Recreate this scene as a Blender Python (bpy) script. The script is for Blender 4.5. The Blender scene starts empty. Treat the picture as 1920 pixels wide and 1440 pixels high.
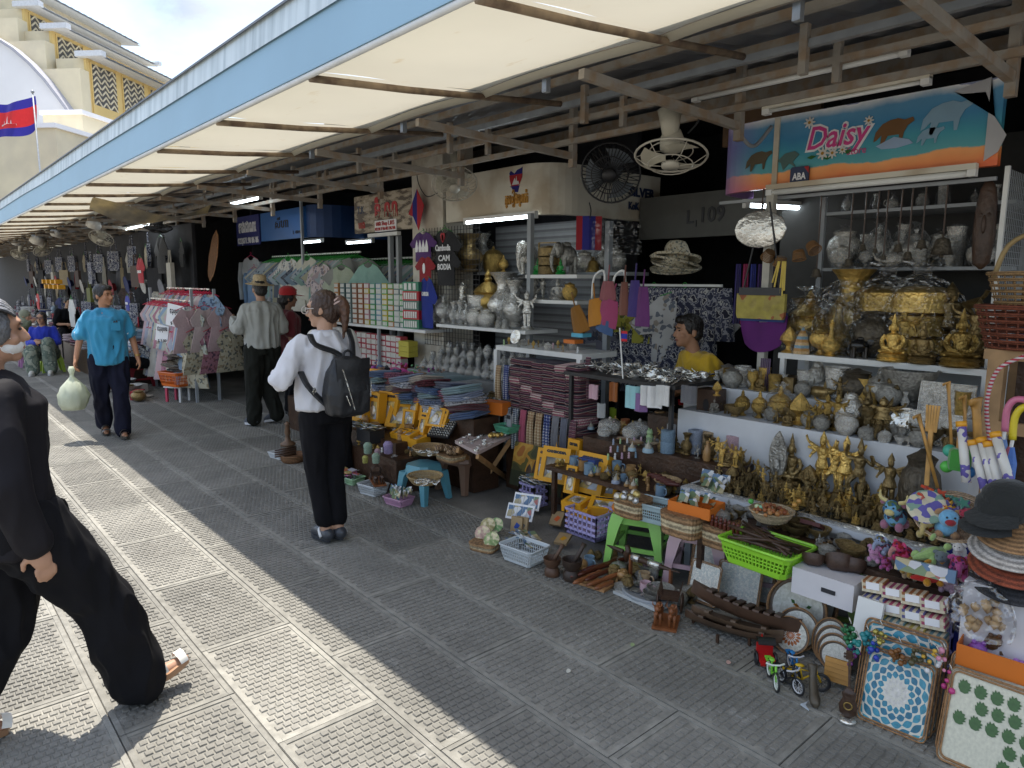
import bpy,bmesh,math,random
from mathutils import Vector,Matrix,Euler,noise
R_=math.radians
rnd=random.Random(7)
scene=bpy.context.scene
COL=scene.collection
# camera
CAM_H,FPX=1.68,1307.0
_yaw,_pit,_rol=R_(41.52),R_(8.33),R_(0.35)
FWD=Vector((math.sin(_yaw)*math.cos(_pit),math.cos(_yaw)*math.cos(_pit),-math.sin(_pit)))
_r0=Vector((math.cos(_yaw),-math.sin(_yaw),0));_u0=_r0.cross(FWD)
RGT=_r0*math.cos(_rol)+_u0*math.sin(_rol);UPV=_u0*math.cos(_rol)-_r0*math.sin(_rol)
CAMP=Vector((0,0,CAM_H))
cd=bpy.data.cameras.new('camera');cam=bpy.data.objects.new('camera',cd);COL.objects.link(cam)
cd.sensor_width=36;cd.lens=FPX/1920*36;cd.clip_start=0.05;cd.clip_end=2000
cam.matrix_world=Matrix(((RGT.x,UPV.x,-FWD.x,CAMP.x),(RGT.y,UPV.y,-FWD.y,CAMP.y),(RGT.z,UPV.z,-FWD.z,CAMP.z),(0,0,0,1)))
scene.camera=cam
# sky, sun, exposure
SUN_EL,SUN_AZ=R_(74),R_(1.5)
sdir=Vector((math.sin(SUN_AZ)*math.cos(SUN_EL),math.cos(SUN_AZ)*math.cos(SUN_EL),math.sin(SUN_EL)))
w=bpy.data.worlds.new('World');scene.world=w;w.use_nodes=True
nt=w.node_tree;nt.nodes.clear()
N=nt.nodes.new;L=nt.links.new
out=N('ShaderNodeOutputWorld');bg=N('ShaderNodeBackground');bg.inputs[1].default_value=0.15
sky=N('ShaderNodeTexSky');sky.sky_type='NISHITA';sky.sun_disc=False
sky.sun_elevation=SUN_EL;sky.sun_rotation=SUN_AZ;sky.air_density=1.2;sky.dust_density=1.6
tc=N('ShaderNodeTexCoord');mp=N('ShaderNodeMapping');mp.inputs['Scale'].default_value=(1,1,2.6)
nz=N('ShaderNodeTexNoise');nz.inputs['Scale'].default_value=3.0;nz.inputs['Detail'].default_value=9;nz.inputs['Roughness'].default_value=.58;nz.inputs['Distortion'].default_value=.35
rp=N('ShaderNodeValToRGB');rp.color_ramp.elements[0].position=.40;rp.color_ramp.elements[1].position=.60
nz2=N('ShaderNodeTexNoise');nz2.inputs['Scale'].default_value=3.2;nz2.inputs['Detail'].default_value=6
cr=N('ShaderNodeValToRGB');cr.color_ramp.elements[0].position=.35;cr.color_ramp.elements[1].position=.65
cr.color_ramp.elements[0].color=(1.9,2.25,3.0,1);cr.color_ramp.elements[1].color=(3.7,3.7,3.7,1)
mx=N('ShaderNodeMixRGB')
L(tc.outputs['Generated'],mp.inputs[0]);L(mp.outputs[0],nz.inputs[0]);L(mp.outputs[0],nz2.inputs[0])
L(nz.outputs[0],rp.inputs[0]);L(nz2.outputs[0],cr.inputs[0]);L(rp.outputs[0],mx.inputs[0]);L(sky.outputs[0],mx.inputs[1]);L(cr.outputs[0],mx.inputs[2])
L(mx.outputs[0],bg.inputs[0]);L(bg.outputs[0],out.inputs[0])
sl=bpy.data.lights.new('sun','SUN');sl.energy=3.4;sl.angle=R_(0.53);sl.color=(1,.94,.84)
so=bpy.data.objects.new('sun',sl);COL.objects.link(so);so.rotation_euler=(-sdir).to_track_quat('-Z','Y').to_euler();so.location=(0,0,20)
vs=scene.view_settings;vs.view_transform='Standard';vs.look='None';vs.gamma=1;vs.exposure=1.2;vs.use_curve_mapping=False
cy=scene.cycles;cy.use_denoising=True;cy.max_bounces=8;cy.diffuse_bounces=4;cy.glossy_bounces=3;cy.transparent_max_bounces=12;cy.transmission_bounces=4
cy.caustics_reflective=False;cy.caustics_refractive=False;cy.sample_clamp_indirect=4
# measuring helpers: photo point -> place in the world
def ray(px,py):
 return FWD+RGT*((px-960)/FPX)-UPV*((py-720)/FPX)
def at(px,py,z=0.0):
 d=ray(px,py);return CAMP+d*((z-CAM_H)/d.z)
def atx(px,py,x):
 d=ray(px,py);return CAMP+d*(x/d.x)
def aty(px,py,y):
 d=ray(px,py);return CAMP+d*(y/d.y)
def depth(p):return(Vector(p)-CAMP).dot(FWD)
def size(px,p):return px*depth(p)/FPX
# mesh builder
class MB:
 def __init__(s):s.v=[];s.f=[];s.m=[];s.cm=0;s.T=None
 def mat(s,i):s.cm=i;return s
 def add(s,vs,fs):
  b=len(s.v)
  s.v+=[tuple(s.T@Vector(v))for v in vs]if s.T else[tuple(v)for v in vs]
  s.f+=[tuple(b+i for i in f)for f in fs];s.m+=[s.cm]*len(fs);return s
 def box(s,c,d,rot=None,taper=1.0):
  x,y,z=d[0]/2,d[1]/2,d[2]/2
  P=[Vector((sx*x*(taper if sz>0 else 1),sy*y*(taper if sz>0 else 1),sz*z))for sz in(-1,1)for sy in(-1,1)for sx in(-1,1)]
  if rot is not None:
   Mx=Euler(rot).to_matrix()if not isinstance(rot,Matrix)else rot
   P=[Mx@p for p in P]
  c=Vector(c)
  return s.add([c+p for p in P],[(0,2,3,1),(4,5,7,6),(0,1,5,4),(2,6,7,3),(0,4,6,2),(1,3,7,5)])
 def span(s,a,b):
  return s.box([(a[i]+b[i])/2 for i in range(3)],[abs(b[i]-a[i])for i in range(3)])
 def rings(s,R,cap=True,close=True):
  n=len(R[0]);vs=[p for r in R for p in r];fs=[]
  for i in range(len(R)-1):
   for j in range(n if close else n-1):
    k=(j+1)%n;fs.append((i*n+j,i*n+k,(i+1)*n+k,(i+1)*n+j))
  if cap:fs.append(tuple(range(n-1,-1,-1)));fs.append(tuple((len(R)-1)*n+j for j in range(n)))
  return s.add(vs,fs)
 def tube(s,P,r,n=8,cap=True,flat=1.0,up=None):
  P=[Vector(p)for p in P];m=len(P);rr=r if isinstance(r,(list,tuple))else[r]*m;R=[];pu=None
  for i in range(m):
   t=(P[min(i+1,m-1)]-P[max(i-1,0)]);t=t.normalized()if t.length>1e-9 else Vector((0,0,1))
   if pu is None:
    a=Vector(up)if up is not None else(Vector((0,0,1))if abs(t.z)<.9 else Vector((1,0,0)))
    u=(a-t*a.dot(t)).normalized()
   else:
    u=pu-t*pu.dot(t);u=u.normalized()if u.length>1e-6 else t.orthogonal().normalized()
   pu=u;w_=t.cross(u)
   R.append([P[i]+u*(rr[i]*flat*math.sin(2*math.pi*j/n))+w_*(rr[i]*math.cos(2*math.pi*j/n))for j in range(n)])
  return s.rings(R,cap)
 def bar(s,a,b,wd,h=None):
  a=Vector(a);b=Vector(b);h=h or wd;t=(b-a).normalized();u=Vector((0,0,1))if abs(t.z)<.95 else Vector((1,0,0))
  x=t.cross(u).normalized();y=x.cross(t)
  R=[[p+x*(sx*wd/2)+y*(sy*h/2)for sx,sy in((-1,-1),(1,-1),(1,1),(-1,1))]for p in(a,b)]
  return s.rings(R)
 def lathe(s,prof,n=16,c=(0,0,0),sx=1,sy=1,cap=True,lobes=None):
  c=Vector(c);R=[]
  for r,z in prof:
   R.append([c+Vector((sx*r*math.cos(a)*(1+(lobes[1]*math.cos(lobes[0]*a)if lobes else 0)),sy*r*math.sin(a)*(1+(lobes[1]*math.cos(lobes[0]*a)if lobes else 0)),z))for a in[2*math.pi*j/n for j in range(n)]])
  return s.rings(R,cap)
 def ball(s,c,r,n=10,m=6,rot=None):
  r=(r,r,r)if not isinstance(r,(list,tuple))else r;c=Vector(c);Mx=Euler(rot).to_matrix()if rot else None
  vs=[];fs=[]
  for i in range(m+1):
   t=math.pi*i/m
   for j in range(n):
    a=2*math.pi*j/n;p=Vector((r[0]*math.sin(t)*math.cos(a),r[1]*math.sin(t)*math.sin(a),-r[2]*math.cos(t)))
    vs.append(c+(Mx@p if Mx else p))
  for i in range(m):
   for j in range(n):
    k=(j+1)%n
    if i==0:fs.append((0,(i+1)*n+k,(i+1)*n+j))if j<n else 0
    elif i==m-1:fs.append((i*n+j,i*n+k,(i+1)*n))
    else:fs.append((i*n+j,i*n+k,(i+1)*n+k,(i+1)*n+j))
  return s.add(vs,fs)
 def prism(s,pts,h,axis='y',off=0.0):
  def P(a,b,d):return{'y':(a,d,b),'z':(a,b,d),'x':(d,a,b)}[axis]
  n=len(pts);vs=[P(a,b,off)for a,b in pts]+[P(a,b,off+h)for a,b in pts]
  fs=[tuple(range(n)),tuple(range(2*n-1,n-1,-1))]+[(j,j+n,(j+1)%n+n,(j+1)%n)for j in range(n)]
  return s.add(vs,fs)
 def grid(s,nx,ny,fn,close=False):
  vs=[fn(i/nx,j/ny)for j in range(ny+1)for i in range(nx+1)];a=nx+1
  return s.add(vs,[(j*a+i,j*a+i+1,(j+1)*a+i+1,(j+1)*a+i)for j in range(ny)for i in range(nx)])
 def torus(s,c,R,r,n=16,m=6,rot=None,sx=1,sy=1):
  c=Vector(c);Mx=Euler(rot).to_matrix()if rot else None;vs=[]
  for i in range(n):
   a=2*math.pi*i/n
   for j in range(m):
    b=2*math.pi*j/m;p=Vector((sx*(R+r*math.cos(b))*math.cos(a),sy*(R+r*math.cos(b))*math.sin(a),r*math.sin(b)))
    vs.append(c+(Mx@p if Mx else p))
  return s.add(vs,[(i*m+j,((i+1)%n)*m+j,((i+1)%n)*m+(j+1)%m,i*m+(j+1)%m)for i in range(n)for j in range(m)])
 def mesh(s,name,mats,smooth=False,weld=False):
  me=bpy.data.meshes.new(name);me.from_pydata(s.v,[],s.f);me.update()
  for m_ in(mats if isinstance(mats,(list,tuple))else[mats]):me.materials.append(m_)
  me.polygons.foreach_set('material_index',s.m)
  bm=bmesh.new();bm.from_mesh(me)
  if weld:bmesh.ops.remove_doubles(bm,verts=bm.verts,dist=1e-5)
  bmesh.ops.recalc_face_normals(bm,faces=bm.faces);bm.to_mesh(me);bm.free()
  if smooth:me.shade_smooth();
  if smooth and smooth is not True:me.set_sharp_from_angle(angle=R_(smooth))
  return me
 def build(s,name,mats,parent=None,smooth=False,loc=None,rz=0,**k):
  o=bpy.data.objects.new(name,s.mesh(name,mats,smooth));COL.objects.link(o)
  if parent:o.parent=parent
  if loc is not None:o.location=loc
  if rz:o.rotation_euler=(0,0,rz)
  if k:tag(o,**k)
  return o
def tag(o,label=None,cat=None,group=None,kind=None,color=None):
 if label:o['label']=label
 if cat:o['category']=cat
 if group:o['group']=group
 if kind:o['kind']=kind
 if color:o.color=(*color[:3],1)
 return o
def empty(name,loc=(0,0,0),rz=0,label=None,cat=None,group=None,rot=None):
 o=bpy.data.objects.new(name,None);COL.objects.link(o);o.empty_display_size=.05
 o.location=loc;o.rotation_euler=rot if rot else(0,0,rz);tag(o,label,cat,group);return o
def smooth_path(P,k=4):
 P=[Vector(p)for p in P];out_=[]
 for i in range(len(P)-1):
  a,b,c,d=P[max(i-1,0)],P[i],P[i+1],P[min(i+2,len(P)-1)]
  for j in range(k):
   t=j/k;out_.append(.5*((2*b)+(c-a)*t+(2*a-5*b+4*c-d)*t*t+(3*b-a-3*c+d)*t**3))
 return out_+[P[-1]]
 # prototypes: build once, copy as often as the photo shows it
PROTO={}
class Part:
 def __init__(s,name,mesh,subs=(),color=None):s.name=name;s.mesh=mesh;s.subs=list(subs);s.color=color
def define(key,fn):PROTO[key]=fn
def get(key):
 p=PROTO[key]
 if callable(p):p=PROTO[key]=p()
 return p
USED={}
def put(key,name,label,cat,loc,rz=0,s=1.0,group=None,color=None,rot=None,colors=None):
 """place a copy of a prototype: one mesh if it has one part, else an Empty with its parts"""
 parts=get(key);rot=rot or(0,0,rz);sc=s if isinstance(s,(tuple,list))else(s,s,s)
 def mk(nm,me,par,colr):
  o=bpy.data.objects.new(nm,me);COL.objects.link(o)
  if colr:o.color=(*colr[:3],1)
  if par:o.parent=par
  return o
 if len(parts)==1 and not parts[0].subs:
  o=mk(name,parts[0].mesh,None,color or parts[0].color);root=o
 else:
  root=empty(name)
  if color:root.color=(*color[:3],1)
  for p in parts:
   c_=(colors or{}).get(p.name)or p.color or color
   po=mk(p.name,p.mesh,root,c_)
   for q in p.subs:mk(q.name,q.mesh,po,(colors or{}).get(q.name)or q.color or color)
 root.location=loc;root.rotation_euler=rot;root.scale=sc
 return tag(root,label,cat,group)
ORD='first second third fourth fifth sixth seventh eighth ninth tenth eleventh twelfth thirteenth fourteenth fifteenth sixteenth seventeenth eighteenth nineteenth twentieth'.split()
def nth(i):return ORD[i]if i<len(ORD)else str(i+1)+'th'
# materials
MATS={}
def mat(name,col=None,rough=.6,metal=0.0,var=.18,vscale=8.0,bump=0.0,bscale=40.0,spec=.5,col2=None,mixs=None,alpha=None,emit=None,trans=0.0,coat=0.0,sheen=0.0,detail=4,coords='Object',fn=None):
 """colour (or the object's own colour when col is None) broken up by noise, with fine relief"""
 if name in MATS:return MATS[name]
 m=bpy.data.materials.new(name);m.use_nodes=True;t=m.node_tree;b=t.nodes['Principled BSDF'];o_=t.nodes['Material Output']
 b.inputs['Roughness'].default_value=rough;b.inputs['Metallic'].default_value=metal;b.inputs['Specular IOR Level'].default_value=spec
 b.inputs['Coat Weight'].default_value=coat;b.inputs['Sheen Weight'].default_value=sheen
 new=t.nodes.new;lk=t.links.new
 tcn=new('ShaderNodeTexCoord');src=tcn.outputs[coords]
 if col is None:base=new('ShaderNodeObjectInfo').outputs['Color']
 else:
  rgb=new('ShaderNodeRGB');rgb.outputs[0].default_value=(*col,1);base=rgb.outputs[0]
 if fn:base=fn(t,src,base)
 if col2 is not None:
  n1=new('ShaderNodeTexNoise');n1.inputs['Scale'].default_value=mixs or 3;n1.inputs['Detail'].default_value=6;lk(src,n1.inputs[0])
  rr=new('ShaderNodeValToRGB');rr.color_ramp.elements[0].position=.45;rr.color_ramp.elements[1].position=.6;lk(n1.outputs[0],rr.inputs[0])
  mm=new('ShaderNodeMixRGB');lk(rr.outputs[0],mm.inputs[0]);lk(base,mm.inputs[1]);mm.inputs[2].default_value=(*col2,1);base=mm.outputs[0]
 if var:
  n2=new('ShaderNodeTexNoise');n2.inputs['Scale'].default_value=vscale;n2.inputs['Detail'].default_value=detail;lk(src,n2.inputs[0])
  mr=new('ShaderNodeMapRange');mr.inputs[1].default_value=.25;mr.inputs[2].default_value=.75;mr.inputs[3].default_value=1-var;mr.inputs[4].default_value=1+var;lk(n2.outputs[0],mr.inputs[0])
  hv=new('ShaderNodeMixRGB');hv.blend_type='MULTIPLY';hv.inputs[0].default_value=1;lk(base,hv.inputs[1]);lk(mr.outputs[0],hv.inputs[2]);base=hv.outputs[0]
 lk(base,b.inputs['Base Color'])
 if bump:
  n3=new('ShaderNodeTexNoise');n3.inputs['Scale'].default_value=bscale;n3.inputs['Detail'].default_value=3;lk(src,n3.inputs[0])
  bp=new('ShaderNodeBump');bp.inputs['Strength'].default_value=bump;bp.inputs['Distance'].default_value=.02;lk(n3.outputs[0],bp.inputs['Height']);lk(bp.outputs[0],b.inputs['Normal'])
 if emit:b.inputs['Emission Color'].default_value=(*emit[0],1);b.inputs['Emission Strength'].default_value=emit[1]
 if trans:
  tr=new('ShaderNodeBsdfTranslucent');ms=new('ShaderNodeMixShader');ms.inputs[0].default_value=trans
  lk(base,tr.inputs[0]);lk(b.outputs[0],ms.inputs[1]);lk(tr.outputs[0],ms.inputs[2]);lk(ms.outputs[0],o_.inputs[0])
 if alpha is not None:b.inputs['Alpha'].default_value=alpha
 MATS[name]=m;return m
def clear_film(name,tint=(.95,.96,.97),gl=.16,rough=.12):
 if name in MATS:return MATS[name]
 m=bpy.data.materials.new(name);m.use_nodes=True;t=m.node_tree;t.nodes.clear();new=t.nodes.new
 o_=new('ShaderNodeOutputMaterial');a=new('ShaderNodeBsdfTransparent');a.inputs[0].default_value=(*tint,1)
 g=new('ShaderNodeBsdfGlossy');g.inputs['Roughness'].default_value=rough;ms=new('ShaderNodeMixShader');lw=new('ShaderNodeLayerWeight');lw.inputs[0].default_value=.35
 mr=new('ShaderNodeMapRange');mr.inputs[3].default_value=gl*.5;mr.inputs[4].default_value=min(1,gl*3);t.links.new(lw.outputs['Facing'],mr.inputs[0])
 n=new('ShaderNodeTexNoise');n.inputs['Scale'].default_value=9;n.inputs['Detail'].default_value=2;bp=new('ShaderNodeBump');bp.inputs['Strength'].default_value=1;bp.inputs['Distance'].default_value=.2
 tcn=new('ShaderNodeTexCoord');t.links.new(tcn.outputs['Object'],n.inputs[0]);t.links.new(n.outputs[0],bp.inputs['Height']);t.links.new(bp.outputs[0],g.inputs['Normal'])
 t.links.new(mr.outputs[0],ms.inputs[0]);t.links.new(a.outputs[0],ms.inputs[1]);t.links.new(g.outputs[0],ms.inputs[2]);t.links.new(ms.outputs[0],o_.inputs[0])
 MATS[name]=m;return m
def stripes(colors,axis=2,scale=40,wob=0.0):
 """pattern function: hard bands of colours across one axis"""
 def fn(t,src,base):
  new=t.nodes.new;lk=t.links.new
  sp=new('ShaderNodeSeparateXYZ');lk(src,sp.inputs[0]);v=sp.outputs[axis]
  mu=new('ShaderNodeMath');mu.operation='MULTIPLY';mu.inputs[1].default_value=scale;lk(v,mu.inputs[0])
  fr=new('ShaderNodeMath');fr.operation='FRACT';lk(mu.outputs[0],fr.inputs[0])
  cr=new('ShaderNodeValToRGB');cr.color_ramp.interpolation='CONSTANT';e=cr.color_ramp.elements
  while len(e)<len(colors):e.new(.5)
  for i,c in enumerate(colors):e[i].position=i/len(colors);e[i].color=(*c,1)
  lk(fr.outputs[0],cr.inputs[0]);return cr.outputs[0]
 return fn
def checks(ca,cb,cc,scale=60,ax=(0,2)):
 def fn(t,src,base):
  new=t.nodes.new;lk=t.links.new
  sp=new('ShaderNodeSeparateXYZ');lk(src,sp.inputs[0]);outs=[]
  for a in ax:
   mu=new('ShaderNodeMath');mu.operation='MULTIPLY';mu.inputs[1].default_value=scale;lk(sp.outputs[a],mu.inputs[0])
   fr=new('ShaderNodeMath');fr.operation='FRACT';lk(mu.outputs[0],fr.inputs[0])
   gt=new('ShaderNodeMath');gt.operation='GREATER_THAN';gt.inputs[1].default_value=.5;lk(fr.outputs[0],gt.inputs[0]);outs.append(gt.outputs[0])
  ad=new('ShaderNodeMath');ad.operation='ADD';lk(outs[0],ad.inputs[0]);lk(outs[1],ad.inputs[1])
  hf=new('ShaderNodeMath');hf.operation='MULTIPLY';hf.inputs[1].default_value=.45;lk(ad.outputs[0],hf.inputs[0])
  cr=new('ShaderNodeValToRGB');cr.color_ramp.interpolation='CONSTANT';e=cr.color_ramp.elements;e.new(.9)
  for i,c in enumerate((ca,cb,cc)):e[i].position=(0,.3,.7)[i];e[i].color=(*c,1)
  lk(hf.outputs[0],cr.inputs[0]);return cr.outputs[0]
 return fn
def blotch(colors,scale=12,kind='voronoi'):
 """printed fabric: patches of flat colours"""
 def fn(t,src,base):
  new=t.nodes.new;lk=t.links.new
  if kind=='voronoi':
   v=new('ShaderNodeTexVoronoi');v.inputs['Scale'].default_value=scale;lk(src,v.inputs[0])
   s_=new('ShaderNodeSeparateColor');lk(v.outputs['Color'],s_.inputs[0]);o1=s_.outputs[0]
  else:
   v=new('ShaderNodeTexNoise');v.inputs['Scale'].default_value=scale;v.inputs['Detail'].default_value=2;lk(src,v.inputs[0]);o1=v.outputs[0]
  cr=new('ShaderNodeValToRGB');cr.color_ramp.interpolation='CONSTANT';e=cr.color_ramp.elements
  while len(e)<len(colors):e.new(.5)
  lo,hi=(0,1)if kind=='voronoi' else(.36,.66)
  for i,c in enumerate(colors):
   e[i].position=lo+(hi-lo)*i/len(colors)if i else 0
   e[i].color=(*c,1)if c else(1,1,1,1)
  lk(o1,cr.inputs[0])
  if any(c is None for c in colors):
   k=new('ShaderNodeMixRGB');k.blend_type='MULTIPLY';k.inputs[0].default_value=1;lk(cr.outputs[0],k.inputs[1]);lk(base,k.inputs[2]);return k.outputs[0]
  return cr.outputs[0]
 return fn
def text_mesh(s_,size_=1.0,ext=0.004,bold=0.0,shear=0.0):
 c=bpy.data.curves.new('lettering','FONT');c.body=s_;c.size=size_;c.extrude=ext;c.offset=bold;c.shear=shear;c.align_x='CENTER';c.align_y='CENTER';c.resolution_u=2
 o=bpy.data.objects.new('lettering',c);COL.objects.link(o)
 me=bpy.data.meshes.new_from_object(o.evaluated_get(bpy.context.evaluated_depsgraph_get()));bpy.data.objects.remove(o);bpy.data.curves.remove(c);return me
FACE=Matrix(((0,0,-1),(-1,0,0),(0,1,0)))
def letters(s_,loc,size_,m_,parent=None,bold=0.0,R=FACE,name='lettering',ext=.003,shear=0.0,width=None):
 me=text_mesh(s_,size_,ext,bold*size_,shear);me.materials.clear();me.materials.append(m_)
 o=bpy.data.objects.new(name,me);COL.objects.link(o);X=R.to_4x4();sc=1.0
 if width:
  xs=[v.co.x for v in me.vertices];ww=max(xs)-min(xs)if xs else 1;sc=width/ww
 o.matrix_world=Matrix.Translation(loc)@X@Matrix.Diagonal((sc,1,1,1))
 if parent:
  o.parent=parent;o.matrix_parent_inverse=parent.matrix_basis.inverted()
 return o
 # the setting: ground and pavers
m_ground=mat('ground_concrete',(.20,.19,.17),rough=.9,var=.3,vscale=3,bump=.3,bscale=60)
def paver_fn(t,src,base):
 new=t.nodes.new;lk=t.links.new
 oi=new('ShaderNodeObjectInfo');mr=new('ShaderNodeMapRange');mr.inputs[3].default_value=.8;mr.inputs[4].default_value=1.12;lk(oi.outputs['Random'],mr.inputs[0])
 a=new('ShaderNodeMixRGB');a.blend_type='MULTIPLY';a.inputs[0].default_value=1;lk(base,a.inputs[1]);lk(mr.outputs[0],a.inputs[2])
 g=new('ShaderNodeNewGeometry');n=new('ShaderNodeTexNoise');n.inputs['Scale'].default_value=1.6;n.inputs['Detail'].default_value=7;n.inputs['Roughness'].default_value=.65;lk(g.outputs['Position'],n.inputs[0])
 r=new('ShaderNodeMapRange');r.inputs[1].default_value=.3;r.inputs[2].default_value=.7;r.inputs[3].default_value=.72;r.inputs[4].default_value=1.18;lk(n.outputs[0],r.inputs[0])
 b=new('ShaderNodeMixRGB');b.blend_type='MULTIPLY';b.inputs[0].default_value=1;lk(a.outputs[0],b.inputs[1]);lk(r.outputs[0],b.inputs[2])
 n4=new('ShaderNodeTexNoise');n4.inputs['Scale'].default_value=5;n4.inputs['Detail'].default_value=10;n4.inputs['Roughness'].default_value=.75;lk(g.outputs['Position'],n4.inputs[0])
 k=new('ShaderNodeValToRGB');k.color_ramp.elements[0].position=.58;k.color_ramp.elements[1].position=.72;lk(n4.outputs[0],k.inputs[0])
 c=new('ShaderNodeMixRGB');lk(k.outputs[0],c.inputs[0]);lk(b.outputs[0],c.inputs[1]);c.inputs[2].default_value=(.33,.32,.29,1);return c.outputs[0]
m_paver=mat('paver_concrete',(.225,.215,.19),rough=.86,var=.14,vscale=30,bump=.25,bscale=180,fn=paver_fn)
m_rim=mat('paver_rim',(.265,.255,.225),rough=.88,var=.25,vscale=18,bump=.25,bscale=120,fn=paver_fn)
MB().box((20,40,-.032),(160,240,.04)).build('ground',m_ground,kind='structure')
pv=empty('pavement');tag(pv,kind='structure')
def paver_mesh(seed):
 r=random.Random(seed);b=MB();W_,L_=.4235,.841
 b.mat(1).box((0,0,-.02),(W_,L_,.032))
 for sx in(-1,1):b.box((sx*(W_/2-.011),0,-.0025),(.020,L_-.003,.007))
 for sy in(-1,1):b.box((0,sy*(L_/2-.011),-.0027),(W_-.044,.020,.007))
 b.mat(0);nx,ny=11,21
 for j in range(ny):
  for i in range(nx):
   x=-.178+.356*(i+(.25 if j%2 else-.25)+.5)/nx;y=-.385+.77*(j+.5)/ny;h=.0062+r.uniform(-.0016,.0006)
   b.add([(x+sx*.0118*k,y+sy*.0125*k,z)for z,k in((-.0045,1.14),(-.0045+h,.96))for sx,sy in((-1,-1),(1,-1),(1,1),(-1,1))],[(4,5,6,7),(0,1,5,4),(1,2,6,5),(2,3,7,6),(3,0,4,7)])
 return b.mesh('paver',[m_paver,m_rim])
pms=[paver_mesh(i)for i in range(3)];cnt=0
for i in range(-3,8):
 x=.06+.4275*i+.21;yo=2.315 if i%2==0 else 2.74-.845
 for j in range(-3,26):
  y=yo+.845*j+.42
  if y<.2 or y>23 or cnt>=300 or(x>3.0 and y<7)or(x<.1 and y<1.6):continue
  o=bpy.data.objects.new('paver',pms[rnd.randrange(3)]);COL.objects.link(o);o.parent=pv;o.location=(x,y,rnd.uniform(-.0025,.0015));o.rotation_euler=(rnd.uniform(-.002,.002),rnd.uniform(-.003,.003),rnd.choice((0,math.pi)));cnt+=1
m_leaf=mat('litter',None,rough=.7,var=.2)
for(px,py,c,lb)in((1186,1209,(.32,.42,.2),'small pale green scrap on the grey pavers near the wooden oxen'),(1366,1242,(.55,.35,.3),'tiny pink paper scrap on the pavers before the red toy trike'),(1066,1258,(.6,.58,.5),'tiny white paper scrap on the shaded pavers')):
 b=MB();b.prism([(.016*math.cos(a)*(1+.3*math.sin(3*a)),.01*math.sin(a))for a in[k*math.pi/4 for k in range(8)]],.002,'z')
 b.build('paper_scrap',m_leaf,loc=at(px,py,.004),rz=.6,label=lb,cat='scrap',color=c)
 # sun canopy: blue fascia, cream tarpaulin bays, poles
m_blue=mat('fascia_blue',(.26,.42,.54),rough=.55,var=.06,vscale=1.2,bump=.06,bscale=8)
def streak_fn(t,src,base):
 new=t.nodes.new;lk=t.links.new;mp_=new('ShaderNodeMapping');mp_.inputs['Scale'].default_value=(1,9,.7);lk(src,mp_.inputs[0])
 n=new('ShaderNodeTexNoise');n.inputs['Scale'].default_value=1.5;n.inputs['Detail'].default_value=6;lk(mp_.outputs[0],n.inputs[0])
 k=new('ShaderNodeValToRGB');k.color_ramp.elements[0].position=.42;k.color_ramp.elements[1].position=.7;lk(n.outputs[0],k.inputs[0])
 c=new('ShaderNodeMixRGB');lk(k.outputs[0],c.inputs[0]);lk(base,c.inputs[1]);c.inputs[2].default_value=(.36,.44,.48,1);return c.outputs[0]
m_pale=mat('fascia_pale',(.60,.68,.72),rough=.6,var=.1,vscale=2,fn=streak_fn)
m_edge=mat('fascia_edge',(.16,.18,.21),rough=.7,var=.2)
def tarp_fn(t,src,base):
 new=t.nodes.new;lk=t.links.new;mp_=new('ShaderNodeMapping');mp_.inputs['Scale'].default_value=(3,1.0,3);lk(src,mp_.inputs[0])
 n=new('ShaderNodeTexNoise');n.inputs['Scale'].default_value=5;n.inputs['Detail'].default_value=8;lk(mp_.outputs[0],n.inputs[0])
 k=new('ShaderNodeValToRGB');k.color_ramp.elements[0].position=.66;k.color_ramp.elements[1].position=.76;lk(n.outputs[0],k.inputs[0])
 c=new('ShaderNodeMixRGB');lk(k.outputs[0],c.inputs[0]);lk(base,c.inputs[1]);c.inputs[2].default_value=(.55,.47,.33,1);return c.outputs[0]
m_tarp=mat('cream_tarpaulin',(.62,.58,.47),rough=.7,var=.05,vscale=1.5,trans=.30,fn=tarp_fn)
m_rust=mat('rusty_pipe',(.27,.20,.13),rough=.65,var=.35,vscale=14,col2=(.14,.09,.06),mixs=9)
m_wpipe=mat('white_pipe',(.72,.72,.70),rough=.45,var=.1)
XE,ZE,XI,ZI=1.55,2.605,2.52,2.69
can=empty('sun_canopy',label='cream tarpaulin canopy with pale blue fascia over the walkway',cat='canopy')
RY=[1.9+1.22*k for k in range(-3,30)]
b=MB();y0,y1=RY[0]-.6,RY[-1]+4
def lip(u):return.003*math.sin(u*61)+.003*math.sin(u*37+1)
b.grid(160,1,lambda u,v:(XE-.045+.02*v,y0+(y1-y0)*u,ZE+.02+v*(.232+lip(u))));b.grid(160,1,lambda u,v:(XE+.005,y0+(y1-y0)*u,ZE+.02+v*.232));b.span((XE-.045,y0,ZE+.012),(XE+.005,y1,ZE+.02))
b.build('fascia_board',m_blue,can)
b=MB();b.grid(160,1,lambda u,v:(XE-.038+.012*v,y0+(y1-y0)*u,ZE+.238+lip(u)*(1-v)+v*.137));b.grid(2,1,lambda u,v:(XE+.006,y0+(y1-y0)*u,ZE+.24+v*.135));b.build('upper_band',m_pale,can)
b=MB()
b.grid(160,1,lambda u,v:(XE-.045+.06*v,y0+(y1-y0)*u,ZE+.375));b.grid(160,1,lambda u,v:(XE-.045,y0+(y1-y0)*u,ZE+.375-.012*v))
b.build('top_edge',m_edge,can)
MB().tube([(XE-.03,y0,ZE),(XE-.03,y1,ZE)],.014,8).build('edge_pipe',m_wpipe,can,smooth=True)
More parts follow.
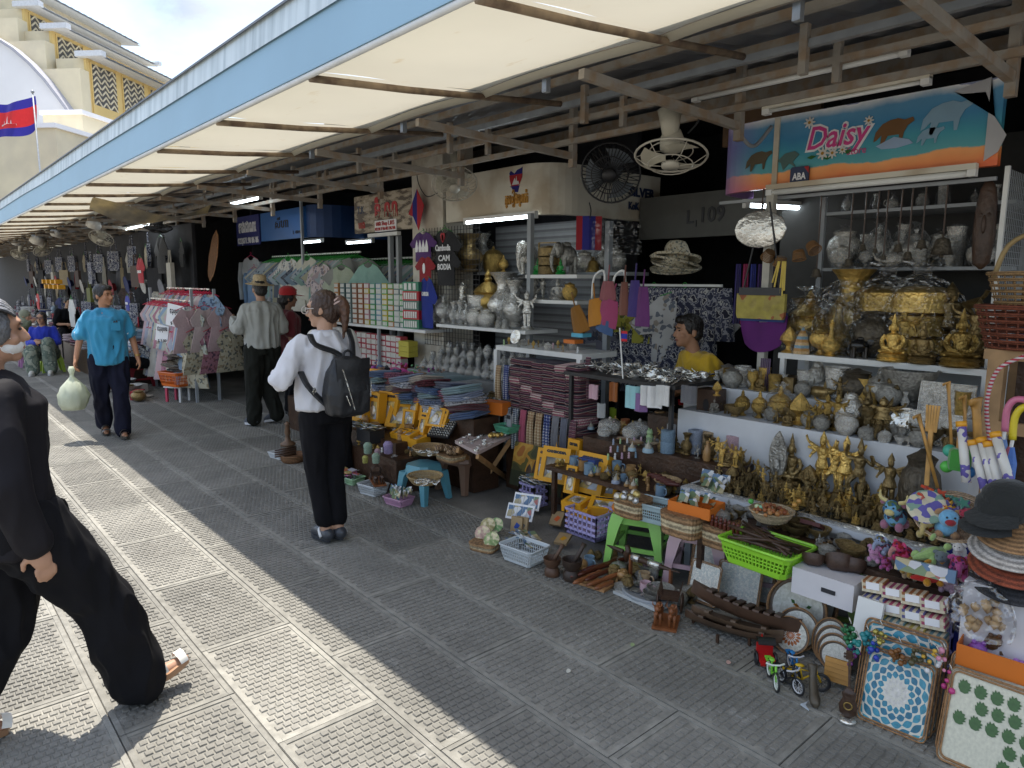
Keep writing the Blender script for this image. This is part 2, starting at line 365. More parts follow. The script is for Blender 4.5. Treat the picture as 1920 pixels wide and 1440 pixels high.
for i,y in enumerate(RY):
 MB().tube([(XE-.03,y,ZE-.012),(XE+.5,y,ZE+.03),(3.15,y+.01,ZI+.06)],.0175,8).build('pole',m_rust,can,smooth=True)
 if i<len(RY)-1:
  ph=rnd.uniform(0,6)
  def pan(u,v,y=y,ph=ph):
   sag=-.028*math.sin(math.pi*u)*math.sin(math.pi*min(1,v*1.02))+.004*math.sin(v*9+ph)*math.sin(u*5)
   x=XE-.03+(XI-XE+.03)*v;x+=.05*math.sin(math.pi*u)*v*v*(-1)
   return(x,y+1.22*u,ZE+.02+(ZI-ZE)*v+sag)
  b=MB();b.grid(10,10,pan);b.build('tarpaulin_bay',m_tarp,can,smooth=True)
  b=MB();b.grid(10,2,lambda u,v:(pan(u,1)[0]+.055*v,y+1.22*u,pan(u,1)[2]-.004-.03*math.sin(v*3)));b.build('hem',m_tarp,can,smooth=True)
m_loose=mat('old_tarpaulin',(.17,.15,.12),rough=.8,var=.3,col2=(.55,.42,.2),mixs=1.3,trans=.2)
def loose(u,v):return(1.62+1.35*u,8.2+.25*v+.5*u,2.50-.14*math.sin(math.pi*u)-.10*v*(1-.3*u)+.03*math.sin(7*u+3*v)+.07*u)
MB().grid(14,3,loose).build('loose_tarpaulin',m_loose,smooth=True,label='torn brown tarpaulin strip sagging under the far end of the canopy',cat='tarpaulin')
# market roof: corrugated sheets on painted steel
m_sheet=mat('roof_sheet',(.22,.23,.25),rough=.5,metal=.4,var=.3,vscale=3)
m_steel=mat('painted_steel',(.32,.29,.25),rough=.6,var=.2,vscale=6,col2=(.30,.22,.15),mixs=11)
m_galv=mat('galvanised_pipe',(.33,.35,.37),rough=.45,metal=.5,var=.2,vscale=9)
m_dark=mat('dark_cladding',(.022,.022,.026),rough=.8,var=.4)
roof=empty('market_roof',label='corrugated steel roof on rusty white beams over the stalls',cat='roof')
def sheet(y,w):
 n=24;b=MB()
 b.grid(n,1,lambda u,v:(2.44+4.2*v,y+w*u,2.80+.62*v+.012*math.cos(u*n*math.pi/2)));return b
for k in range(34):sheet(-2.2+1.22*k,1.24).build('roof_sheet',m_sheet,roof)
for x,z,m_,wd,hh in((2.62,2.74,m_steel,.03,.035),(3.05,2.845,m_steel,.03,.04),(3.25,2.765,m_galv,.035,.035),(3.55,2.905,m_steel,.035,.04),(3.62,2.775,m_steel,.035,.035),(3.84,2.70,m_steel,.035,.04),(4.35,3.02,m_steel,.05,.08),(5.2,3.13,m_steel,.05,.08)):
 b=MB();b.bar((x,-2.2,z),(x,39,z),wd,hh);b.build('purlin',m_,roof)
BY=[2.35+1.36*k for k in range(-3,26)]
for y in BY:
 MB().bar((2.5,y,2.64),(3.9,y,2.60),.036,.045).build('cross_beam',m_steel,roof)
 MB().bar((3.87,y-.001,2.52),(3.87,y,3.0),.045,.045).build('hanger_post',m_steel,roof)
 MB().bar((3.235,y+.66,2.63),(3.235,y+.66,2.85),.036,.036).build('hanger_post',m_steel,roof)
 MB().bar((2.66,y+.4,2.66),(2.66,y+.4,2.80),.032,.032).build('hanger_post',m_galv,roof)
 MB().bar((3.62,y+.68,2.67),(3.62,y+.68,2.93),.036,.036).build('hanger_post',m_steel,roof)
b=MB();b.span((4.4,-2,3.4),(9.5,40,3.5));b.build('shading_ceiling',m_dark,roof)  # added slab over the shop depth, keeps daylight out of the interiors
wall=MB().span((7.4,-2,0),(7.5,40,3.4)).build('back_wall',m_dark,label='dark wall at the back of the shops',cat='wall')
# old market hall behind, stepped gable and lattice walls
m_cream=mat('cream_render',(.70,.62,.44),rough=.85,var=.08,vscale=.6,col2=(.62,.55,.40),mixs=.4)
m_yel=mat('yellow_render',(.68,.50,.20),rough=.85,var=.08,vscale=.8)
m_white=mat('white_render',(.82,.81,.82),rough=.8,var=.05,vscale=.5)
m_greyrim=mat('grey_render',(.42,.42,.47),rough=.85,var=.1)
m_eave=mat('eave_sheet',(.62,.64,.66),rough=.6,var=.1)
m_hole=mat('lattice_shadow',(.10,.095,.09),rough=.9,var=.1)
AZ=R_(47.6);E1=Vector((math.sin(AZ),math.cos(AZ),0));E2=Vector((math.cos(AZ),-math.sin(AZ),0));DB=30.0
def bp(px,py,d=DB):
 r=ray(px,py);p=CAMP+r*(d/r.dot(E1));return p.dot(E2),p.z
BM=Matrix(((E2.x,E1.x,0,0),(E2.y,E1.y,0,0),(0,0,1,0),(0,0,0,1)))
hall=empty('market_hall',label='cream art deco market hall with stepped gable behind the canopy',cat='building')
KB=1.75
def hb(b,name,m_,par=hall):b.v=[tuple(BM@Vector((v[0]*KB,v[1]*KB,CAM_H+(v[2]-CAM_H)*KB)))for v in b.v];return b.build(name,m_,par)
steps=[(-120,33,-28),(-60,32,33),(-40,92,79),(-20,165,134)]
for i,(xl,xr,yt)in enumerate(steps[1:]):
 a1,zt=bp(xr,yt);a0=bp(-90,100)[0];d0=DB+.0-.25*i
 b=MB();b.span((a0,d0,0),(a1,d0+.55,zt));hb(b,'gable_wall',m_cream)
 ae=a1-.05;zt2=zt+.95;L=9.0+.6*i
 if True:
  zb=zt-2.2;b=MB();b.span((ae-.12,d0+.5,zb-4),(ae-.02,d0+L,zt+.62));lw_=hb(b,'lattice_wall',m_yel)
  for k in range(4):
   dd=d0+.8+k*2.1
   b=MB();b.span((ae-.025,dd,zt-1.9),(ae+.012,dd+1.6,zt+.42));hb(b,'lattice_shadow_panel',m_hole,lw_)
   for c in range(3):
    for r in range(7):
     for sgn in(-1,1):
      b=MB();yy=dd+.27+.53*c;zz=zt-1.2+.25*r
      b.bar((ae+.02,yy-.0,zz+.13),(ae+.02,yy+sgn*.24,zz-.10),.06,.06)
      hb(b,'lattice_bar',m_cream,lw_)
   b=MB();b.span((ae-.02,dd-.06,zt-1.95),(ae+.03,dd+.0,zt+.5));b.span((ae-.02,dd+1.6,zt-1.95),(ae+.03,dd+1.66,zt+.5));b.span((ae-.02,dd,zt-1.75),(ae+.03,dd+1.6,zt-1.3));hb(b,'window_frame',m_yel,lw_)
  b=MB();n=40
  b.grid(n,1,lambda u,v:(ae-.4+1.25*v,d0+.25+(L-.2)*u,zt+.70-.08*v+.03*(abs((u*n)%2-1))));b.grid(n,1,lambda u,v:(ae-.4+1.25*v,d0+.25+(L-.2)*u,zt+.62-.08*v));b.span((ae-.3,d0+L-.3,zt+.55),(ae+1.1,d0+L-.05,zt+.74));b.span((ae-.3,d0+.2,zt+.55),(ae+.95,d0+.5,zt+.78))
  hb(b,'eave',m_eave)
  b=MB();b.span((ae-1.5,d0+.6,zt-4),(ae-.15,d0+L,zt+.6));hb(b,'storey_block',m_cream)
a1,zt=bp(-25,-14);b=MB();n=40;b.grid(n,1,lambda u,v:(a1-.4+1.3*v,DB+.5+9*u,zt+.9-.08*v+.03*(abs((u*n)%2-1))));b.grid(n,1,lambda u,v:(a1-.4+1.3*v,DB+.5+9*u,zt+.82-.08*v));hb(b,'eave',m_eave)
b=MB();b.span((a1-3,DB+.6,zt-4),(a1,DB+9,zt+.8));hb(b,'storey_block',m_cream)
arc=[(-150,35),(-90,42),(-40,55),(0,78),(25,94),(55,120),(85,152),(108,182),(125,205),(138,225),(142,240),(142,330),(-150,330)]
pts=[bp(x,y,DB-.8)for x,y in arc]
b=MB();b.prism(pts,.5,'y',DB-.8);hb(b,'vault_end',m_white)
ar2=[(x+4,y-3)for x,y in arc[:-2]];P2=[bp(x,y,DB-.8)for x,y in ar2];P1=[bp(x,y,DB-.8)for x,y in arc[:-2]]
b=MB();b.rings([[Vector((p[0],DB-.95,p[1])),Vector((q[0],DB-.95,q[1])),Vector((q[0],DB-.5,q[1])),Vector((p[0],DB-.5,p[1]))]for p,q in zip(P1,P2)]);hb(b,'vault_rim',m_greyrim)
for(x0,x1,yt,d0,th)in((-60,104,243,DB-6,5.0),(80,154,216,DB-3.4,2.4)):
 a0,zt=bp(x0,yt,d0);a1,_=bp(x1,yt,d0);b=MB();b.span((a0,d0,0),(a1,d0+th,zt));w_=hb(b,'parapet_wall',m_cream)
 b=MB();b.span((a0-.05,d0-.12,zt),(a1+.1,d0+th+.1,zt+.16));hb(b,'coping',m_white,w_)
m_flag=mat('flag_cloth',None,rough=.75,var=.06,trans=.3)
fp=empty('flag_pole',label='grey pole flying a blue and red flag before the market hall',cat='flag')
d=(DB-9)*KB;pa=CAMP+ray(61,172)*(d/ray(61,172).dot(E1));pb=CAMP+ray(76,330)*(d/ray(76,330).dot(E1));pb=pa+(pb-pa).normalized()*19
MB().tube([pb,pa],.04,8).build('pole',m_galv,fp,smooth=True);MB().ball(pa,.09).build('finial',m_galv,fp,smooth=True)
fw,fh=3.0,1.75
def flagpt(u,v,off=0):return pa+(pb-pa).normalized()*(.17+fh*(1-v))-E2*(fw*u)+Vector((0,0,-.66*u-.17*math.sin(u*5)))+E1*(.2*math.sin(u*9+v*2)+off)
for nm,v0,v1,c in(('flag_stripe',0,.25,(.035,.03,.30)),('flag_stripe',.25,.75,(.62,.03,.035)),('flag_stripe',.75,1,(.035,.03,.30))):
 b=MB();b.grid(20,4,lambda u,v:flagpt(u,v0+(v1-v0)*v));o=b.build(nm,m_flag,fp,smooth=True);o.color=(*c,1)
em=[(.34,.32),(.70,.32),(.70,.37),(.63,.38),(.62,.50),(.60,.38),(.54,.40),(.52,.64),(.50,.40),(.44,.38),(.42,.50),(.41,.38),(.34,.37)]
b=MB();b.add([flagpt(u,v,-.02)for u,v in em],[tuple(range(len(em)))]);o=b.build('temple_emblem',m_flag,fp);o.color=(.8,.8,.8,1)
# stall fronts
XS=4.4
m_fw=mat('stall_fascia_white',(.68,.64,.54),rough=.7,var=.1,vscale=2,col2=(.50,.42,.31),mixs=2.2)
m_wht=mat('white_paint',(.72,.72,.70),rough=.55,var=.08)
m_gry=mat('grey_paint',(.30,.32,.34),rough=.5,var=.12)
m_blk=mat('black_plastic',(.018,.018,.02),rough=.45,var=.2)
m_tile=mat('white_tile',(.66,.68,.70),rough=.3,var=.05)
m_pil=mat('pillar_render',(.62,.58,.50),rough=.85,var=.1,vscale=3,col2=(.48,.42,.34),mixs=4)
m_red=mat('red_lettering',(.50,.03,.03),rough=.5,var=.1)
m_org=mat('orange_lettering',(.55,.28,.05),rough=.5,var=.3,vscale=60)
m_nav=mat('navy_print',(.02,.035,.09),rough=.4,var=.05)
m_wpr=mat('white_print',(.82,.82,.84),rough=.5,var=.03)
m_ink=mat('black_print',(.02,.02,.025),rough=.5,var=.05)
m_tube_on=mat('lit_tube',(.9,.95,1),rough=.4,var=0,emit=((.80,.92,1.0),7.0))
m_tube=mat('tube_glass',(.75,.76,.74),rough=.3,var=.03)
def tube_light(a,b,lit,label,r=.014):
 e=empty('tube_light',label=label,cat='light');a=Vector(a);b=Vector(b);dr=(b-a).normalized()
 MB().bar(a+Vector((0,0,r+.016)),b+Vector((0,0,r+.016)),.045,.03).build('housing',m_wht if lit else m_fw,e)
 MB().tube([a+dr*.04,b-dr*.04],r,10).build('glass_tube',m_tube_on if lit else m_tube,e,smooth=True)
 for p,q in((a,a+dr*.04),(b-dr*.04,b)):MB().bar(p,q,.042,.036).build('end_cap',m_wht,e)
 return e
sf=empty('shop_fascia',label='rounded white shop fascia with flag map and orange letters',cat='fascia')
def corner(z):
 P=[(XS,6.02,z),(XS,4.85,z)]
 for k in range(9):
  a=k*math.pi/16;P.append((XS+.36-.36*math.cos(a),4.85-.36*math.sin(a)-.0,z))
 return P+[(5.5,4.49,z),(5.95,4.47,z)]
b=MB();lo,hi=corner(2.285),corner(2.735);b.add(lo+hi,[(i,i+1,len(lo)+i+1,len(lo)+i)for i in range(len(lo)-1)])
ins=[(x+.06,y+.06 if i>2 else y,z)for i,(x,y,z)in enumerate(lo)];ins2=[(x,y,2.735)for x,y,z in ins]
n=len(lo);b.add(ins+ins2,[(i,i+1,n+i+1,n+i)for i in range(n-1)]);b.add(lo+ins,[(i,i+1,n+i+1,n+i)for i in range(n-1)]);b.add(hi+ins2,[(i,i+1,n+i+1,n+i)for i in range(n-1)])
b.build('fascia_panel',m_fw,sf)
letters('គ្រឿងប្រាក់',(XS-.004,4.92,2.435),.13,m_org,sf,bold=.02,width=.30,ext=.012)
mp_o=[(-.07,.10),(-.02,.07),(.02,.10),(.07,.11),(.09,.12),(.085,.03),(.05,-.03),(.03,-.10),(-.03,-.09),(-.06,-.05),(-.085,.02),(-.09,.08)]
for nm,lo_,hi_,c in(('map_print',-.12,-.04,(.03,.03,.25)),('map_print',-.04,.06,(.5,.03,.04)),('map_print',.06,.14,(.03,.03,.25))):
 q=[(max(-.09,min(.09,u)),max(lo_,min(hi_,v)))for u,v in mp_o]
 b=MB();b.prism([(4.93-u,2.595+v)for u,v in q],.003,'x',XS-.005);o=b.build(nm,m_flag,sf);o.color=(*c,1)
b=MB();b.prism([(4.93-u,2.595+v)for u,v in((-.05,-.03),(.05,-.03),(.04,0),(.02,.0),(.012,.045),(0,.0),(-.012,.03),(-.03,0))],.003,'x',XS-.009);o=b.build('temple_emblem',m_flag,sf);o.color=(.8,.8,.8,1)
SIDE=Matrix(((1,0,0),(0,0,-1),(0,1,0)))
letters('SILVER',(5.66,4.47,2.555),.12,m_nav,sf,bold=.04,R=SIDE,width=.40)
letters('KoK Nom',(5.64,4.47,2.42),.10,m_nav,sf,bold=.03,R=SIDE,width=.36)
tube_light((XS-.03,5.66,2.262),(XS-.03,4.62,2.262),True,'lit fluorescent tube under the rounded white fascia')
b=MB();b.span((4.38,6.05,0),(4.78,6.62,3.3));b.build('pillar',m_pil,label='square cream concrete pillar beside the rounded white fascia',cat='pillar')
def brickfn(t,src,base):
 new=t.nodes.new;v=new('ShaderNodeTexNoise');mp_=new('ShaderNodeMapping');mp_.inputs['Scale'].default_value=(1,5,16);t.links.new(src,mp_.inputs[0]);t.links.new(mp_.outputs[0],v.inputs[0]);v.inputs['Scale'].default_value=1.3;v.inputs['Detail'].default_value=3
 cr=new('ShaderNodeValToRGB');cr.color_ramp.interpolation='CONSTANT';e=cr.color_ramp.elements;e.new(.6)
 for i,(p,c)in enumerate(((0,(.13,.10,.075)),(.44,(.36,.30,.22)),(.56,(.50,.43,.33)))):e[i].position=p;e[i].color=(*c,1)
 t.links.new(v.outputs[0],cr.inputs[0]);return cr.outputs[0]
m_brickp=mat('stone_print',(.4,.35,.3),rough=.6,var=.1,fn=brickfn)
sg=empty('shop_sign',label='stone patterned shop sign with red letters beside the pillar',cat='sign')
MB().span((XS-.01,6.63,2.26),(XS+.05,7.92,2.70)).build('board',m_brickp,sg)
letters('ទី​ ណ',(XS-.014,7.18,2.50),.26,m_red,sg,bold=.035,width=.50)
letters('T.K',(XS-.014,7.76,2.53),.13,m_nav,sg,width=.16);letters('ហាង',(XS-.014,7.74,2.35),.12,m_red,sg,width=.15)
MB().span((XS-.022,6.95,2.255),(XS-.011,7.42,2.385)).build('number_plate',m_wpr,sg)
letters('ហាង Shop L.015',(XS-.026,7.185,2.345),.07,m_red,sg,width=.40);letters('012 84 77 06-012 796 976',(XS-.026,7.185,2.285),.05,m_red,sg,width=.44)
b=MB();b.bar((XS-.05,7.5,2.215),(XS-.05,6.85,2.215),.05,.04);b.build('lamp_housing',m_wht,label='white unlit lamp housing under the stone patterned sign',cat='light')
b=MB();b.bar((4.42,7.14,0),(4.42,7.14,2.2),.05,.05);b.bar((4.46,7.03,0),(4.46,7.03,2.2),.05,.05);b.build('post',m_gry,label='grey steel double post behind the balm cartons',cat='post')
m_bs=mat('blue_sign_board',(.03,.13,.38),rough=.4,var=.12,vscale=2)
m_bs2=mat('dark_blue_panel',(.012,.045,.15),rough=.5,var=.12)
bsg=empty('blue_sign',label='blue shop sign with black letters above the hanging shirts',cat='sign')
MB().span((XS,9.35,2.28),(XS+.06,10.88,2.70)).build('board',m_bs,bsg)
b=MB();P=[(XS+.03+.5*(1-math.cos(a)),9.35-.32*math.sin(a))for a in[k*math.pi/12 for k in range(7)]]+[(5.6,9.03)]
b.add([(x,y,z)for z in(2.28,2.72)for x,y in P],[(i,i+1,len(P)+i+1,len(P)+i)for i in range(len(P)-1)]);b.build('side_board',m_bs2,bsg)
letters('សីហា',(XS-.004,10.1,2.50),.17,m_ink,bsg,bold=.02,width=.46);letters('L 004',(XS-.004,9.6,2.36),.07,m_ink,bsg,width=.24)
MB().span((XS-.04,9.36,1.6),(XS-.01,9.40,2.9)).build('conduit',m_gry,bsg)
bn=empty('shop_banner',label='navy banner with white letters and phone number beside the blue sign',cat='banner')
MB().span((XS-.02,10.9,2.24),(XS,11.85,2.70)).build('cloth',mat('banner_navy',(.025,.03,.16),rough=.6,var=.05),bn)
letters('ឆេងដាណេ',(XS-.024,11.37,2.52),.24,m_wpr,bn,bold=.03,width=.72);letters('022|071.98 86 86',(XS-.024,11.36,2.31),.13,m_wpr,bn,bold=.02,width=.86)
def daisyfn(t,src,base):
 new=t.nodes.new;lk=t.links.new;sp=new('ShaderNodeSeparateXYZ');lk(src,sp.inputs[0])
 n=new('ShaderNodeTexNoise');n.inputs['Scale'].default_value=4.5;n.inputs['Detail'].default_value=5;lk(src,n.inputs[0])
 def M_(op,a,bv):
  q=new('ShaderNodeMath');q.operation=op
  for i,s_ in enumerate((a,bv)):
   if isinstance(s_,float):q.inputs[i].default_value=s_
   else:lk(s_,q.inputs[i])
  return q.outputs[0]
 h=M_('ADD',M_('DIVIDE',M_('SUBTRACT',sp.outputs[2],2.29),.45),M_('MULTIPLY',M_('SUBTRACT',n.outputs[0],.5),.22))
 cr=new('ShaderNodeValToRGB');e=cr.color_ramp.elements
 for p,c in((0,(.85,.17,.06)),(.10,(.90,.30,.09)),(.215,(.92,.40,.14)),(.235,(.10,.38,.42)),(.45,(.06,.33,.42)),(.68,(.06,.25,.45)),(.88,(.13,.34,.55)),(1.0,(.36,.40,.60))):
  k=e.new(p);k.color=(*c,1)
 e.remove(e[0]);e.remove(e[-1])if e[-1].position==1 and e[-1].color[0]==1 else None
 lk(h,cr.inputs[0])
 mr=new('ShaderNodeMapRange');mr.inputs[1].default_value=2.48;mr.inputs[2].default_value=2.86;lk(sp.outputs[1],mr.inputs[0])
 c2=new('ShaderNodeMixRGB');lk(mr.outputs[0],c2.inputs[0]);lk(cr.outputs[0],c2.inputs[1]);c2.inputs[2].default_value=(.30,.20,.50,1);return c2.outputs[0]
m_daisy=mat('sign_print',(.2,.4,.5),rough=.35,var=.05,fn=daisyfn,spec=.4)
m_pink=mat('pink_print',(.62,.05,.24),rough=.4,var=.05)
dz=empty('store_sign',label='teal and orange store sign with pink script letters above brass shelves',cat='sign')
XD=4.36
P=[(XD,1.14),(XD,2.45)]+[(XD+.16-.16*math.cos(a),2.45+.36*math.sin(a))for a in[k*math.pi/14 for k in range(1,8)]]+[(XD+.5,2.83)]
b=MB();b.add([(x,y,z)for z in(2.295,2.735)for x,y in P],[(i,i+1,len(P)+i+1,len(P)+i)for i in range(len(P)-1)]);b.add([(x+.05,y,z)for z in(2.295,2.735)for x,y in P],[(i,i+1,len(P)+i+1,len(P)+i)for i in range(len(P)-1)])
b.add([(x+o_,y,2.295)for o_ in(0,.05)for x,y in P],[(i,i+1,len(P)+i+1,len(P)+i)for i in range(len(P)-1)]);b.build('board',m_daisy,dz)
MB().span((XD-.012,2.35,2.30),(XD+.002,2.385,2.73)).build('joint_strip',m_fw,dz)
letters('Daisy',(XD-.004,1.99,2.56),.20,m_wpr,dz,bold=.06,shear=.25,width=.41,ext=.001)
letters('Daisy',(XD-.008,1.99,2.56),.19,m_pink,dz,bold=.012,shear=.25,width=.375,ext=.001)
letters('Store',(XD-.008,1.86,2.46),.06,m_pink,dz,shear=.1,width=.11,ext=.001)
def flat(name,pts,c,y,z,s=1.0,off=.006,par=None,R=None):
 b=MB();b.prism([(y-u*s,z+v*s)for u,v in pts],.002,'x',XD-off);o=b.build(name,m_flag,par or dz);o.color=(*c,1);return o
petal=[(math.cos(a)*(1+.35*math.cos(8*a)),math.sin(a)*(1+.35*math.cos(8*a)))for a in[k*math.pi/24 for k in range(48)]]
for(y,z,s)in((2.155,2.665,.028),(1.80,2.62,.022),(2.06,2.47,.03),(2.0,2.465,.026),(1.94,2.475,.02)):
 flat('daisy_print',petal,(.85,.82,.78),y,z,s,.010);flat('daisy_print',[(math.cos(k),math.sin(k))for k in range(6)],(.55,.30,.03),y,z,s*.35,.013)
for(y,z)in((2.13,2.455),(1.91,2.46),(2.03,2.44)):flat('leaf_print',[(-.03,0),(0,.012),(.03,.004),(0,-.012)],(.05,.18,.04),y,z,1,.009)
horse=[(-.12,-.06),(-.11,.0),(-.07,.05),(-.02,.07),(.03,.075),(.07,.06),(.12,.07),(.13,.045),(.09,.02),(.07,-.02),(.06,-.08),(.045,-.08),(.04,-.03),(-.03,-.03),(-.06,-.09),(-.075,-.085),(-.07,-.02),(-.1,-.05)]
flat('pony_print',horse,(.26,.13,.05),1.665,2.545,.85);flat('wave_print',[(-.12,-.02),(0,.03),(.1,.0),(.13,-.03),(.02,-.05),(-.08,-.045)],(.45,.60,.80),1.655,2.485,.8,.008)
flat('pony_print',horse,(.16,.13,.08),2.49,2.48,.75);flat('fairy_print',[(-.08,0),(-.02,.05),(.06,.06),(.1,.03),(.05,-.02),(.08,-.07),(.02,-.03),(-.03,-.08),(-.05,-.02)],(.13,.22,.20),2.29,2.46,.8)
for(y,z,s)in((1.40,2.58,1.0),(1.47,2.49,.55)):flat('horse_print',horse,(.33,.52,.66),y,z,s)
flat('peeled_corner',[(-.03,.22),(-.20,.18),(-.16,.16),(-.05,.15),(.0,.02),(.06,-.08),(.03,-.16),(-.03,-.2)],(.62,.62,.64),1.17,2.52,1,.012)
b=MB();b.prism([(2.195+u,2.345+v)for u,v in((-.05,-.062),(.05,-.062),(.06,-.05),(.06,.05),(.05,.062),(-.05,.062),(-.06,.05),(-.06,-.05))],.012,'x',XD-.02);b.build('bank_badge',m_nav,dz)
letters('ABA',(XD-.022,2.195,2.345),.058,m_wpr,dz,bold=.03,width=.088,ext=.001)
flat('badge_corner',[(.0,0),(.03,0),(.03,-.04)],(.6,.05,.05),2.165,2.402,1,.0225)
tube_light((XD-.03,2.40,2.262),(XD-.03,1.22,2.262),False,'unlit white tube along the lower edge of the store sign',.018)
tube_light((3.70,2.56,2.765),(3.70,1.37,2.765),False,'unlit tube fixed under the upper roof beam over the aisle',.016)
tube_light((3.86,2.19,2.655),(3.86,1.32,2.655),False,'unlit tube fixed under the lower roof beam above the store sign',.010)
for(px,py,qx,qy,x,lb)in((1395,388,1535,402,4.9,'lit tube inside the brass stall behind the hanging plate'),(433,383,490,373,3.6,'lit tube hung under the roof before the blue sign'),(236,430,284,420,3.4,'lit tube over the far souvenir stall'),(568,455,605,452,4.9,'lit tube in the shirt shop behind the blue sign'),(650,456,700,454,5.2,'lit tube in the shirt shop beside the grey post')):
 a=atx(px,py,x);c=atx(qx,qy,x)
 if lb.startswith('lit tube inside'):a=atx(1395,385,4.75);c=Vector((5.6,a.y-.35,a.z))
 else:c=Vector((x,c.y,a.z))
 tube_light(a,c,True,lb)
nb=empty('number_board',label='grey stall number board over the dark aisle',cat='sign')
MB().span((5.62,2.9,2.10),(5.66,4.46,2.50)).build('board',mat('grey_board',(.11,.11,.10),rough=.7,var=.1),nb)
letters('109',(5.615,3.64,2.29),.19,m_ink,nb,bold=.02,width=.24);letters('L',(5.615,3.87,2.28),.17,m_ink,nb,bold=.02);letters('1',(5.615,3.80,2.22),.09,m_ink,nb)
MB().span((5.2,2.5,2.78),(5.25,3.3,3.2)).build('wooden_board',mat('brown_board',(.16,.09,.045),rough=.6,var=.3),label='brown wooden board with dark emblem hung under the roof',cat='board')
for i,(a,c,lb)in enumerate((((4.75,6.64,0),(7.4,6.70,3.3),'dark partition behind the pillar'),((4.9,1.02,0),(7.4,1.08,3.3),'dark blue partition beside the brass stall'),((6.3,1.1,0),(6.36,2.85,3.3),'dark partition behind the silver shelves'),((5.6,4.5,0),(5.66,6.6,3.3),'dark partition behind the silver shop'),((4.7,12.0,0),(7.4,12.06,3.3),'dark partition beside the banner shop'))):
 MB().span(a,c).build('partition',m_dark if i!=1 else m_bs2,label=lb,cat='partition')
MB().span((4.62,1.0,1.9),(4.70,-.6,2.85)).build('shop_partition',m_bs2,label='dark blue panel beside the store sign',cat='partition')
def cage(b,R,dep,n=28):
 b.torus((0,0,0),R,.007,28,5);b.torus((0,0,-dep),R*.62,.004,20,4);b.torus((0,0,dep*.5),R*.6,.004,20,4)
 for k in range(n):
  a=2*math.pi*k/n;c,s_=math.cos(a),math.sin(a)
  b.tube([(R*.16*c,R*.16*s_,-dep*1.15),(R*.62*c,R*.62*s_,-dep),(R*c,R*s_,0)],.0028,4);
  if k%2==0:b.tube([(R*.16*c,R*.16*s_,dep*.6),(R*.6*c,R*.6*s_,dep*.5),(R*c,R*s_,0)],.0028,4)
def fan_parts(mb,mc,n=28):
 def fn():
  c=MB();cage(c,.205,.055,n);bl=MB()
  for k in range(3):
   a0=2*math.pi*k/3
   bl.grid(5,3,lambda u,v:((.03+.145*u)*math.cos(a0+(v-.5)*(.55+.75*u)),(.03+.145*u)*math.sin(a0+(v-.5)*(.55+.75*u)),-.01+.03*(v-.5)))
  h=MB();h.lathe([(.005,-.075),(.05,-.07),(.052,-.05)],16);mo=MB();mo.lathe([(.03,.02),(.065,.04),(.07,.10),(.05,.15),(.005,.16)],14)
  return[Part('cage',c.mesh('cage',mc,True)),Part('blade',bl.mesh('blade',mb,True)),Part('hub_badge',h.mesh('hub',mc,True)),Part('motor',mo.mesh('motor',mb,True))]
 return fn
m_ivory=mat('ivory_plastic',(.50,.47,.38),rough=.4,var=.15);m_cagew=mat('cage_wire',(.48,.45,.38),rough=.4,var=.15);m_fang=mat('grey_fan_plastic',(.10,.12,.14),rough=.4,var=.1)
define('fan_ivory',fan_parts(m_ivory,m_cagew));define('fan_grey',fan_parts(m_fang,m_blk,44));define('fan_bare',fan_parts(m_ivory,m_cagew,6))
def fan(key,p,aim,label,arm=None,mk=m_ivory,s=1.0):
 q=(-Vector(aim)).normalized().to_track_quat('Z','Y').to_euler()
 o=put(key,'wall_fan',label,'fan',p,rot=tuple(q),s=s)
 if arm:
  b=MB();Mi=(Matrix.Translation(p)@q.to_matrix().to_4x4()@Matrix.Diagonal((s,s,s,1))).inverted()
  b.T=Mi;top=Vector(arm)
  b.prism([(-.09,.30),(.09,.30),(.06,.02),(.03,-.04),(-.03,-.04),(-.06,.02)],.07,'y',-.035)if False else None
  b.tube([p+Vector(aim)*-.12*s,p+(top-p)*.45,top],[.03,.045,.07],10);b.build('bracket',mk,o,smooth=True)
 return o
fan('fan_ivory',atx(852,345,3.95),(-.35,-.55,-.75),'ivory fan with wire cage hung beside the cream pillar',atx(858,290,4.0))
fan('fan_bare',atx(1258,292,3.45),(-.25,-.15,-.95),'ivory ceiling fan with open cage hung from the roof beam',atx(1256,205,3.45),s=1.0)
fan('fan_grey',atx(1145,325,4.28),(-.75,-.45,-.35),'dark grey fan fixed to the rounded white fascia',atx(1108,345,4.5),m_fang,1.12)
fan('fan_ivory',atx(190,447,3.0),(-.4,-.5,-.75),'ivory fan hung above the far bags',atx(178,415,3.0));fan('fan_grey',atx(297,427,3.3),(-.1,-.2,-1),'flat dark fan beside the lit far tube',atx(292,405,3.3),m_ivory)
fan('fan_ivory',atx(35,478,2.9),(-.4,-.6,-.7),'ivory fan at the far end under the striped awning',atx(40,455,2.9));fan('fan_ivory',atx(80,470,2.9),(.2,-.6,-.7),'ivory fan beside the wrapped bundles under the far roof',atx(82,452,2.9))
m_cloth_w=mat('bundle_cloth',(.62,.60,.55),rough=.85,var=.12,bump=.4,bscale=14)
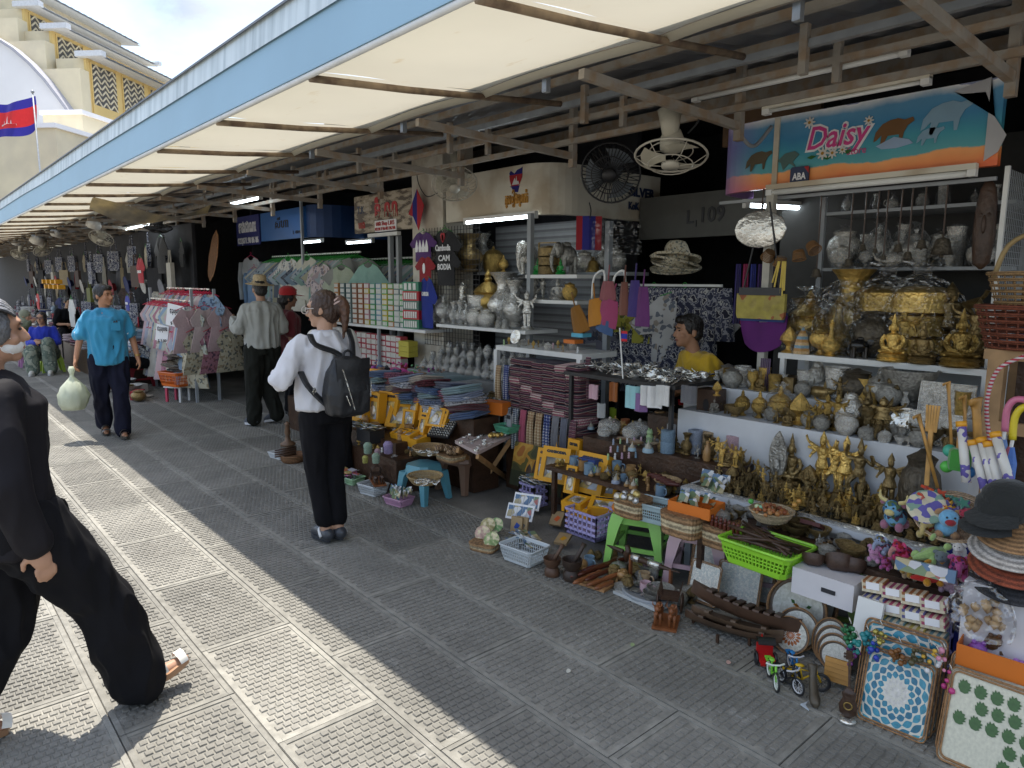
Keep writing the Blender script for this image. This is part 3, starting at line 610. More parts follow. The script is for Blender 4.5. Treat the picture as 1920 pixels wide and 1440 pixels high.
for(px,py,r,x,lb)in((30,455,.13,2.7,'white wrapped bundle tied under the far roof edge'),(70,450,.2,2.7,'largest white wrapped bundle under the far roof'),(105,437,.14,2.7,'small white wrapped bundle nearest the torn tarpaulin'),(175,420,.15,2.75,'white wrapped fan above the ivory far fan')):
 p=atx(px,py,x);b=MB();b.ball((0,0,0),(r*.8,r*1.3,r*.6),14,8)
 b.v=[(x_+.25*r*noise.noise(Vector((x_,y_,z_))*9),y_,z_+.3*r*noise.noise(Vector((y_,z_,x_))*8))for x_,y_,z_ in b.v];b.build('wrapped_bundle',m_cloth_w,loc=p,smooth=True,label=lb,cat='bundle')
b=MB();b.lathe([(.02,0),(.03,.06),(.07,.10),(.085,.13),(.078,.13),(.03,.07)],16);o=b.build('horn_speaker',mat('horn_grey',(.33,.33,.32),rough=.5),loc=atx(715,355,4.3),smooth=True,label='grey horn loudspeaker above the stone patterned sign',cat='loudspeaker');o.rotation_euler=(0,R_(-80),R_(20))
def wire(P,label,r=.005,m_=m_blk):MB().tube(smooth_path(P,6),r,6).build('cable',m_,smooth=True,label=label,cat='cable')
wire([atx(1390,255,4.0),atx(1405,272,4.1),atx(1420,270,4.2),atx(1447,237,4.3)],'thick grey cable drooping onto the store sign',.012,m_gry)
wire([atx(780,310,4.2),atx(785,345,4.25),atx(800,368,4.3),atx(820,362,4.1)],'thin black wire looping from the pillar to the ivory fan')
wire([atx(1105,380,4.5),atx(1108,395,4.45),atx(1106,410,4.42)],'thin black wire under the dark grey fan');wire([atx(1260,210,3.5),atx(1300,205,3.55),atx(1310,225,3.6),atx(1290,250,3.6)],'tangled dark wire over the open ceiling fan',.007)
# materials of the goods
def patina(t,src,base):
 new=t.nodes.new;lk=t.links.new;oi=new('ShaderNodeObjectInfo');mr=new('ShaderNodeMapRange');mr.inputs[3].default_value=.45;mr.inputs[4].default_value=1.25;lk(oi.outputs['Random'],mr.inputs[0]);
 a=new('ShaderNodeMixRGB');a.blend_type='MULTIPLY';a.inputs[0].default_value=1;lk(base,a.inputs[1]);lk(mr.outputs[0],a.inputs[2]);return a.outputs[0]
m_gold=mat('gilt_metal',(.66,.44,.13),rough=.30,metal=.75,var=.4,vscale=9,bump=.6,bscale=24,fn=patina)
m_brass=mat('brass_cast',(.27,.19,.08),rough=.34,metal=.7,var=.45,vscale=7,bump=.6,bscale=16,fn=patina)
m_bronze=mat('dark_bronze',(.085,.07,.05),rough=.45,metal=.45,var=.5,vscale=8,bump=.5,bscale=14)
m_silver=mat('embossed_silver',(.70,.68,.63),rough=.26,metal=.75,var=.35,vscale=10,bump=.7,bscale=22)
m_tin=mat('tarnished_silver',(.36,.35,.32),rough=.33,metal=.7,var=.5,vscale=9,bump=.6,bscale=20)
m_met=mat('tinted_metal',None,rough=.36,metal=.75,var=.4,vscale=9,bump=.6,bscale=20)
m_wood=mat('tinted_wood',None,rough=.5,var=.35,vscale=14,detail=8)
m_dwood=mat('dark_carved_wood',(.055,.028,.016),rough=.42,var=.4,vscale=12,bump=.3)
m_pwood=mat('pale_wood',(.42,.24,.10),rough=.6,var=.3,vscale=10)
def weave(t,src,base):
 new=t.nodes.new;lk=t.links.new;wv=new('ShaderNodeTexWave');wv.bands_direction='Z';wv.inputs['Scale'].default_value=11;wv.inputs['Distortion'].default_value=2.5;wv.inputs['Detail'].default_value=1;wv.inputs['Detail Scale'].default_value=6;lk(src,wv.inputs[0])
 mr=new('ShaderNodeMapRange');mr.inputs[3].default_value=.45;mr.inputs[4].default_value=1.15;lk(wv.outputs['Fac'],mr.inputs[0])
 a=new('ShaderNodeMixRGB');a.blend_type='MULTIPLY';a.inputs[0].default_value=1;lk(base,a.inputs[1]);lk(mr.outputs[0],a.inputs[2]);return a.outputs[0]
m_wick=mat('woven_wicker',None,rough=.7,var=.25,vscale=20,fn=weave,bump=.4,bscale=60)
m_pla=mat('tinted_plastic',None,rough=.35,var=.06,vscale=4)
m_fab=mat('tinted_fabric',None,rough=.9,var=.12,vscale=6,bump=.25,bscale=50,sheen=.2)
m_fabp=mat('floral_fabric',None,rough=.9,var=.1,fn=blotch([None,None,(.62,.55,.48),None,(.30,.34,.42),None],30))
m_ikat=mat('ikat_fabric',None,rough=.9,var=.15,fn=lambda t,s,b:stripes([(.05,.04,.05),(.22,.03,.06),(.35,.30,.26),(.06,.05,.07),(.18,.04,.09),(.04,.045,.05),(.30,.12,.16)],2,13)(t,s,b),vscale=26)
m_krama=[mat('krama_%d'%i,(1,1,1),rough=.9,var=.06,fn=checks(*c,scale=sc,ax=(1,2)))for i,(c,sc)in enumerate(((((.65,.65,.62),(.25,.28,.33),(.04,.05,.08)),22),(((.6,.5,.33),(.45,.33,.2),(.3,.18,.1)),14),(((.5,.5,.52),(.1,.13,.3),(.02,.03,.12)),16),(((.68,.62,.55),(.5,.2,.25),(.25,.05,.1)),20)))]
m_card=mat('tinted_card',None,rough=.6,var=.07,vscale=6)
m_plush=mat('tinted_plush',None,rough=.95,var=.15,vscale=14,sheen=.4)
m_plushp=mat('patchwork_plush',None,rough=.95,var=.1,fn=blotch([None,(.45,.10,.12),None,(.14,.30,.45),(.55,.40,.12),None],9))
m_film=clear_film('clear_film');m_film2=clear_film('clear_plastic_lid',gl=.10)
m_glass=mat('jar_glass',(.55,.60,.58),rough=.1,var=0,alpha=.35)
m_mop=mat('shell_inlay',(.62,.62,.56),rough=.25,var=.2,vscale=30,fn=blotch([(.62,.60,.54),(.52,.54,.50),(.70,.68,.60)],26))
m_rat=mat('rattan_rim',(.36,.19,.08),rough=.55,var=.3,vscale=26,bump=.5,bscale=60)
def photo_fn(cols,sc=14):return blotch(cols,sc)
m_pics=mat('picture_cards',(1,1,1),rough=.3,var=.2,fn=blotch([(.55,.55,.58),(.10,.18,.30),(.45,.38,.22),(.7,.7,.7),(.16,.22,.12),(.4,.12,.1)],22))
m_win=mat('box_window',(.30,.24,.14),rough=.2,var=.6,vscale=22,fn=blotch([(.35,.33,.30),(.55,.42,.16),(.20,.17,.13),(.42,.45,.5),(.65,.58,.4)],20))
# prototypes (height 1 unless noted)
def simple(key,fn,m_,nm,smooth=40):
 def f():
  b=MB();fn(b);return[Part(nm,b.mesh(nm,m_,smooth))]
 define(key,f)
def parts(key,lst):
 """lst: (part name, function(MB), material, colour or None)"""
 def f():
  R=[]
  for nm,fn,m_,*c in lst:
   b=MB();fn(b);R.append(Part(nm,b.mesh(nm,m_,40),color=c[0]if c else None))
  return R
 define(key,f)
P_urn=[(.16,0),(.18,.02),(.10,.07),(.07,.13),(.10,.17),(.22,.24),(.29,.36),(.30,.46),(.26,.55),(.24,.57)]
P_lid=[(.25,.57),(.27,.59),(.22,.66),(.12,.74),(.06,.78),(.08,.82),(.05,.86),(.065,.90),(.03,.95),(.005,1)]
for k,m_ in(('gold',m_gold),('silver',m_silver),('tin',m_tin),('brass',m_brass)):
 parts('urn_'+k,[('body',lambda b:b.lathe(P_urn,18),m_),('lid',lambda b:b.lathe(P_lid,18),m_)])
 simple('vase_'+k,lambda b:b.lathe([(.15,0),(.17,.03),(.11,.10),(.20,.26),(.25,.40),(.20,.54),(.11,.66),(.10,.78),(.16,.92),(.22,1),(.19,1),(.10,.85)],18),m_,'vase')
 simple('pot_'+k,lambda b:b.lathe([(.22,0),(.26,.04),(.44,.25),(.50,.48),(.44,.68),(.30,.78),(.32,.84),(.36,.88),(.30,.90),(.12,.96),(.05,1)],18),m_,'pot')
 simple('flask_'+k,lambda b:b.lathe([(.13,0),(.15,.03),(.10,.07),(.24,.20),(.27,.32),(.18,.45),(.07,.56),(.05,.75),(.07,.85),(.05,.88),(.07,.92),(.02,1)],16),m_,'flask')
 simple('goblet_'+k,lambda b:b.lathe([(.20,0),(.22,.04),(.10,.12),(.08,.30),(.12,.38),(.26,.52),(.30,.75),(.27,.97),(.30,1),(.25,1),(.22,.8)],16),m_,'goblet')
 simple('beaker_'+k,lambda b:[b.lathe([(.22,0),(.25,.02),(.24,.25),(.26,.27),(.24,.3),(.25,.6),(.27,.62),(.25,.65),(.28,.98),(.29,1),(.25,1),(.23,.8)],18)],m_,'beaker')
 parts('tiffin_'+k,[('tier',(lambda i:lambda b:b.lathe([(.29,.25*i),(.31,.25*i+.015),(.30,.25*i+.12),(.31,.25*i+.225),(.29,.25*i+.24)]+([(.24,.25*i+.27),(.05,.25*i+.30)]if i==2 else[]),20))(i),m_)for i in range(3)]+[]if k=='gold' else[('tier',(lambda i:lambda b:b.lathe([(.29,.25*i),(.31,.25*i+.015),(.30,.25*i+.12),(.31,.25*i+.225),(.29,.25*i+.24)]+([(.24,.25*i+.27),(.05,.25*i+.30)]if i==2 else[]),20))(i),m_)for i in range(3)]+[('carrier',lambda b:[b.bar((s_*.33,0,0),(s_*.33,0,.88),.03,.05)for s_ in(-1,1)]+[b.bar((-.33,0,.88),(.33,0,.88),.05,.03)],m_)])
 parts('teapot_'+k,[('body',lambda b:b.lathe([(.25,0),(.30,.04),(.46,.22),(.46,.42),(.30,.60),(.22,.64)],16),m_),('lid',lambda b:b.lathe([(.23,.64),(.16,.74),(.05,.80),(.06,.88),(.01,.93)],14),m_),('spout',lambda b:b.tube([(.40,0,.25),(.6,0,.35),(.75,0,.62)],[.09,.06,.035],8),m_),('handle',lambda b:b.tube(smooth_path([(-.40,0,.2),(-.68,0,.35),(-.6,0,.6),(-.30,0,.56)]),.035,6),m_)])
 def seat(b):
  b.lathe([(.30,0),(.33,.03),(.29,.07),(.32,.11),(.26,.16)],16)
  b.ball((0,0,.22),(.27,.20,.08),14,6);b.ball((.18,.06,.20),(.13,.16,.06),8,5,(0,0,.6));b.ball((-.18,.06,.20),(.13,.16,.06),8,5,(0,0,-.6))
  b.lathe([(.13,.2),(.14,.30),(.12,.38),(.17,.50),(.16,.56),(.06,.60),(.055,.64)],12,sy=.7)
  for s_ in(-1,1):b.tube(smooth_path([(s_*.16,0,.54),(s_*.23,-.02,.42),(s_*.16,-.13,.30),(s_*.04,-.15,.28)]),[.05]*9+[.035,.03,.03,.03],6)
  b.ball((0,-.01,.71),(.085,.09,.105),10,7);b.lathe([(.07,.76),(.05,.82),(.055,.85),(.03,.92),(.008,1)],8)
  for s_ in(-1,1):b.ball((s_*.09,0,.69),(.02,.03,.055),6,4)
 simple('buddha_'+k,seat,m_,'figure')
 def stand(b):
  b.lathe([(.17,0),(.18,.03),(.13,.08),(.14,.10)],10)
  for s_ in(-1,1):b.tube([(s_*.06,0,.09),(s_*.065,0,.28),(s_*.06,0,.46)],[.04,.05,.065],7)
  b.lathe([(.10,.40),(.15,.44),(.12,.52),(.09,.58),(.13,.68),(.12,.74),(.04,.77)],10,sy=.7)
  for k_ in range(3):
   for s_ in(-1,1):b.tube(smooth_path([(s_*.12,0,.72),(s_*(.22+.04*k_),-.04,.62+.09*k_),(s_*(.25+.05*k_),-.06,.56+.17*k_)],3),[.035]*3+[.025]*4,5)
  b.ball((0,-.01,.83),(.065,.07,.08),8,6);b.lathe([(.075,.87),(.06,.91),(.035,.95),(.005,1)],8)
 simple('deity_'+k,stand,m_,'figure')
 def dancer(b):
  b.lathe([(.20,0),(.22,.03),(.14,.07)],9)
  b.tube(smooth_path([(.05,0,.07),(.09,-.03,.28),(.04,0,.46)]),[.04]*4+[.06]*5,6);b.tube(smooth_path([(-.14,-.1,.22),(-.17,-.08,.34),(-.04,0,.46)]),.05,6)
  b.lathe([(.11,.42),(.13,.48),(.08,.55),(.12,.66),(.11,.70),(.03,.74)],9,sy=.7)
  b.tube(smooth_path([(.1,0,.68),(.24,-.03,.62),(.2,-.1,.76)]),.03,5);b.tube(smooth_path([(-.1,0,.68),(-.25,0,.72),(-.22,-.05,.88)]),.03,5)
  b.ball((.01,0,.80),(.06,.065,.075),8,6);b.lathe([(.07,.84),(.05,.9),(.005,1)],7)
 simple('dancer_'+k,dancer,m_,'figure')
 def garuda(b):
  b.box((0,0,.04),(.5,.34,.08));b.lathe([(.14,.08),(.17,.25),(.11,.40),(.16,.55),(.10,.64)],9,sy=.8);b.ball((0,-.03,.72),(.085,.1,.09),8,6);b.lathe([(.08,.78),(.05,.86),(.01,1)],7)
  for s_ in(-1,1):
   b.tube(smooth_path([(s_*.12,.02,.5),(s_*.34,.03,.66),(s_*.42,.02,.9)]),[.07,.065,.06,.055,.05,.045,.03,.02,.01],5);b.tube([(s_*.1,-.05,.1),(s_*.2,-.1,.24),(s_*.1,-.02,.34)],.06,6)
 simple('garuda_'+k,garuda,m_,'figure')
 def elephant(b):
  b.ball((0,.05,.56),(.30,.42,.30),12,8);b.ball((0,-.42,.72),(.20,.22,.24),10,7)
  for sx in(-1,1):
   for y in(-.2,.3):b.tube([(sx*.17,y,.02),(sx*.17,y,.25),(sx*.16,y,.5)],[.10,.085,.12],8)
   b.ball((sx*.22,-.34,.74),(.04,.17,.20),8,5,(0,0,sx*.5));b.tube([(sx*.1,-.58,.6),(sx*.12,-.72,.56),(sx*.11,-.8,.62)],[.03,.025,.008],5)
  b.tube(smooth_path([(0,-.58,.72),(0,-.72,.5),(0,-.72,.25),(0,-.62,.1)]),[.11]*3+[.09]*3+[.07]*3+[.05]*4,8);b.tube([(0,.46,.6),(0,.52,.35)],.02,4);b.ball((0,0,.88),(.16,.2,.08),8,5)
 simple('elephant_'+k,elephant,m_,'elephant')
 simple('lotus_'+k,lambda b:[b.lathe([(.25,0),(.28,.04),(.12,.12),(.10,.25),(.16,.33)],12),b.lathe([(.16,.33),(.32,.48),(.30,.62),(.17,.82),(.005,1)],12,lobes=(6,.06))],m_,'ornament')
 simple('bell_'+k,lambda b:[b.lathe([(.36,0),(.34,.03),(.27,.20),(.23,.42),(.18,.52),(.05,.56)],14),b.torus((0,0,.62),.07,.02,10,5,(R_(90),0,0)),b.ball((0,0,-.03),.07,8,5)],m_,'bell')
 simple('leafplaque_'+k,lambda b:[b.lathe([(.16,0),(.18,.03),(.06,.07)],12),b.prism([(.26*math.sin(math.pi*t)**.8*(1 if s_>0 else-1),.07+.93*t)for s_,t in[(1,i/10)for i in range(11)]+[(-1,i/10)for i in range(9,0,-1)]],.05,'y',-.02),b.ball((0,-.04,.38),(.10,.05,.14),8,5)],m_,'plaque')
 simple('mask_'+k,lambda b:[b.ball((0,0,.42),(.30,.30,.40),14,10),b.ball((0,.02,.80),(.15,.15,.12),10,6),b.ball((0,-.28,.40),(.045,.06,.10),8,5),b.ball((0,-.27,.23),(.10,.03,.025),8,4),b.lathe([(.22,0),(.16,.05),(.15,.12)],12)]+[b.ball((s_*.31,0,.36),(.035,.07,.17),6,5)for s_ in(-1,1)]+[b.ball((s_*.12,-.255,.48),(.075,.035,.03),8,4)for s_ in(-1,1)],m_,'bust')
 simple('bowl_'+k,lambda b:b.lathe([(.35,0),(.38,.06),(.30,.14),(.75,.6),(.95,1),(.90,1),(.7,.65),(.2,.25)],18),m_,'bowl')
 simple('box_'+k,lambda b:[b.lathe([(.55,0),(.62,.1),(.72,.4),(.66,.55)],18),b.lathe([(.68,.55),(.66,.66),(.4,.82),(.1,.88),(.08,.95),(.02,1)],18)],m_,'lidded_box')
def shell(b,seed=1):
 r=random.Random(seed);n=14
 R=[]
 for z,rad in((0,.36),(.2,.40),(.45,.39),(.68,.34),(.84,.22),(.92,.09),(.97,.08),(1.06,.2)):
  R.append([Vector((rad*(1+r.uniform(-.14,.14))*math.cos(a),rad*(1+r.uniform(-.14,.14))*math.sin(a),z+r.uniform(-.02,.02)))for a in[2*math.pi*j/n for j in range(n)]])
 b.rings(R,False)
def with_wrap(key,base,seed=1):
 def f():
  b=MB();shell(b,seed);return list(get(base))+[Part('plastic_wrap',b.mesh('plastic_wrap',m_film,False))]
 define(key,f)
for k in('urn','vase','pot','flask','tiffin','beaker','buddha','goblet','teapot','elephant'):
 for m_ in('gold','silver'):with_wrap('%s_%s_wrapped'%(k,m_),'%s_%s'%(k,m_),len(k))
def yb(w,h,d,head=True):
 def f():
  c=MB();t=.012
  c.box((0,d/2,h/2),(w,d-.004,h));fr=MB();wx,z0,z1=w*.34,h*.12,h*(.70 if head else.88)
  fr.box((0,-.002,z0/2),(w,.008,z0));fr.box((0,-.002,(z1+h)/2),(w,.008,h-z1))
  for s_ in(-1,1):fr.box((s_*(w/2+wx)/2,-.002,(z0+z1)/2),(w/2-wx,.008,z1-z0))
  wn=MB();wn.box((0,.0012,(z0+z1)/2),(2*wx,.003,z1-z0));r=random.Random(int(w*1000+h*7000))
  figb=MB();figb.ball((0,-.001,z0+(z1-z0)*.45),(wx*.55,.006,(z1-z0)*.33),10,6)
  ps=[Part('carton',c.mesh('carton',m_card)),Part('window_frame',fr.mesh('window_frame',m_card)),Part('window',wn.mesh('window',m_win)),Part('souvenir',figb.mesh('souvenir',m_met),color=(.55,.5,.42))]
  if head:
   me=text_mesh('CAMBODIA',h*.09,.0006,.002);me.materials.clear();me.materials.append(m_ink)
   X=Matrix(((1,0,0,0),(0,0,-1,-.0066),(0,1,0,h*.86),(0,0,0,1)));xs=[v.co.x for v in me.vertices];ww=max(xs)-min(xs);k_=w*.72/ww
   me.transform(X@Matrix.Diagonal((k_,1,1,1)));ps.append(Part('lettering',me))
  return ps
 return f
define('ybox_tall',yb(.11,.17,.05));define('ybox_big',yb(.16,.18,.05));define('ybox_slim',yb(.075,.17,.05));define('ybox_sq',yb(.10,.10,.045,False));define('ybox_wide',yb(.15,.10,.05));define('ybox_long',yb(.24,.13,.06))
YEL=(.70,.33,.012)
def ybox(key,p,rz,tilt,label,s=1.0,roll=0.0):return put(key,'souvenir_box',label,'box',p,rot=(tilt,roll,rz),s=s*1.22,color=YEL,group='orange yellow souvenir boxes')
def balm(nb,kind):
 def f():
  c=MB();c.box((0,.03,.03),(.12,.06,.06));ps=[Part('carton',c.mesh('carton',m_card))]
  t=MB();n=nb
  for i in range(n):
   x=-.05+.10*(i+.5)/n;t.box((x,-.002,.03),(.10/n*.6,.004,.042))
  ps.append(Part('bottle_print',t.mesh('bottle_print',m_card),color=(.75,.74,.70)));return ps
 return f
define('balm5',balm(5,0));define('balm3',balm(3,0));define('balm6',balm(6,0))
def stool_leg(sx,sy,top=.12,bot=.16):
 def f(b):b.rings([[Vector((sx*(r)+dx*wd,sy*(r)+dy*wd,z))for dx,dy in((-1,-1),(1,-1),(1,1),(-1,1))]for z,r,wd in((0,bot-.02,.016),(.12,bot-.035,.02),(.22,top-.012,.03),(.275,top-.03,.035))])
 return f
def stool_rail(b,top=.12,bot=.16):
 for i in range(4):
  a=[(-1,-1),(1,-1),(1,1),(-1,1)];p,q=a[i],a[(i+1)%4];r=bot-.035;r2=top-.01
  b.bar((p[0]*r,p[1]*r,.10),(q[0]*r,q[1]*r,.10),.012,.022);b.bar((p[0]*r2,p[1]*r2,.25),(q[0]*r2,q[1]*r2,.25),.014,.05)
parts('stool',[('leg',stool_leg(sx,sy),m_pla)for sx,sy in((-1,-1),(1,-1),(1,1),(-1,1))]+[('rail',stool_rail,m_pla),('seat',lambda b:b.lathe([(.150,.268),(.158,.285),(.15,.302),(.12,.306)],24),m_pla)])
simple('tub_stool',lambda b:[b.rings([[Vector((sx*r,sy*r,z))for sx,sy in((-1,-.6),(-.6,-1),(.6,-1),(1,-.6),(1,.6),(.6,1),(-.6,1),(-1,.6))]for z,r in((.22,.135),(.285,.125),(.30,.115))])]+[b.rings([[Vector((sx*r+dx,sy*r+dy,z))for dx,dy in((-w_,-w_),(w_,-w_),(w_,w_),(-w_,w_))]for z,r,w_ in((0,.145,.02),(.2,.115,.03),(.24,.1,.04))])for sx,sy in((-1,-1),(1,-1),(1,1),(-1,1))],m_pla,'stool',30)
def pbasket(slots,L=.34,W=.24,H=.11):
 def fb(b):
  def ring(z,k):return[Vector((sx*(L/2*k-c*.02)+0,sy*(W/2*k-(1-c)*.02),z))for sx,sy,c in((-1,-1,0),(-1,-1,1),(1,-1,1),(1,-1,0),(1,1,0),(1,1,1),(-1,1,1),(-1,1,0))]
  b.rings([ring(0,.80),ring(.004,.82)]);
  t0,t1=.03,H-.03
  for z0,z1 in((.004,t0),(t1,H)):b.rings([ring(z0,.82+.18*z0/H),ring(z1,.82+.18*z1/H),ring(z1,.79+.18*z1/H),ring(z0,.79+.18*z0/H)],False)
  for side in range(4):
   n=slots if side%2==0 else int(slots*W/L)
   for i in range(n+1):
    t=-1+2*i/n
    def P(z):
     k=.82+.18*z/H
     return Vector((t*(L/2*k-.018),-W/2*k+.004,z))if side==0 else Vector((t*(L/2*k-.018),W/2*k-.004,z))if side==2 else Vector((L/2*k-.004,t*(W/2*k-.018),z))if side==1 else Vector((-L/2*k+.004,t*(W/2*k-.018),z))
    b.bar(P(t0-.003),P(t1+.003),.0065,.005)
   for zz in(t0+(t1-t0)*.33,t0+(t1-t0)*.67):
    k=.82+.18*zz/H
    if side==0:b.bar((-L/2*k+.01,-W/2*k+.004,zz),(L/2*k-.01,-W/2*k+.004,zz),.004,.006)
    if side==1:b.bar((L/2*k-.004,-W/2*k+.01,zz),(L/2*k-.004,W/2*k-.01,zz),.004,.006)
    if side==2:b.bar((-L/2*k+.01,W/2*k-.004,zz),(L/2*k-.01,W/2*k-.004,zz),.004,.006)
    if side==3:b.bar((-L/2*k+.004,-W/2*k+.01,zz),(-L/2*k+.004,W/2*k-.01,zz),.004,.006)
 def rim(b):b.tube([(sx*L/2,sy*W/2,H)for sx,sy in((-1,-.85),(-.9,-1),(.9,-1),(1,-.85),(1,.85),(.9,1),(-.9,1),(-1,.85),(-1,-.85))],.008,6)
 return[('basket_wall',fb,m_pla),('rim',rim,m_pla)]
parts('pbasket',pbasket(16));parts('pbasket_deep',pbasket(14,.36,.27,.16));
def wround(b,r0=.35,r1=.5,h=.22):
 n=26
 b.lathe([(r0*.9,0),(r0,.01)],n)
 for i in range(7):
  t=i/6;rr=r0+(r1-r0)*t**.8;b.torus((0,0,.015+h*t),rr*(1+.006*(i%2)),.021,n,5)
 for k in range(n):a=2*math.pi*k/n;b.bar((r0*math.cos(a),r0*math.sin(a),.0),(r1*math.cos(a),r1*math.sin(a),h),.012,.012)
parts('wbasket',[('weave',wround,m_wick),('rim',lambda b:b.torus((0,0,.24),.505,.026,28,6),m_wick)])
parts('wbasket_deep',[('weave',lambda b:wround(b,.36,.48,.46),m_wick),('rim',lambda b:b.torus((0,0,.48),.485,.03,28,6),m_wick)])
simple('flatbasket',lambda b:[b.lathe([(.40,0),(.47,.05),(.5,.13),(.485,.13),(.45,.06),(.1,.02)],26),b.torus((0,0,.13),.495,.018,28,5)],m_wick,'basket')
def rr_rect(w,h,r,n=5):return[(sx*(w/2-r)+r*math.cos(a0+k*math.pi/2/n),sz*(h/2-r)+r*math.sin(a0+k*math.pi/2/n)+h/2)for sx,sz,a0 in((1,1,0),(-1,1,math.pi/2),(-1,-1,math.pi),(1,-1,1.5*math.pi))for k in range(n+1)]
def rect_tray(w,h,m_in):
 def f():
  o=rr_rect(w,h,.08);pn=MB();pn.prism(o,.02,'y',0);rim=MB()
  for k_,dy in((0,-.02),(-.018,.0),(-.036,-.02)):rim.tube([(x*(1+2*k_/w),dy+.01,(z-h/2)*(1+2*k_/h)+h/2)for x,z in o+[o[0]]],.012,6)
  return[Part('panel',pn.mesh('panel',m_in)),Part('rattan_rim',rim.mesh('rim',m_rat,True))]
 return f
def leafpat(scale,rings):
 """petal mosaic around the tray's middle"""
 def fn(t,src,base):
  new=t.nodes.new;lk=t.links.new;sp=new('ShaderNodeSeparateXYZ');lk(src,sp.inputs[0])
  def M_(op,a,b_=0.0):
   q=new('ShaderNodeMath');q.operation=op
   for i,s_ in enumerate((a,b_)):
    if isinstance(s_,(float,int)):q.inputs[i].default_value=s_
    else:lk(s_,q.inputs[i])
   return q.outputs[0]
  x=sp.outputs[0];z=M_('SUBTRACT',sp.outputs[2],.5);ang=M_('ARCTAN2',z,x);rad=M_('SQRT',M_('ADD',M_('MULTIPLY',x,x),M_('MULTIPLY',z,z)))
  ri=M_('MULTIPLY',rad,scale);fr=M_('FRACT',ri);fl=M_('FLOOR',ri)
  s1=M_('ABSOLUTE',M_('SINE',M_('ADD',M_('MULTIPLY',ang,8.0),M_('MULTIPLY',fl,1.5708))))
  e=M_('SUBTRACT',s1,M_('ABSOLUTE',M_('SUBTRACT',M_('MULTIPLY',fr,2.0),1.0)))
  c1=new('ShaderNodeValToRGB');el=c1.color_ramp.elements;el[0].position=0;el[0].color=(*rings[0],1);el[1].position=(len(rings)-1)/len(rings)-.01;el[1].color=(*rings[-1],1);c1.color_ramp.interpolation='CONSTANT'
  for i,c in enumerate(rings[1:-1]):k=el.new((i+1)/len(rings)-.01);k.color=(*c,1)
  lk(M_('DIVIDE',fl,float(len(rings))),c1.inputs[0])
  n=new('ShaderNodeTexNoise');n.inputs['Scale'].default_value=16;lk(src,n.inputs[0]);mr=new('ShaderNodeMapRange');mr.inputs[3].default_value=.5;mr.inputs[4].default_value=1.6;lk(n.outputs[0],mr.inputs[0])
  c2=new('ShaderNodeMixRGB');c2.blend_type='MULTIPLY';c2.inputs[0].default_value=1;lk(c1.outputs[0],c2.inputs[1]);lk(mr.outputs[0],c2.inputs[2])
  g=M_('GREATER_THAN',e,.0);mx_=new('ShaderNodeMixRGB');lk(g,mx_.inputs[0]);mx_.inputs[1].default_value=(.62,.60,.52,1);lk(c2.outputs[0],mx_.inputs[2]);return mx_.outputs[0]
 return fn
m_bluetray=mat('blue_leaf_mosaic',(1,1,1),rough=.25,var=.08,fn=leafpat(11.0,[(.55,.53,.5),(.55,.53,.50),(.03,.20,.30),(.02,.15,.25),(.04,.24,.34),(.02,.14,.22),(.05,.28,.36)]))
m_ortray=mat('orange_leaf_mosaic',(1,1,1),rough=.25,var=.08,fn=leafpat(7.0,[(.42,.12,.03),(.36,.11,.03),(.5,.48,.4),(.25,.24,.18),(.55,.53,.45),(.3,.3,.24)]))
m_grntray=mat('monstera_mosaic',(.60,.58,.46),rough=.3,var=.15,vscale=25)
m_flotray=mat('flower_mosaic',(.62,.60,.50),rough=.28,var=.1,fn=blotch([(.62,.60,.52),(.55,.53,.45),(.66,.64,.57)],24))
m_brntray=mat('brown_rim_mosaic',(.12,.08,.05),rough=.35,var=.4,vscale=40)
define('tray_blue',rect_tray(1,1,m_bluetray));define('tray_green',rect_tray(1.05,1,m_grntray));define('tray_shell',rect_tray(.9,1,m_mop));define('tray_shell_wide',rect_tray(1.6,1,m_mop))
def round_tray(m_in):
 def f():
  b=MB();o=[(.5*math.cos(a),.5+.5*math.sin(a))for a in[2*math.pi*k/32 for k in range(32)]];b.prism([(x*.86,(z-.5)*.86+.5)for x,z in o],.02,'y',.01)
  c=MB();c.rings([[Vector((x*k,d,(z-.5)*k+.5))for x,z in o]for k,d in((.86,.012),(1,-.03),(1.0,-.015),(.87,.03))],False)
  rim=MB();rim.tube([(x,-.03,z)for x,z in o+[o[0]]],.022,6);return[Part('panel',b.mesh('panel',m_in)),Part('sloped_rim',c.mesh('sloped',m_brntray,True)),Part('rattan_rim',rim.mesh('rim',m_rat,True))]
 return f
define('tray_round',round_tray(m_flotray));define('tray_round_orange',round_tray(m_ortray))
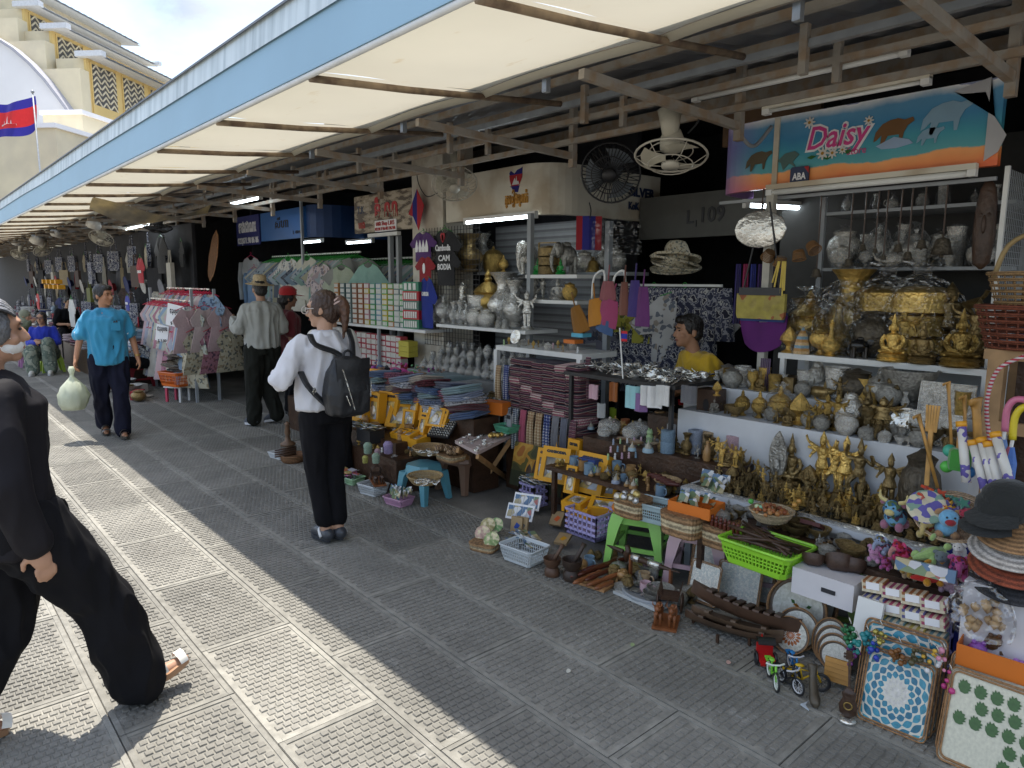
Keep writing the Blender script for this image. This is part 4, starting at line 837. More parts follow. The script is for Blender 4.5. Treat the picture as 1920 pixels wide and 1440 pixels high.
def tee(sl=.2,ln=.72,flare=1.0,wid=.26,depth=.035,collar=False):
 def fb(b):
  xs=[(-wid-sl,-.16-sl*.7),(-wid-sl*.55,-.28-sl*.6),(-wid*.98,-.26),(-wid*flare,-ln),(wid*flare,-ln),(wid*.98,-.26),(wid+sl*.55,-.28-sl*.6),(wid+sl,-.16-sl*.7),(wid*.8,-.075),(.10,-.035),(.06,-.075),(0,-.09),(-.06,-.075),(-.10,-.035),(-wid*.8,-.075)]
  n=len(xs);c=(0,-.35);r=random.Random(int(ln*1000))
  def lay(sg):
   V=[Vector((x,sg*.004,z))for x,z in xs];mid=[Vector((x*.55,sg*depth*(1+.4*r.uniform(-1,1)),(z+.35)*.55-.35))for x,z in xs]
   return V,mid
  F,Fm=lay(-1);B_,Bm=lay(1);k=len(b.v)
  b.add(F+Fm+[Vector((0,-depth,c[1]))],[(i,(i+1)%n,n+(i+1)%n,n+i)for i in range(n)]+[(n+i,n+(i+1)%n,2*n)for i in range(n)])
  b.add(B_+Bm+[Vector((0,depth,c[1]))],[(i,(i+1)%n,n+(i+1)%n,n+i)for i in range(n)]+[(n+i,n+(i+1)%n,2*n)for i in range(n)])
  b.add(F+B_,[(i,(i+1)%n,n+(i+1)%n,n+i)for i in range(n)])
 return fb
def hanger(b):b.tube(smooth_path([(0,0,.0),(.018,0,.02),(.0,0,.045),(-.02,0,.025)],3),.004,5);b.tube([(-.2,0,-.07),(0,0,.0),(.2,0,-.07)],.006,5)
for k,a in(('tee',dict()),('kid',dict(sl=.12,ln=.52,wid=.19,flare=1.15)),('dress',dict(sl=.10,ln=.75,wid=.17,flare=1.75)),('long',dict(sl=.16,ln=.75,wid=.25,depth=.045)),('top',dict(sl=.22,ln=.6,wid=.25,flare=1.1))):
 for s_,m_ in(('',m_fab),('_print',m_fabp)):parts(k+s_,[('cloth',tee(**a),m_),('hanger',hanger,m_pla,(.6,.03,.08)if k in('kid','dress')else(.05,.3,.06))])
parts('long_sleeve',[('cloth',lambda b:[tee(sl=.05,ln=.75)(b)]+[b.tube(smooth_path([(s_*.27,0,-.12),(s_*.33,.0,-.4),(s_*.31,0,-.72)]),[.06]*5+[.05]*4,8,flat=.5)for s_ in(-1,1)],m_fab),('hanger',hanger,m_pla,(.5,.03,.12))])
def folded(b,seed=2,lay=3):
 r=random.Random(seed)
 for i in range(lay):
  z0=i*.12/lay;h=.12/lay*.95;dx=r.uniform(-.03,.03)
  b.rings([[Vector((dx+(.5-.03*e)*cx*(1+.02*r.uniform(-1,1)),(.35-.03*e)*cy_*(1+.03*r.uniform(-1,1)),z0+h*t))for cx,cy_ in((-1,-.8),(-.85,-1),(.85,-1),(1,-.8),(1,.8),(.85,1),(-.85,1),(-1,.8))]for t,e in((0,1),(.3,0),(.7,0),(1,1))])
for k,m_ in(('',m_fab),('_print',m_fabp),('_ikat',m_ikat)):simple('folded'+k,folded,m_,'folded_cloth',50)
for i in range(4):simple('folded_krama%d'%i,folded,m_krama[i],'folded_cloth',50)
def scarf(b,seed=1):
 r=random.Random(seed);ph=r.uniform(0,6)
 for off in(0,.02):b.grid(12,8,lambda u,v:((u-.5)*.3*(.8+.25*v),.03*math.sin(u*17+ph)*(.5+v)+off-.03*math.sin(v*3),-v))
for i in range(4):simple('scarf_krama%d'%i,scarf,m_krama[i],'scarf')
simple('scarf',scarf,m_fab,'scarf');simple('scarf_ikat',scarf,m_ikat,'scarf')
def plush(kind):
 def body(b):
  if kind=='lizard':b.tube(smooth_path([(-.6,.1,.15),(-.2,0,.2),(.2,-.05,.25),(.5,0,.2)]),[.04,.07,.1,.13,.16,.18,.19,.18,.15,.14,.14,.12,.06],8)
  else:b.ball((0,.1,.32),(.30,.36,.32),12,8);b.ball((0,-.2,.62),(.26,.25,.25),12,8)
 def limbs(b):
  for sx in(-1,1):
   for y in(-.15,.3):b.ball((sx*.2,y,.1),(.12,.13,.14),8,6)
   b.ball((sx*.24,-.15,.78),(.13,.04,.09),8,5,(0,sx*.5,0))
 def face(b):
  b.ball((0,-.42,.56),(.14,.09,.10),10,6)
  if kind=='bull':[b.tube(smooth_path([(s_*.16,-.2,.82),(s_*.34,-.2,.9),(s_*.36,-.2,1.1)]),[.06]*4+[.05]*2+[.03]*2+[.01],6)for s_ in(-1,1)]
  if kind=='elephant':b.tube(smooth_path([(0,-.42,.6),(0,-.56,.45),(0,-.58,.25)]),[.1,.1,.09,.09,.08,.08,.07,.06,.05],8)
 def eyes(b):[b.ball((s_*.1,-.42,.70),.03,6,5)for s_ in(-1,1)]
 return[('body',body,m_plushp if kind in('bull','elephant')else m_plush),('limb',limbs,m_plush),('muzzle',face,m_plush)]+([('eye',eyes,m_blk)]if kind!='lizard' else[])
for k in('bull','pig','elephant','lizard'):parts('plush_'+k,plush(k))
simple('sunhat',lambda b:b.lathe([(.5,.02),(.48,.0),(.30,.05),(.24,.10),(.23,.22),(.20,.27),(.1,.285),(.005,.28)],26,lobes=(5,.02)),m_wick,'hat');simple('sunhat_cloth',lambda b:b.lathe([(.5,.03),(.47,.0),(.28,.05),(.24,.08),(.22,.20),(.17,.26),(.1,.275),(.005,.28)],24,lobes=(7,.03)),m_fabp,'hat')
simple('conehat',lambda b:[b.lathe([(.5,0),(.49,.012),(.3,.09),(.12,.16),(.005,.2)],30)],m_wick,'hat')
parts('cap',[('crown',lambda b:b.lathe([(.10,0),(.105,.03),(.095,.075),(.06,.105),(.005,.115)],18),m_fab),('brim',lambda b:b.grid(8,4,lambda u,v:((.095+.02*v)*math.cos(math.pi*(1.15+.7*u))*(1+.1*v),-.06-.11*v*math.sin(math.pi*(.15+.7*u))-.035*math.sin(math.pi*(.15+.7*u)),.008-.02*v)),m_fab)])
simple('bottle',lambda b:b.lathe([(.15,0),(.17,.03),(.17,.5),(.14,.62),(.06,.74),(.055,.86),(.07,.87),(.07,.99),(.05,1)],14),m_pla,'bottle')
simple('mug',lambda b:[b.lathe([(.40,0),(.42,.03),(.42,.97),(.43,1),(.38,1),(.37,.08)],20),b.tube(smooth_path([(.40,0,.8),(.68,0,.75),(.68,0,.3),(.40,0,.22)]),.05,6)],m_pla,'mug')
simple('candle',lambda b:b.lathe([(.30,0),(.31,.02),(.31,.46),(.29,.5),(.31,.54),(.30,.98),(.1,1)],16),m_wick,'roll')
parts('globe',[('base',lambda b:b.lathe([(.38,0),(.40,.05),(.34,.3)],16),m_pla),('dome',lambda b:b.ball((0,0,.62),.40,16,10),m_film2),('scene',lambda b:[b.lathe([(.25,.3),(.2,.5),(.08,.6),(.02,.85)],8)],m_pla,(.5,.45,.35))])
simple('figurine',lambda b:[b.lathe([(.26,0),(.28,.05),(.22,.25),(.26,.45),(.15,.58)],10),b.ball((0,0,.72),(.24,.22,.22),10,7),b.ball((-.14,0,.93),(.06,.05,.1),6,5),b.ball((.14,0,.93),(.06,.05,.1),6,5)],m_pla,'figurine')
simple('bangles',lambda b:[b.torus((rnd.uniform(-.25,.25),rnd.uniform(-.25,.25),.03+.035*i),.16,.03,14,5,(rnd.uniform(-.5,.5),rnd.uniform(-.5,.5),0))for i in range(7)],m_met,'bangle')
def beads(b):
 r=random.Random(3)
 for i in range(60):
  a=r.uniform(0,6.28);q=.42*math.sqrt(r.random());b.ball((q*math.cos(a),q*math.sin(a),.05+.30*(1-(q/.42)**2)+r.uniform(-.02,.02)),r.uniform(.035,.06),6,4)
simple('bead_heap',beads,m_wood,'bead')
# people
m_skin=mat('skin',None,rough=.5,var=.10,vscale=9,spec=.35)
m_hair=mat('hair',None,rough=.4,var=.35,vscale=40,bump=.5,bscale=70)
m_eye=mat('eye_dark',(.02,.015,.012),rough=.2,var=0);m_lip=mat('lip',(.26,.09,.07),rough=.5,var=.05)
def remeshed(b,vox,name,m_,parent,color=None,wr=0.0,wf=9.0,it=3,stretch=(1,1,.35)):
 me=b.mesh('tmp',m_,False);o=bpy.data.objects.new('tmp',me);COL.objects.link(o)
 r=o.modifiers.new('r','REMESH');r.mode='VOXEL';r.voxel_size=vox;r.use_smooth_shade=True
 s_=o.modifiers.new('s','SMOOTH');s_.factor=.5;s_.iterations=it
 me2=bpy.data.meshes.new_from_object(o.evaluated_get(bpy.context.evaluated_depsgraph_get()));bpy.data.objects.remove(o);bpy.data.meshes.remove(me)
 if wr:
  off=rnd.uniform(0,50);nv=len(me2.vertices);co=[0.0]*(3*nv);no=[0.0]*(3*nv);me2.vertices.foreach_get('co',co);me2.vertices.foreach_get('normal',no);oo=Vector((off,off,off))
  for i in range(0,3*nv,3):
   q=Vector((co[i]*stretch[0],co[i+1]*stretch[1],co[i+2]*stretch[2]))*wf+oo
   d=wr*((1-abs(noise.noise(q*1.5))*2.4)*1.1+.4*noise.noise(q*3.1)-.15)
   for c in(0,1,2):co[i+c]+=no[i+c]*d
  me2.vertices.foreach_set('co',co);me2.update()
 me2.name=name;me2.materials.clear();me2.materials.append(m_);me2.shade_smooth()
 o=bpy.data.objects.new(name,me2);COL.objects.link(o);o.parent=parent
 if color:o.color=(*color,1)
 return o
def limb(b,P,R,n=12):
 Q=smooth_path(P,4);m=len(P)-1;rr=[]
 for i in range(len(Q)):
  t=i/4;k=min(int(t),m-1);f=t-k;rr.append(R[k]*(1-f)+R[k+1]*f)
 b.tube(Q,rr,n);b.ball(Q[0],rr[0]*.98,n,8);b.ball(Q[-1],rr[-1]*.98,n,8)
def trunk(b,rings,n=18,yaw0=0.0,yaw1=0.0):
 R=[]
 for i,(c,w_,d)in enumerate(rings):
  ya=yaw0+(yaw1-yaw0)*i/(len(rings)-1)
  R.append([Vector(c)+Vector((w_*math.cos(a)*math.cos(ya)-d*math.sin(a)*math.sin(ya),w_*math.cos(a)*math.sin(ya)+d*math.sin(a)*math.cos(ya),0))for a in[2*math.pi*j/n for j in range(n)]])
 b.rings(R)
def hand(b,wr,el,curl=.5,side=1,k=1.0,spread=None):
 wr=Vector(wr);d=(wr-Vector(el)).normalized();u=Vector((side,0,0));u=(u-d*u.dot(d)).normalized();n_=d.cross(u).normalized()*side
 c=wr+d*.045*k;b.ball(wr+d*.01,.026*k,10,6);Mx=Matrix((u,n_,d)).transposed()
 vs=MB();vs.ball((0,0,0),(.020*k,.036*k,.048*k),10,8);b.add([c+u*v[0]+n_*v[1]*.0+d*v[2]+(n_*0 if True else 0)+(n_.cross(d))*0+Vector((0,0,0))+(Mx@Vector((0,v[1],0)))for v in vs.v],vs.f)
 for i,(o_,L)in enumerate(((-.027,.062),(-.009,.072),(.009,.068),(.026,.052))):
  p0=c+n_*o_*k+d*.035*k;L*=k;cu=curl;q1=p0+d*L*.45-u*L*.15*cu*1.2;q2=q1+d*L*.35*(1-cu*.6)-u*L*.42*cu;q3=q2+d*L*.25*(1-cu*1.3)-u*L*.36*cu
  b.tube([p0,q1,q2,q3],[.0095*k,.009*k,.0083*k,.007*k],8);b.ball(q3,.007*k,6,5)
 t0=c-n_*.030*k-d*.02*k;t1=t0-n_*.022*k+d*.02*k-u*.012*k;t2=t1+d*.028*k-u*.014*k-n_*.004*k
 b.tube([t0,t1,t2],[.012*k,.0105*k,.0085*k],8);b.ball(t2,.0085*k,6,5)
BASE=dict(pel=(0,0,.90),wai=(0,.005,1.03),che=(0,.0,1.22),nek=(0,.015,1.385),hd=(0,-.012,1.528),shL=(.158,.005,1.318),shR=(-.158,.005,1.318),elL=(.215,.03,1.075),elR=(-.215,.03,1.075),wrL=(.225,-.04,.85),wrR=(-.225,-.04,.85),hpL=(.085,0,.86),hpR=(-.085,0,.86),knL=(.09,-.02,.46),knR=(-.09,-.02,.46),anL=(.09,.02,.075),anR=(-.09,.02,.075),toL=(.10,-.15,.03),toR=(-.10,-.15,.03))
def person(label,loc,rz,h,J=None,top=None,bot=None,shoe=None,hair=None,skin=(.40,.225,.14),vox=.0085,hyaw=0.0,hpit=0.0,female=False,curlL=.5,curlR=.5,hands=True,tyaw=0.0):
 p=empty('person',loc,rz,label,'person');k=h/1.65
 j={a:Vector(v)for a,v in BASE.items()}
 for a,v in(J or{}).items():j[a]=Vector(v)
 j={a:v*k for a,v in j.items()}
 sw=(.155 if female else.175)*k;hw=(.17 if female else.155)*k
 def torso(b,e=0.0,hem=None,neck=True):
  W=[(j['pel']-Vector((0,0,.06*k)),hw*.92,.105*k),(j['pel']+Vector((0,0,.02*k)),hw,.115*k),(j['wai'],hw*.84 if female else hw*.92,.095*k),(j['che']-Vector((0,0,.06*k)),sw*.92,.11*k),(j['che']+Vector((0,0,.05*k)),sw*1.0,.115*k),((j['shL']+j['shR'])/2+Vector((0,.0,.0*k)),sw*.98,.088*k),((j['shL']+j['shR'])/2*.45+j['nek']*.55,sw*.72,.075*k),(j['nek']-Vector((0,0,.005)),.075*k,.065*k)]
  if not neck:W=W[:-1]+[(j['nek']-Vector((0,0,.02*k)),.085*k,.07*k)]
  trunk(b,[(c,w_+e,d+e)for c,w_,d in W],yaw1=tyaw)
 b=MB();torso(b)
 for s_ in 'LR':
  sg=1 if s_=='L' else-1
  limb(b,[j['sh'+s_],j['el'+s_],j['wr'+s_]],[.046*k,.038*k,.025*k]);limb(b,[j['hp'+s_],j['kn'+s_],j['an'+s_]],[.082*k,.055*k,.035*k])
  limb(b,[j['an'+s_]+Vector((0,.02,-.03*k)),(j['an'+s_]+j['to'+s_])/2+Vector((0,0,-.012*k)),j['to'+s_]],[.034*k,.032*k,.024*k],10)
  if hands:hand(b,j['wr'+s_],j['el'+s_],curlL if s_=='L' else curlR,sg,k)
 H_=Euler((hpit,0,hyaw)).to_matrix();hc=j['hd']
 def hp(v):return hc+H_@(Vector(v)*k)
 limb(b,[j['nek']-Vector((0,0,.05*k)),(j['nek']*2+hp((0,.02,-.07)))/3,hp((0,.015,-.05))],[.056*k,.050*k,.050*k])
 hb_=MB();hb_.ball((0,.012,.028),(.072,.092,.088),16,12);hb_.ball((0,-.02,-.035),(.056,.066,.072),14,10);hb_.ball((0,-.058,-.085),(.026,.024,.022),10,6)
 hb_.tube([(0,-.082,.012),(0,-.098,-.018),(0,-.088,-.03)],[.008,.0125,.013],8);hb_.ball((0,-.10,-.024),(.0155,.012,.011),8,6)
 hb_.ball((0,-.070,.035),(.052,.018,.012),10,6);hb_.ball((0,-.074,-.056),(.022,.012,.010),8,6)
 for sg in(-1,1):hb_.ball((sg*.040,-.055,-.025),(.022,.02,.02),8,6);hb_.ball((sg*.075,.015,-.008),(.009,.022,.031),8,6)
 b.add([hp(v)for v in hb_.v],hb_.f)
 remeshed(b,vox,'body',m_skin,p,skin,it=2)
 for sg in(-1,1):
  e=MB();e.ball((0,0,0),(.011,.006,.0055),8,5);e.v=[tuple(hp(Vector(v)+Vector((sg*.030,-.0775,.010))))for v in e.v];e.build('eye',m_eye,p,smooth=True)
  e=MB();e.box((0,0,0),(.034,.008,.007));e.v=[tuple(hp(Vector(v)+Vector((sg*.031,-.0815,.029))))for v in e.v];e.build('eyebrow',m_eye,p)
 e=MB();e.ball((0,0,0),(.022,.006,.0065),8,5);e.v=[tuple(hp(Vector(v)+Vector((0,-.0845,-.056))))for v in e.v];e.build('mouth',m_lip,p,smooth=True)
 if hair:
  kd,hc_=hair[0],hair[1];g=MB()
  if kd in('short','swept'):
   g.ball((0,.022,.045),(.080,.092,.083),16,10);g.ball((0,.055,-.01),(.070,.055,.06),12,8);g.ball((0,-.045,.085),(.058,.045,.03),12,8)
   for sg in(-1,1):g.ball((sg*.066,.0,.02),(.014,.04,.035),8,6)
  else:
   g.ball((0,.024,.038),(.081,.094,.088),16,10);g.ball((0,.055,-.02),(.072,.058,.075),12,8)
   for sg in(-1,1):g.ball((sg*.064,.0,.01),(.018,.05,.055),8,6)
   if kd=='bun':g.ball((0,.115,.02),(.042,.045,.06),12,8);g.tube(smooth_path([(0,.12,.04),(.01,.15,-.02),(.02,.13,-.10)]),[.035,.035,.034,.033,.03,.028,.024,.018,.01],8)
   if kd=='knot':g.ball((0,.10,-.02),(.05,.04,.05),10,8)
   if kd=='long':g.tube([(0,.07,.0),(0,.085,-.12),(0,.08,-.22)],[.075,.075,.05],12,flat=.5)
  g.v=[tuple(hp(v))for v in g.v];remeshed(g,.007,'hair',m_hair,p,hc_,wr=.004,wf=40,it=1,stretch=(1,1,.3))
 if bot:
  g=MB();ez=bot.get('ease',.012)*k;wd=bot.get('wide',1.0);fl=bot.get('flare',1.0)
  trunk(g,[(j['pel']-Vector((0,0,.09*k)),hw*.98+ez,.115*k+ez),(j['pel'],hw+ez,.122*k+ez),(j['pel']+Vector((0,0,.05*k)),hw*.97+ez,.115*k+ez),(j['wai']-Vector((0,0,.01*k)),hw*.9+ez,.105*k+ez)])
  for s_ in 'LR':
   t=bot.get('len',.93);kn,an=j['kn'+s_],j['an'+s_];e_=kn+(an-kn)*t
   limb(g,[j['hp'+s_],(j['hp'+s_]+kn)/2,kn,(kn+e_)/2,e_],[.090*k*wd+ez,.080*k*wd+ez,.062*k*wd+ez,.055*k*wd*fl+ez,.052*k*wd*fl+ez],14)
  remeshed(g,vox*1.15,bot.get('name','trousers'),bot['m'],p,bot.get('c'),wr=bot.get('wr',.006)*1.4,wf=9)
 if top:
  g=MB();ez=top.get('ease',.014)*k;hem=top.get('hem',-.08)
  W=[(j['pel']+Vector((0,0,hem*k)),hw*1.0+ez,.118*k+ez),(j['pel']+Vector((0,0,.03*k)),hw*1.0+ez,.118*k+ez),(j['wai'],hw*.90+ez*1.5,.105*k+ez*1.4),(j['che']-Vector((0,0,.05*k)),sw*.95+ez,.112*k+ez),(j['che']+Vector((0,0,.06*k)),sw*1.02+ez,.117*k+ez),((j['shL']+j['shR'])/2+Vector((0,0,.008*k)),sw*1.0+ez*.4,.092*k+ez*.6),((j['shL']+j['shR'])/2*.42+j['nek']*.58+Vector((0,0,.004)),sw*.74+ez*.3,.080*k+ez*.3),(j['nek']+Vector((0,0,.006*k)),.072*k,.066*k)]
  trunk(g,W,yaw1=tyaw)
  for s_ in 'LR':
   a,e,w_=j['sh'+s_],j['el'+s_],j['wr'+s_]
   if top['sl']=='short':limb(g,[a,a+(e-a)*.5,a+(e-a)*.82],[.050*k+ez*.3,.055*k+ez*.6,.058*k+ez*.8])
   else:limb(g,[a,e,w_+(e-w_)*.06],[.049*k+ez*.3,.049*k+ez*.7,.036*k+ez*.6])
  remeshed(g,vox*1.15,top.get('name','shirt'),top['m'],p,top.get('c'),wr=top.get('wr',.006)*1.5,wf=8)
  if top.get('collar'):
   g=MB();c=j['nek'];g.rings([[c+Vector((r*k*math.cos(a),r*.88*k*math.sin(a)+.0,z*k))for a in[2*math.pi*i/18 for i in range(18)]]for r,z in((.082,-.03),(.072,.012),(.076,.018),(.093,-.022))],False);o=g.build('collar',top['m'],p,smooth=True)
   if top.get('c'):o.color=(*(top.get('cc')or top['c']),1)
 if shoe:
  for s_ in 'LR':
   g=MB();a,t=j['an'+s_],j['to'+s_];d=(t-a);d.z=0;d=d.normalized()if d.length>.01 else Vector((0,-1,0));dn=(t-(a-Vector((0,0,.045*k)))).normalized();sd=Vector((d.y,-d.x,0))
   heel=a-Vector((0,0,.052*k))-d*.045*k;tip=t+dn*.035*k-Vector((0,0,.004));up=sd.cross(dn);up=up if up.z>0 else-up
   if shoe['k']!='bare':
    so_=MB();out_=[]
    for i in range(14):
     q=i/14*2*math.pi;x=math.cos(q);y=math.sin(q);L_=(tip-heel).length/2
     out_.append((heel+tip)/2+dn*(x*L_)+sd*(y*(.046 if x>0 else.038)*k*(1-.15*abs(x)**4)))
    so_.rings([[v-up*.014*k for v in out_],[v+up*.012*k for v in out_]]);o=so_.build('sole',m_pla,p);o.color=(*shoe.get('sc',(.6,.6,.6)),1)
   if shoe['k']in('sneaker','clog'):
    limb(g,[a-Vector((0,0,.02*k))-d*.02*k,(a*.45+t*.55)+up*.01,t+up*.006],[.045*k,.043*k,.034*k]);remeshed(g,.008,'shoe',m_fab if shoe['k']=='sneaker' else m_pla,p,shoe['c'],it=2)
   elif shoe['k']=='sandal':
    for f in(.45,.78):
     c=heel.lerp(tip,f+.1)+up*.02*k;g=MB();g.rings([[c+dn*e_+sd*(.044*k*math.cos(q))+up*(.045*k*math.sin(q)*(1.2 if f<.6 else.8))for q in[i*math.pi/8 for i in range(9)]]for e_ in(-.016,.016)],False,False);o=g.build('strap',m_pla,p,smooth=True);o.color=(*shoe['c'],1)
 return p,j,hp
def face_dir(x,y):return math.atan2(y,x)+math.pi/2
m_blackcloth=mat('black_cloth',(.006,.006,.008),rough=.9,var=.2,spec=.2);m_blackshirt=mat('black_shirt',(.008,.007,.010),rough=.75,var=.2,spec=.25)
pw,j,hp=person('woman in black shirt and wide black trousers striding past, white face mask',(.235,2.95,0),face_dir(.97,.12),1.62,J=dict(pel=(0,0,.88),hpL=(.085,0,.85),hpR=(-.085,-.02,.85),knR=(-.08,-.25,.50),anR=(-.07,-.37,.10),toR=(-.07,-.54,.10),knL=(.09,.03,.44),anL=(.09,.22,.13),toL=(.09,.07,.035),elR=(-.21,.03,1.04),wrR=(-.21,-.03,.80),elL=(.21,.02,1.06),wrL=(.19,-.03,.84)),top=dict(m=m_blackshirt,sl='long',hem=-.12,ease=.028,wr=.006),bot=dict(m=m_blackcloth,wide=1.3,flare=1.25,len=1.0,ease=.02,wr=.008),shoe=dict(k='sandal',c=(.75,.72,.66),sc=(.36,.20,.11)),hair=('knot',(.10,.10,.105)),skin=(.42,.24,.16),vox=.007,hyaw=-.15,female=True,curlR=.35)
g=MB();g.ball((0,-.028,-.05),(.056,.062,.040),14,10);g.v=[tuple(hp(v))for v in g.v];o=remeshed(g,.007,'face_mask',m_fab,pw,(.72,.71,.70),it=2)
for sg in(-1,1):g=MB();g.tube([hp((sg*.05,-.055,-.03)),hp((sg*.074,-.01,.01)),hp((sg*.076,.02,.02))],.002,5);g.tube([hp((sg*.05,-.05,-.075)),hp((sg*.072,0,-.04)),hp((sg*.077,.022,-.02))],.002,5);o=g.build('mask_strap',m_fab,pw);o.color=(.7,.7,.7,1)
for i in range(30):
 a=-1.25+2.5*i/29;P=[]
 for t in(.35,.8,1.25,1.7,2.15,2.6):
  P.append(hp((.0825*math.sin(a)*math.sin(min(t,1.57)*.6+.63),.024-.0955*math.cos(t),.038+.0895*math.sin(t)*math.cos(a*.8))))
 g=MB();g.tube(smooth_path(P,2),.0045,5);o=g.build('hair_strand',m_hair,pw,smooth=True);o.color=((.30,.30,.31,1)if i%3 else(.05,.05,.055,1))
hbg=empty('handbag',at(128,1000,.86)+Vector((.03,.05,0)),.5,'small black leather handbag with metal buckle carried by the woman in black','handbag');hbg.location=aty(112,1022,2.96);hbg.scale=(.62,.62,.5)
m_leather=mat('black_leather',(.012,.012,.014),rough=.3,var=.3,bump=.3)
b=MB();b.rings([[Vector((sx*w_,sy*d,z))for sx,sy in((-1,-.7),(-.8,-1),(.8,-1),(1,-.7),(1,.7),(.8,1),(-.8,1),(-1,.7))]for z,w_,d in((0,.10,.04),(.03,.115,.05),(.14,.10,.04),(.17,.09,.02))]);b.build('bag_body',m_leather,hbg,smooth=40)
for i in range(5):b=MB();b.box((-.08+.04*i,-.052,.08),(.018,.012,.13));b.build('tassel',m_leather,hbg)
b=MB();b.torus((0,-.055,.15),.02,.005,12,5,(R_(90),0,0));b.build('buckle',m_silver,hbg,smooth=True);b=MB();b.tube(smooth_path([(-.08,0,.16),(-.05,0,.33),(.05,0,.33),(.08,0,.16)]),.008,6);b.build('strap',m_leather,hbg,smooth=True)
fx=face_dir(-.02,1.0)
m_wshirt=mat('white_shirt',(.70,.70,.74),rough=.85,var=.05,trans=.12)
w2,j,hp=person('woman in white shirt and black trousers with a black backpack, seen from behind',(2.02,4.08,0),fx,1.62,J=dict(elL=(.30,.0,1.10),wrL=(.16,-.20,1.14),elR=(-.22,-.02,1.09),wrR=(-.12,-.22,1.12),knL=(.07,-.02,.46),knR=(-.05,-.01,.46),anL=(.05,.05,.08),anR=(-.03,.07,.08),toL=(.05,-.11,.03),toR=(-.03,-.09,.03)),top=dict(m=m_wshirt,sl='long',hem=.0,ease=.028,wr=.009,collar=True),bot=dict(m=m_blackcloth,len=.80,ease=.006,wr=.005),shoe=dict(k='clog',c=(.045,.05,.06),sc=(.035,.04,.05)),hair=('bun',(.045,.022,.014)),skin=(.46,.27,.18),vox=.008,hyaw=.75,hpit=.1,female=True)
g=MB();g.tube(smooth_path([hp((.0,.12,.06)),hp((.015,.155,0)),hp((.03,.15,-.11)),hp((.03,.125,-.2))]),[.03,.034,.036,.036,.034,.03,.026,.022,.018,.014,.01,.008,.004],8);o=remeshed(g,.006,'pony_tail',m_hair,w2,(.085,.038,.02),wr=.004,wf=50,it=1)
g=MB();[g.torus(hp((0,.115,.03)),.045,.006,12,5,(a,.3,0))for a in(.4,1.0,1.6)];o=g.build('hair_clip',m_pla,w2,smooth=True);o.color=(.55,.40,.36,1)
g=MB();g.tube([hp((.03,-.095,.012)),hp((.075,-.07,.014)),hp((.078,.0,.012))],.003,5);[g.torus(hp((s_*.033,-.096,.008)),.024,.003,12,4,(R_(80),0,fx*0))for s_ in(-1,1)];o=g.build('glasses',m_pla,w2);o.color=(.5,.45,.42,1)
for s_ in 'LR':g=MB();c=j['an'+s_];g.tube(smooth_path([c+Vector((-.046,.01,-.03)),c+Vector((-.03,-.04,.012)),c+Vector((.03,-.04,.012)),c+Vector((.046,.01,-.03))]),.009,6,flat=1.8);o=g.build('clog_strap',m_pla,w2,smooth=True);o.color=(.6,.6,.6,1)
bk=empty('backpack',(2.02,4.08,0),fx,'black nylon backpack with steel zips hanging on the woman in white','backpack')
m_nyl=mat('black_nylon',(.013,.014,.017),rough=.5,var=.25,bump=.25,bscale=30)
b=MB();c0=Vector((-.03,.215,.86))
b.rings([[c0+Vector((sx*w_,.02+sy*d,z))for sx,sy in((-1,-.6),(-.75,-1),(.75,-1),(1,-.6),(1,.4),(.7,1),(-.7,1),(-1,.4))]for z,w_,d in((0,.10,.05),(.02,.135,.075),(.14,.145,.085),(.27,.125,.07),(.345,.09,.045),(.36,.07,.02))]);remeshed(b,.009,'pack_body',m_nyl,bk,wr=.006,wf=12,it=2)
b=MB();b.grid(8,8,lambda u,v:tuple(c0+Vector(((u-.5)*.23*(1-.1*v),.095+.022*math.sin(math.pi*u)+.005*math.sin(7*v),.355-.20*v))));b.grid(8,8,lambda u,v:tuple(c0+Vector(((u-.5)*.23*(1-.1*v),.085+.022*math.sin(math.pi*u),.355-.20*v))));b.build('flap',m_nyl,bk,smooth=True)
for(x0,z0,x1,z1)in((.09,.30,.02,.05),(-.10,.21,-.09,.12),(.07,.14,.05,.08)):b=MB();b.bar(c0+Vector((x0,.128,z0)),c0+Vector((x1,.134,z1)),.008,.004);b.build('zip',m_silver,bk)
b=MB();b.torus(c0+Vector((0,.03,.37)),.03,.008,12,5,(R_(90),0,0));b.build('top_loop',m_nyl,bk,smooth=True)
for P in([(.15,.12,1.36),(.14,.17,1.30),(.02,.175,1.25),(-.03,.20,1.21)],[(-.12,.10,1.38),(-.10,.18,1.30),(-.09,.20,1.21)],[(.19,.06,1.13),(.185,.14,1.05),(.11,.18,.95),(.05,.2,.90)]):
 b=MB();b.tube(smooth_path(P),.022,6,flat=.25,up=(0,1,0));b.build('shoulder_strap',m_nyl,bk,smooth=True)
b=MB();b.torus((.16,.17,1.02),.022,.004,4,4,(R_(80),0,.7));b.build('strap_buckle',m_silver,bk)
m_polo=mat('blue_polo',(.035,.26,.44),rough=.9,var=.08,sheen=.2);m_jean=mat('navy_trousers',(.010,.011,.024),rough=.9,var=.2,spec=.2)
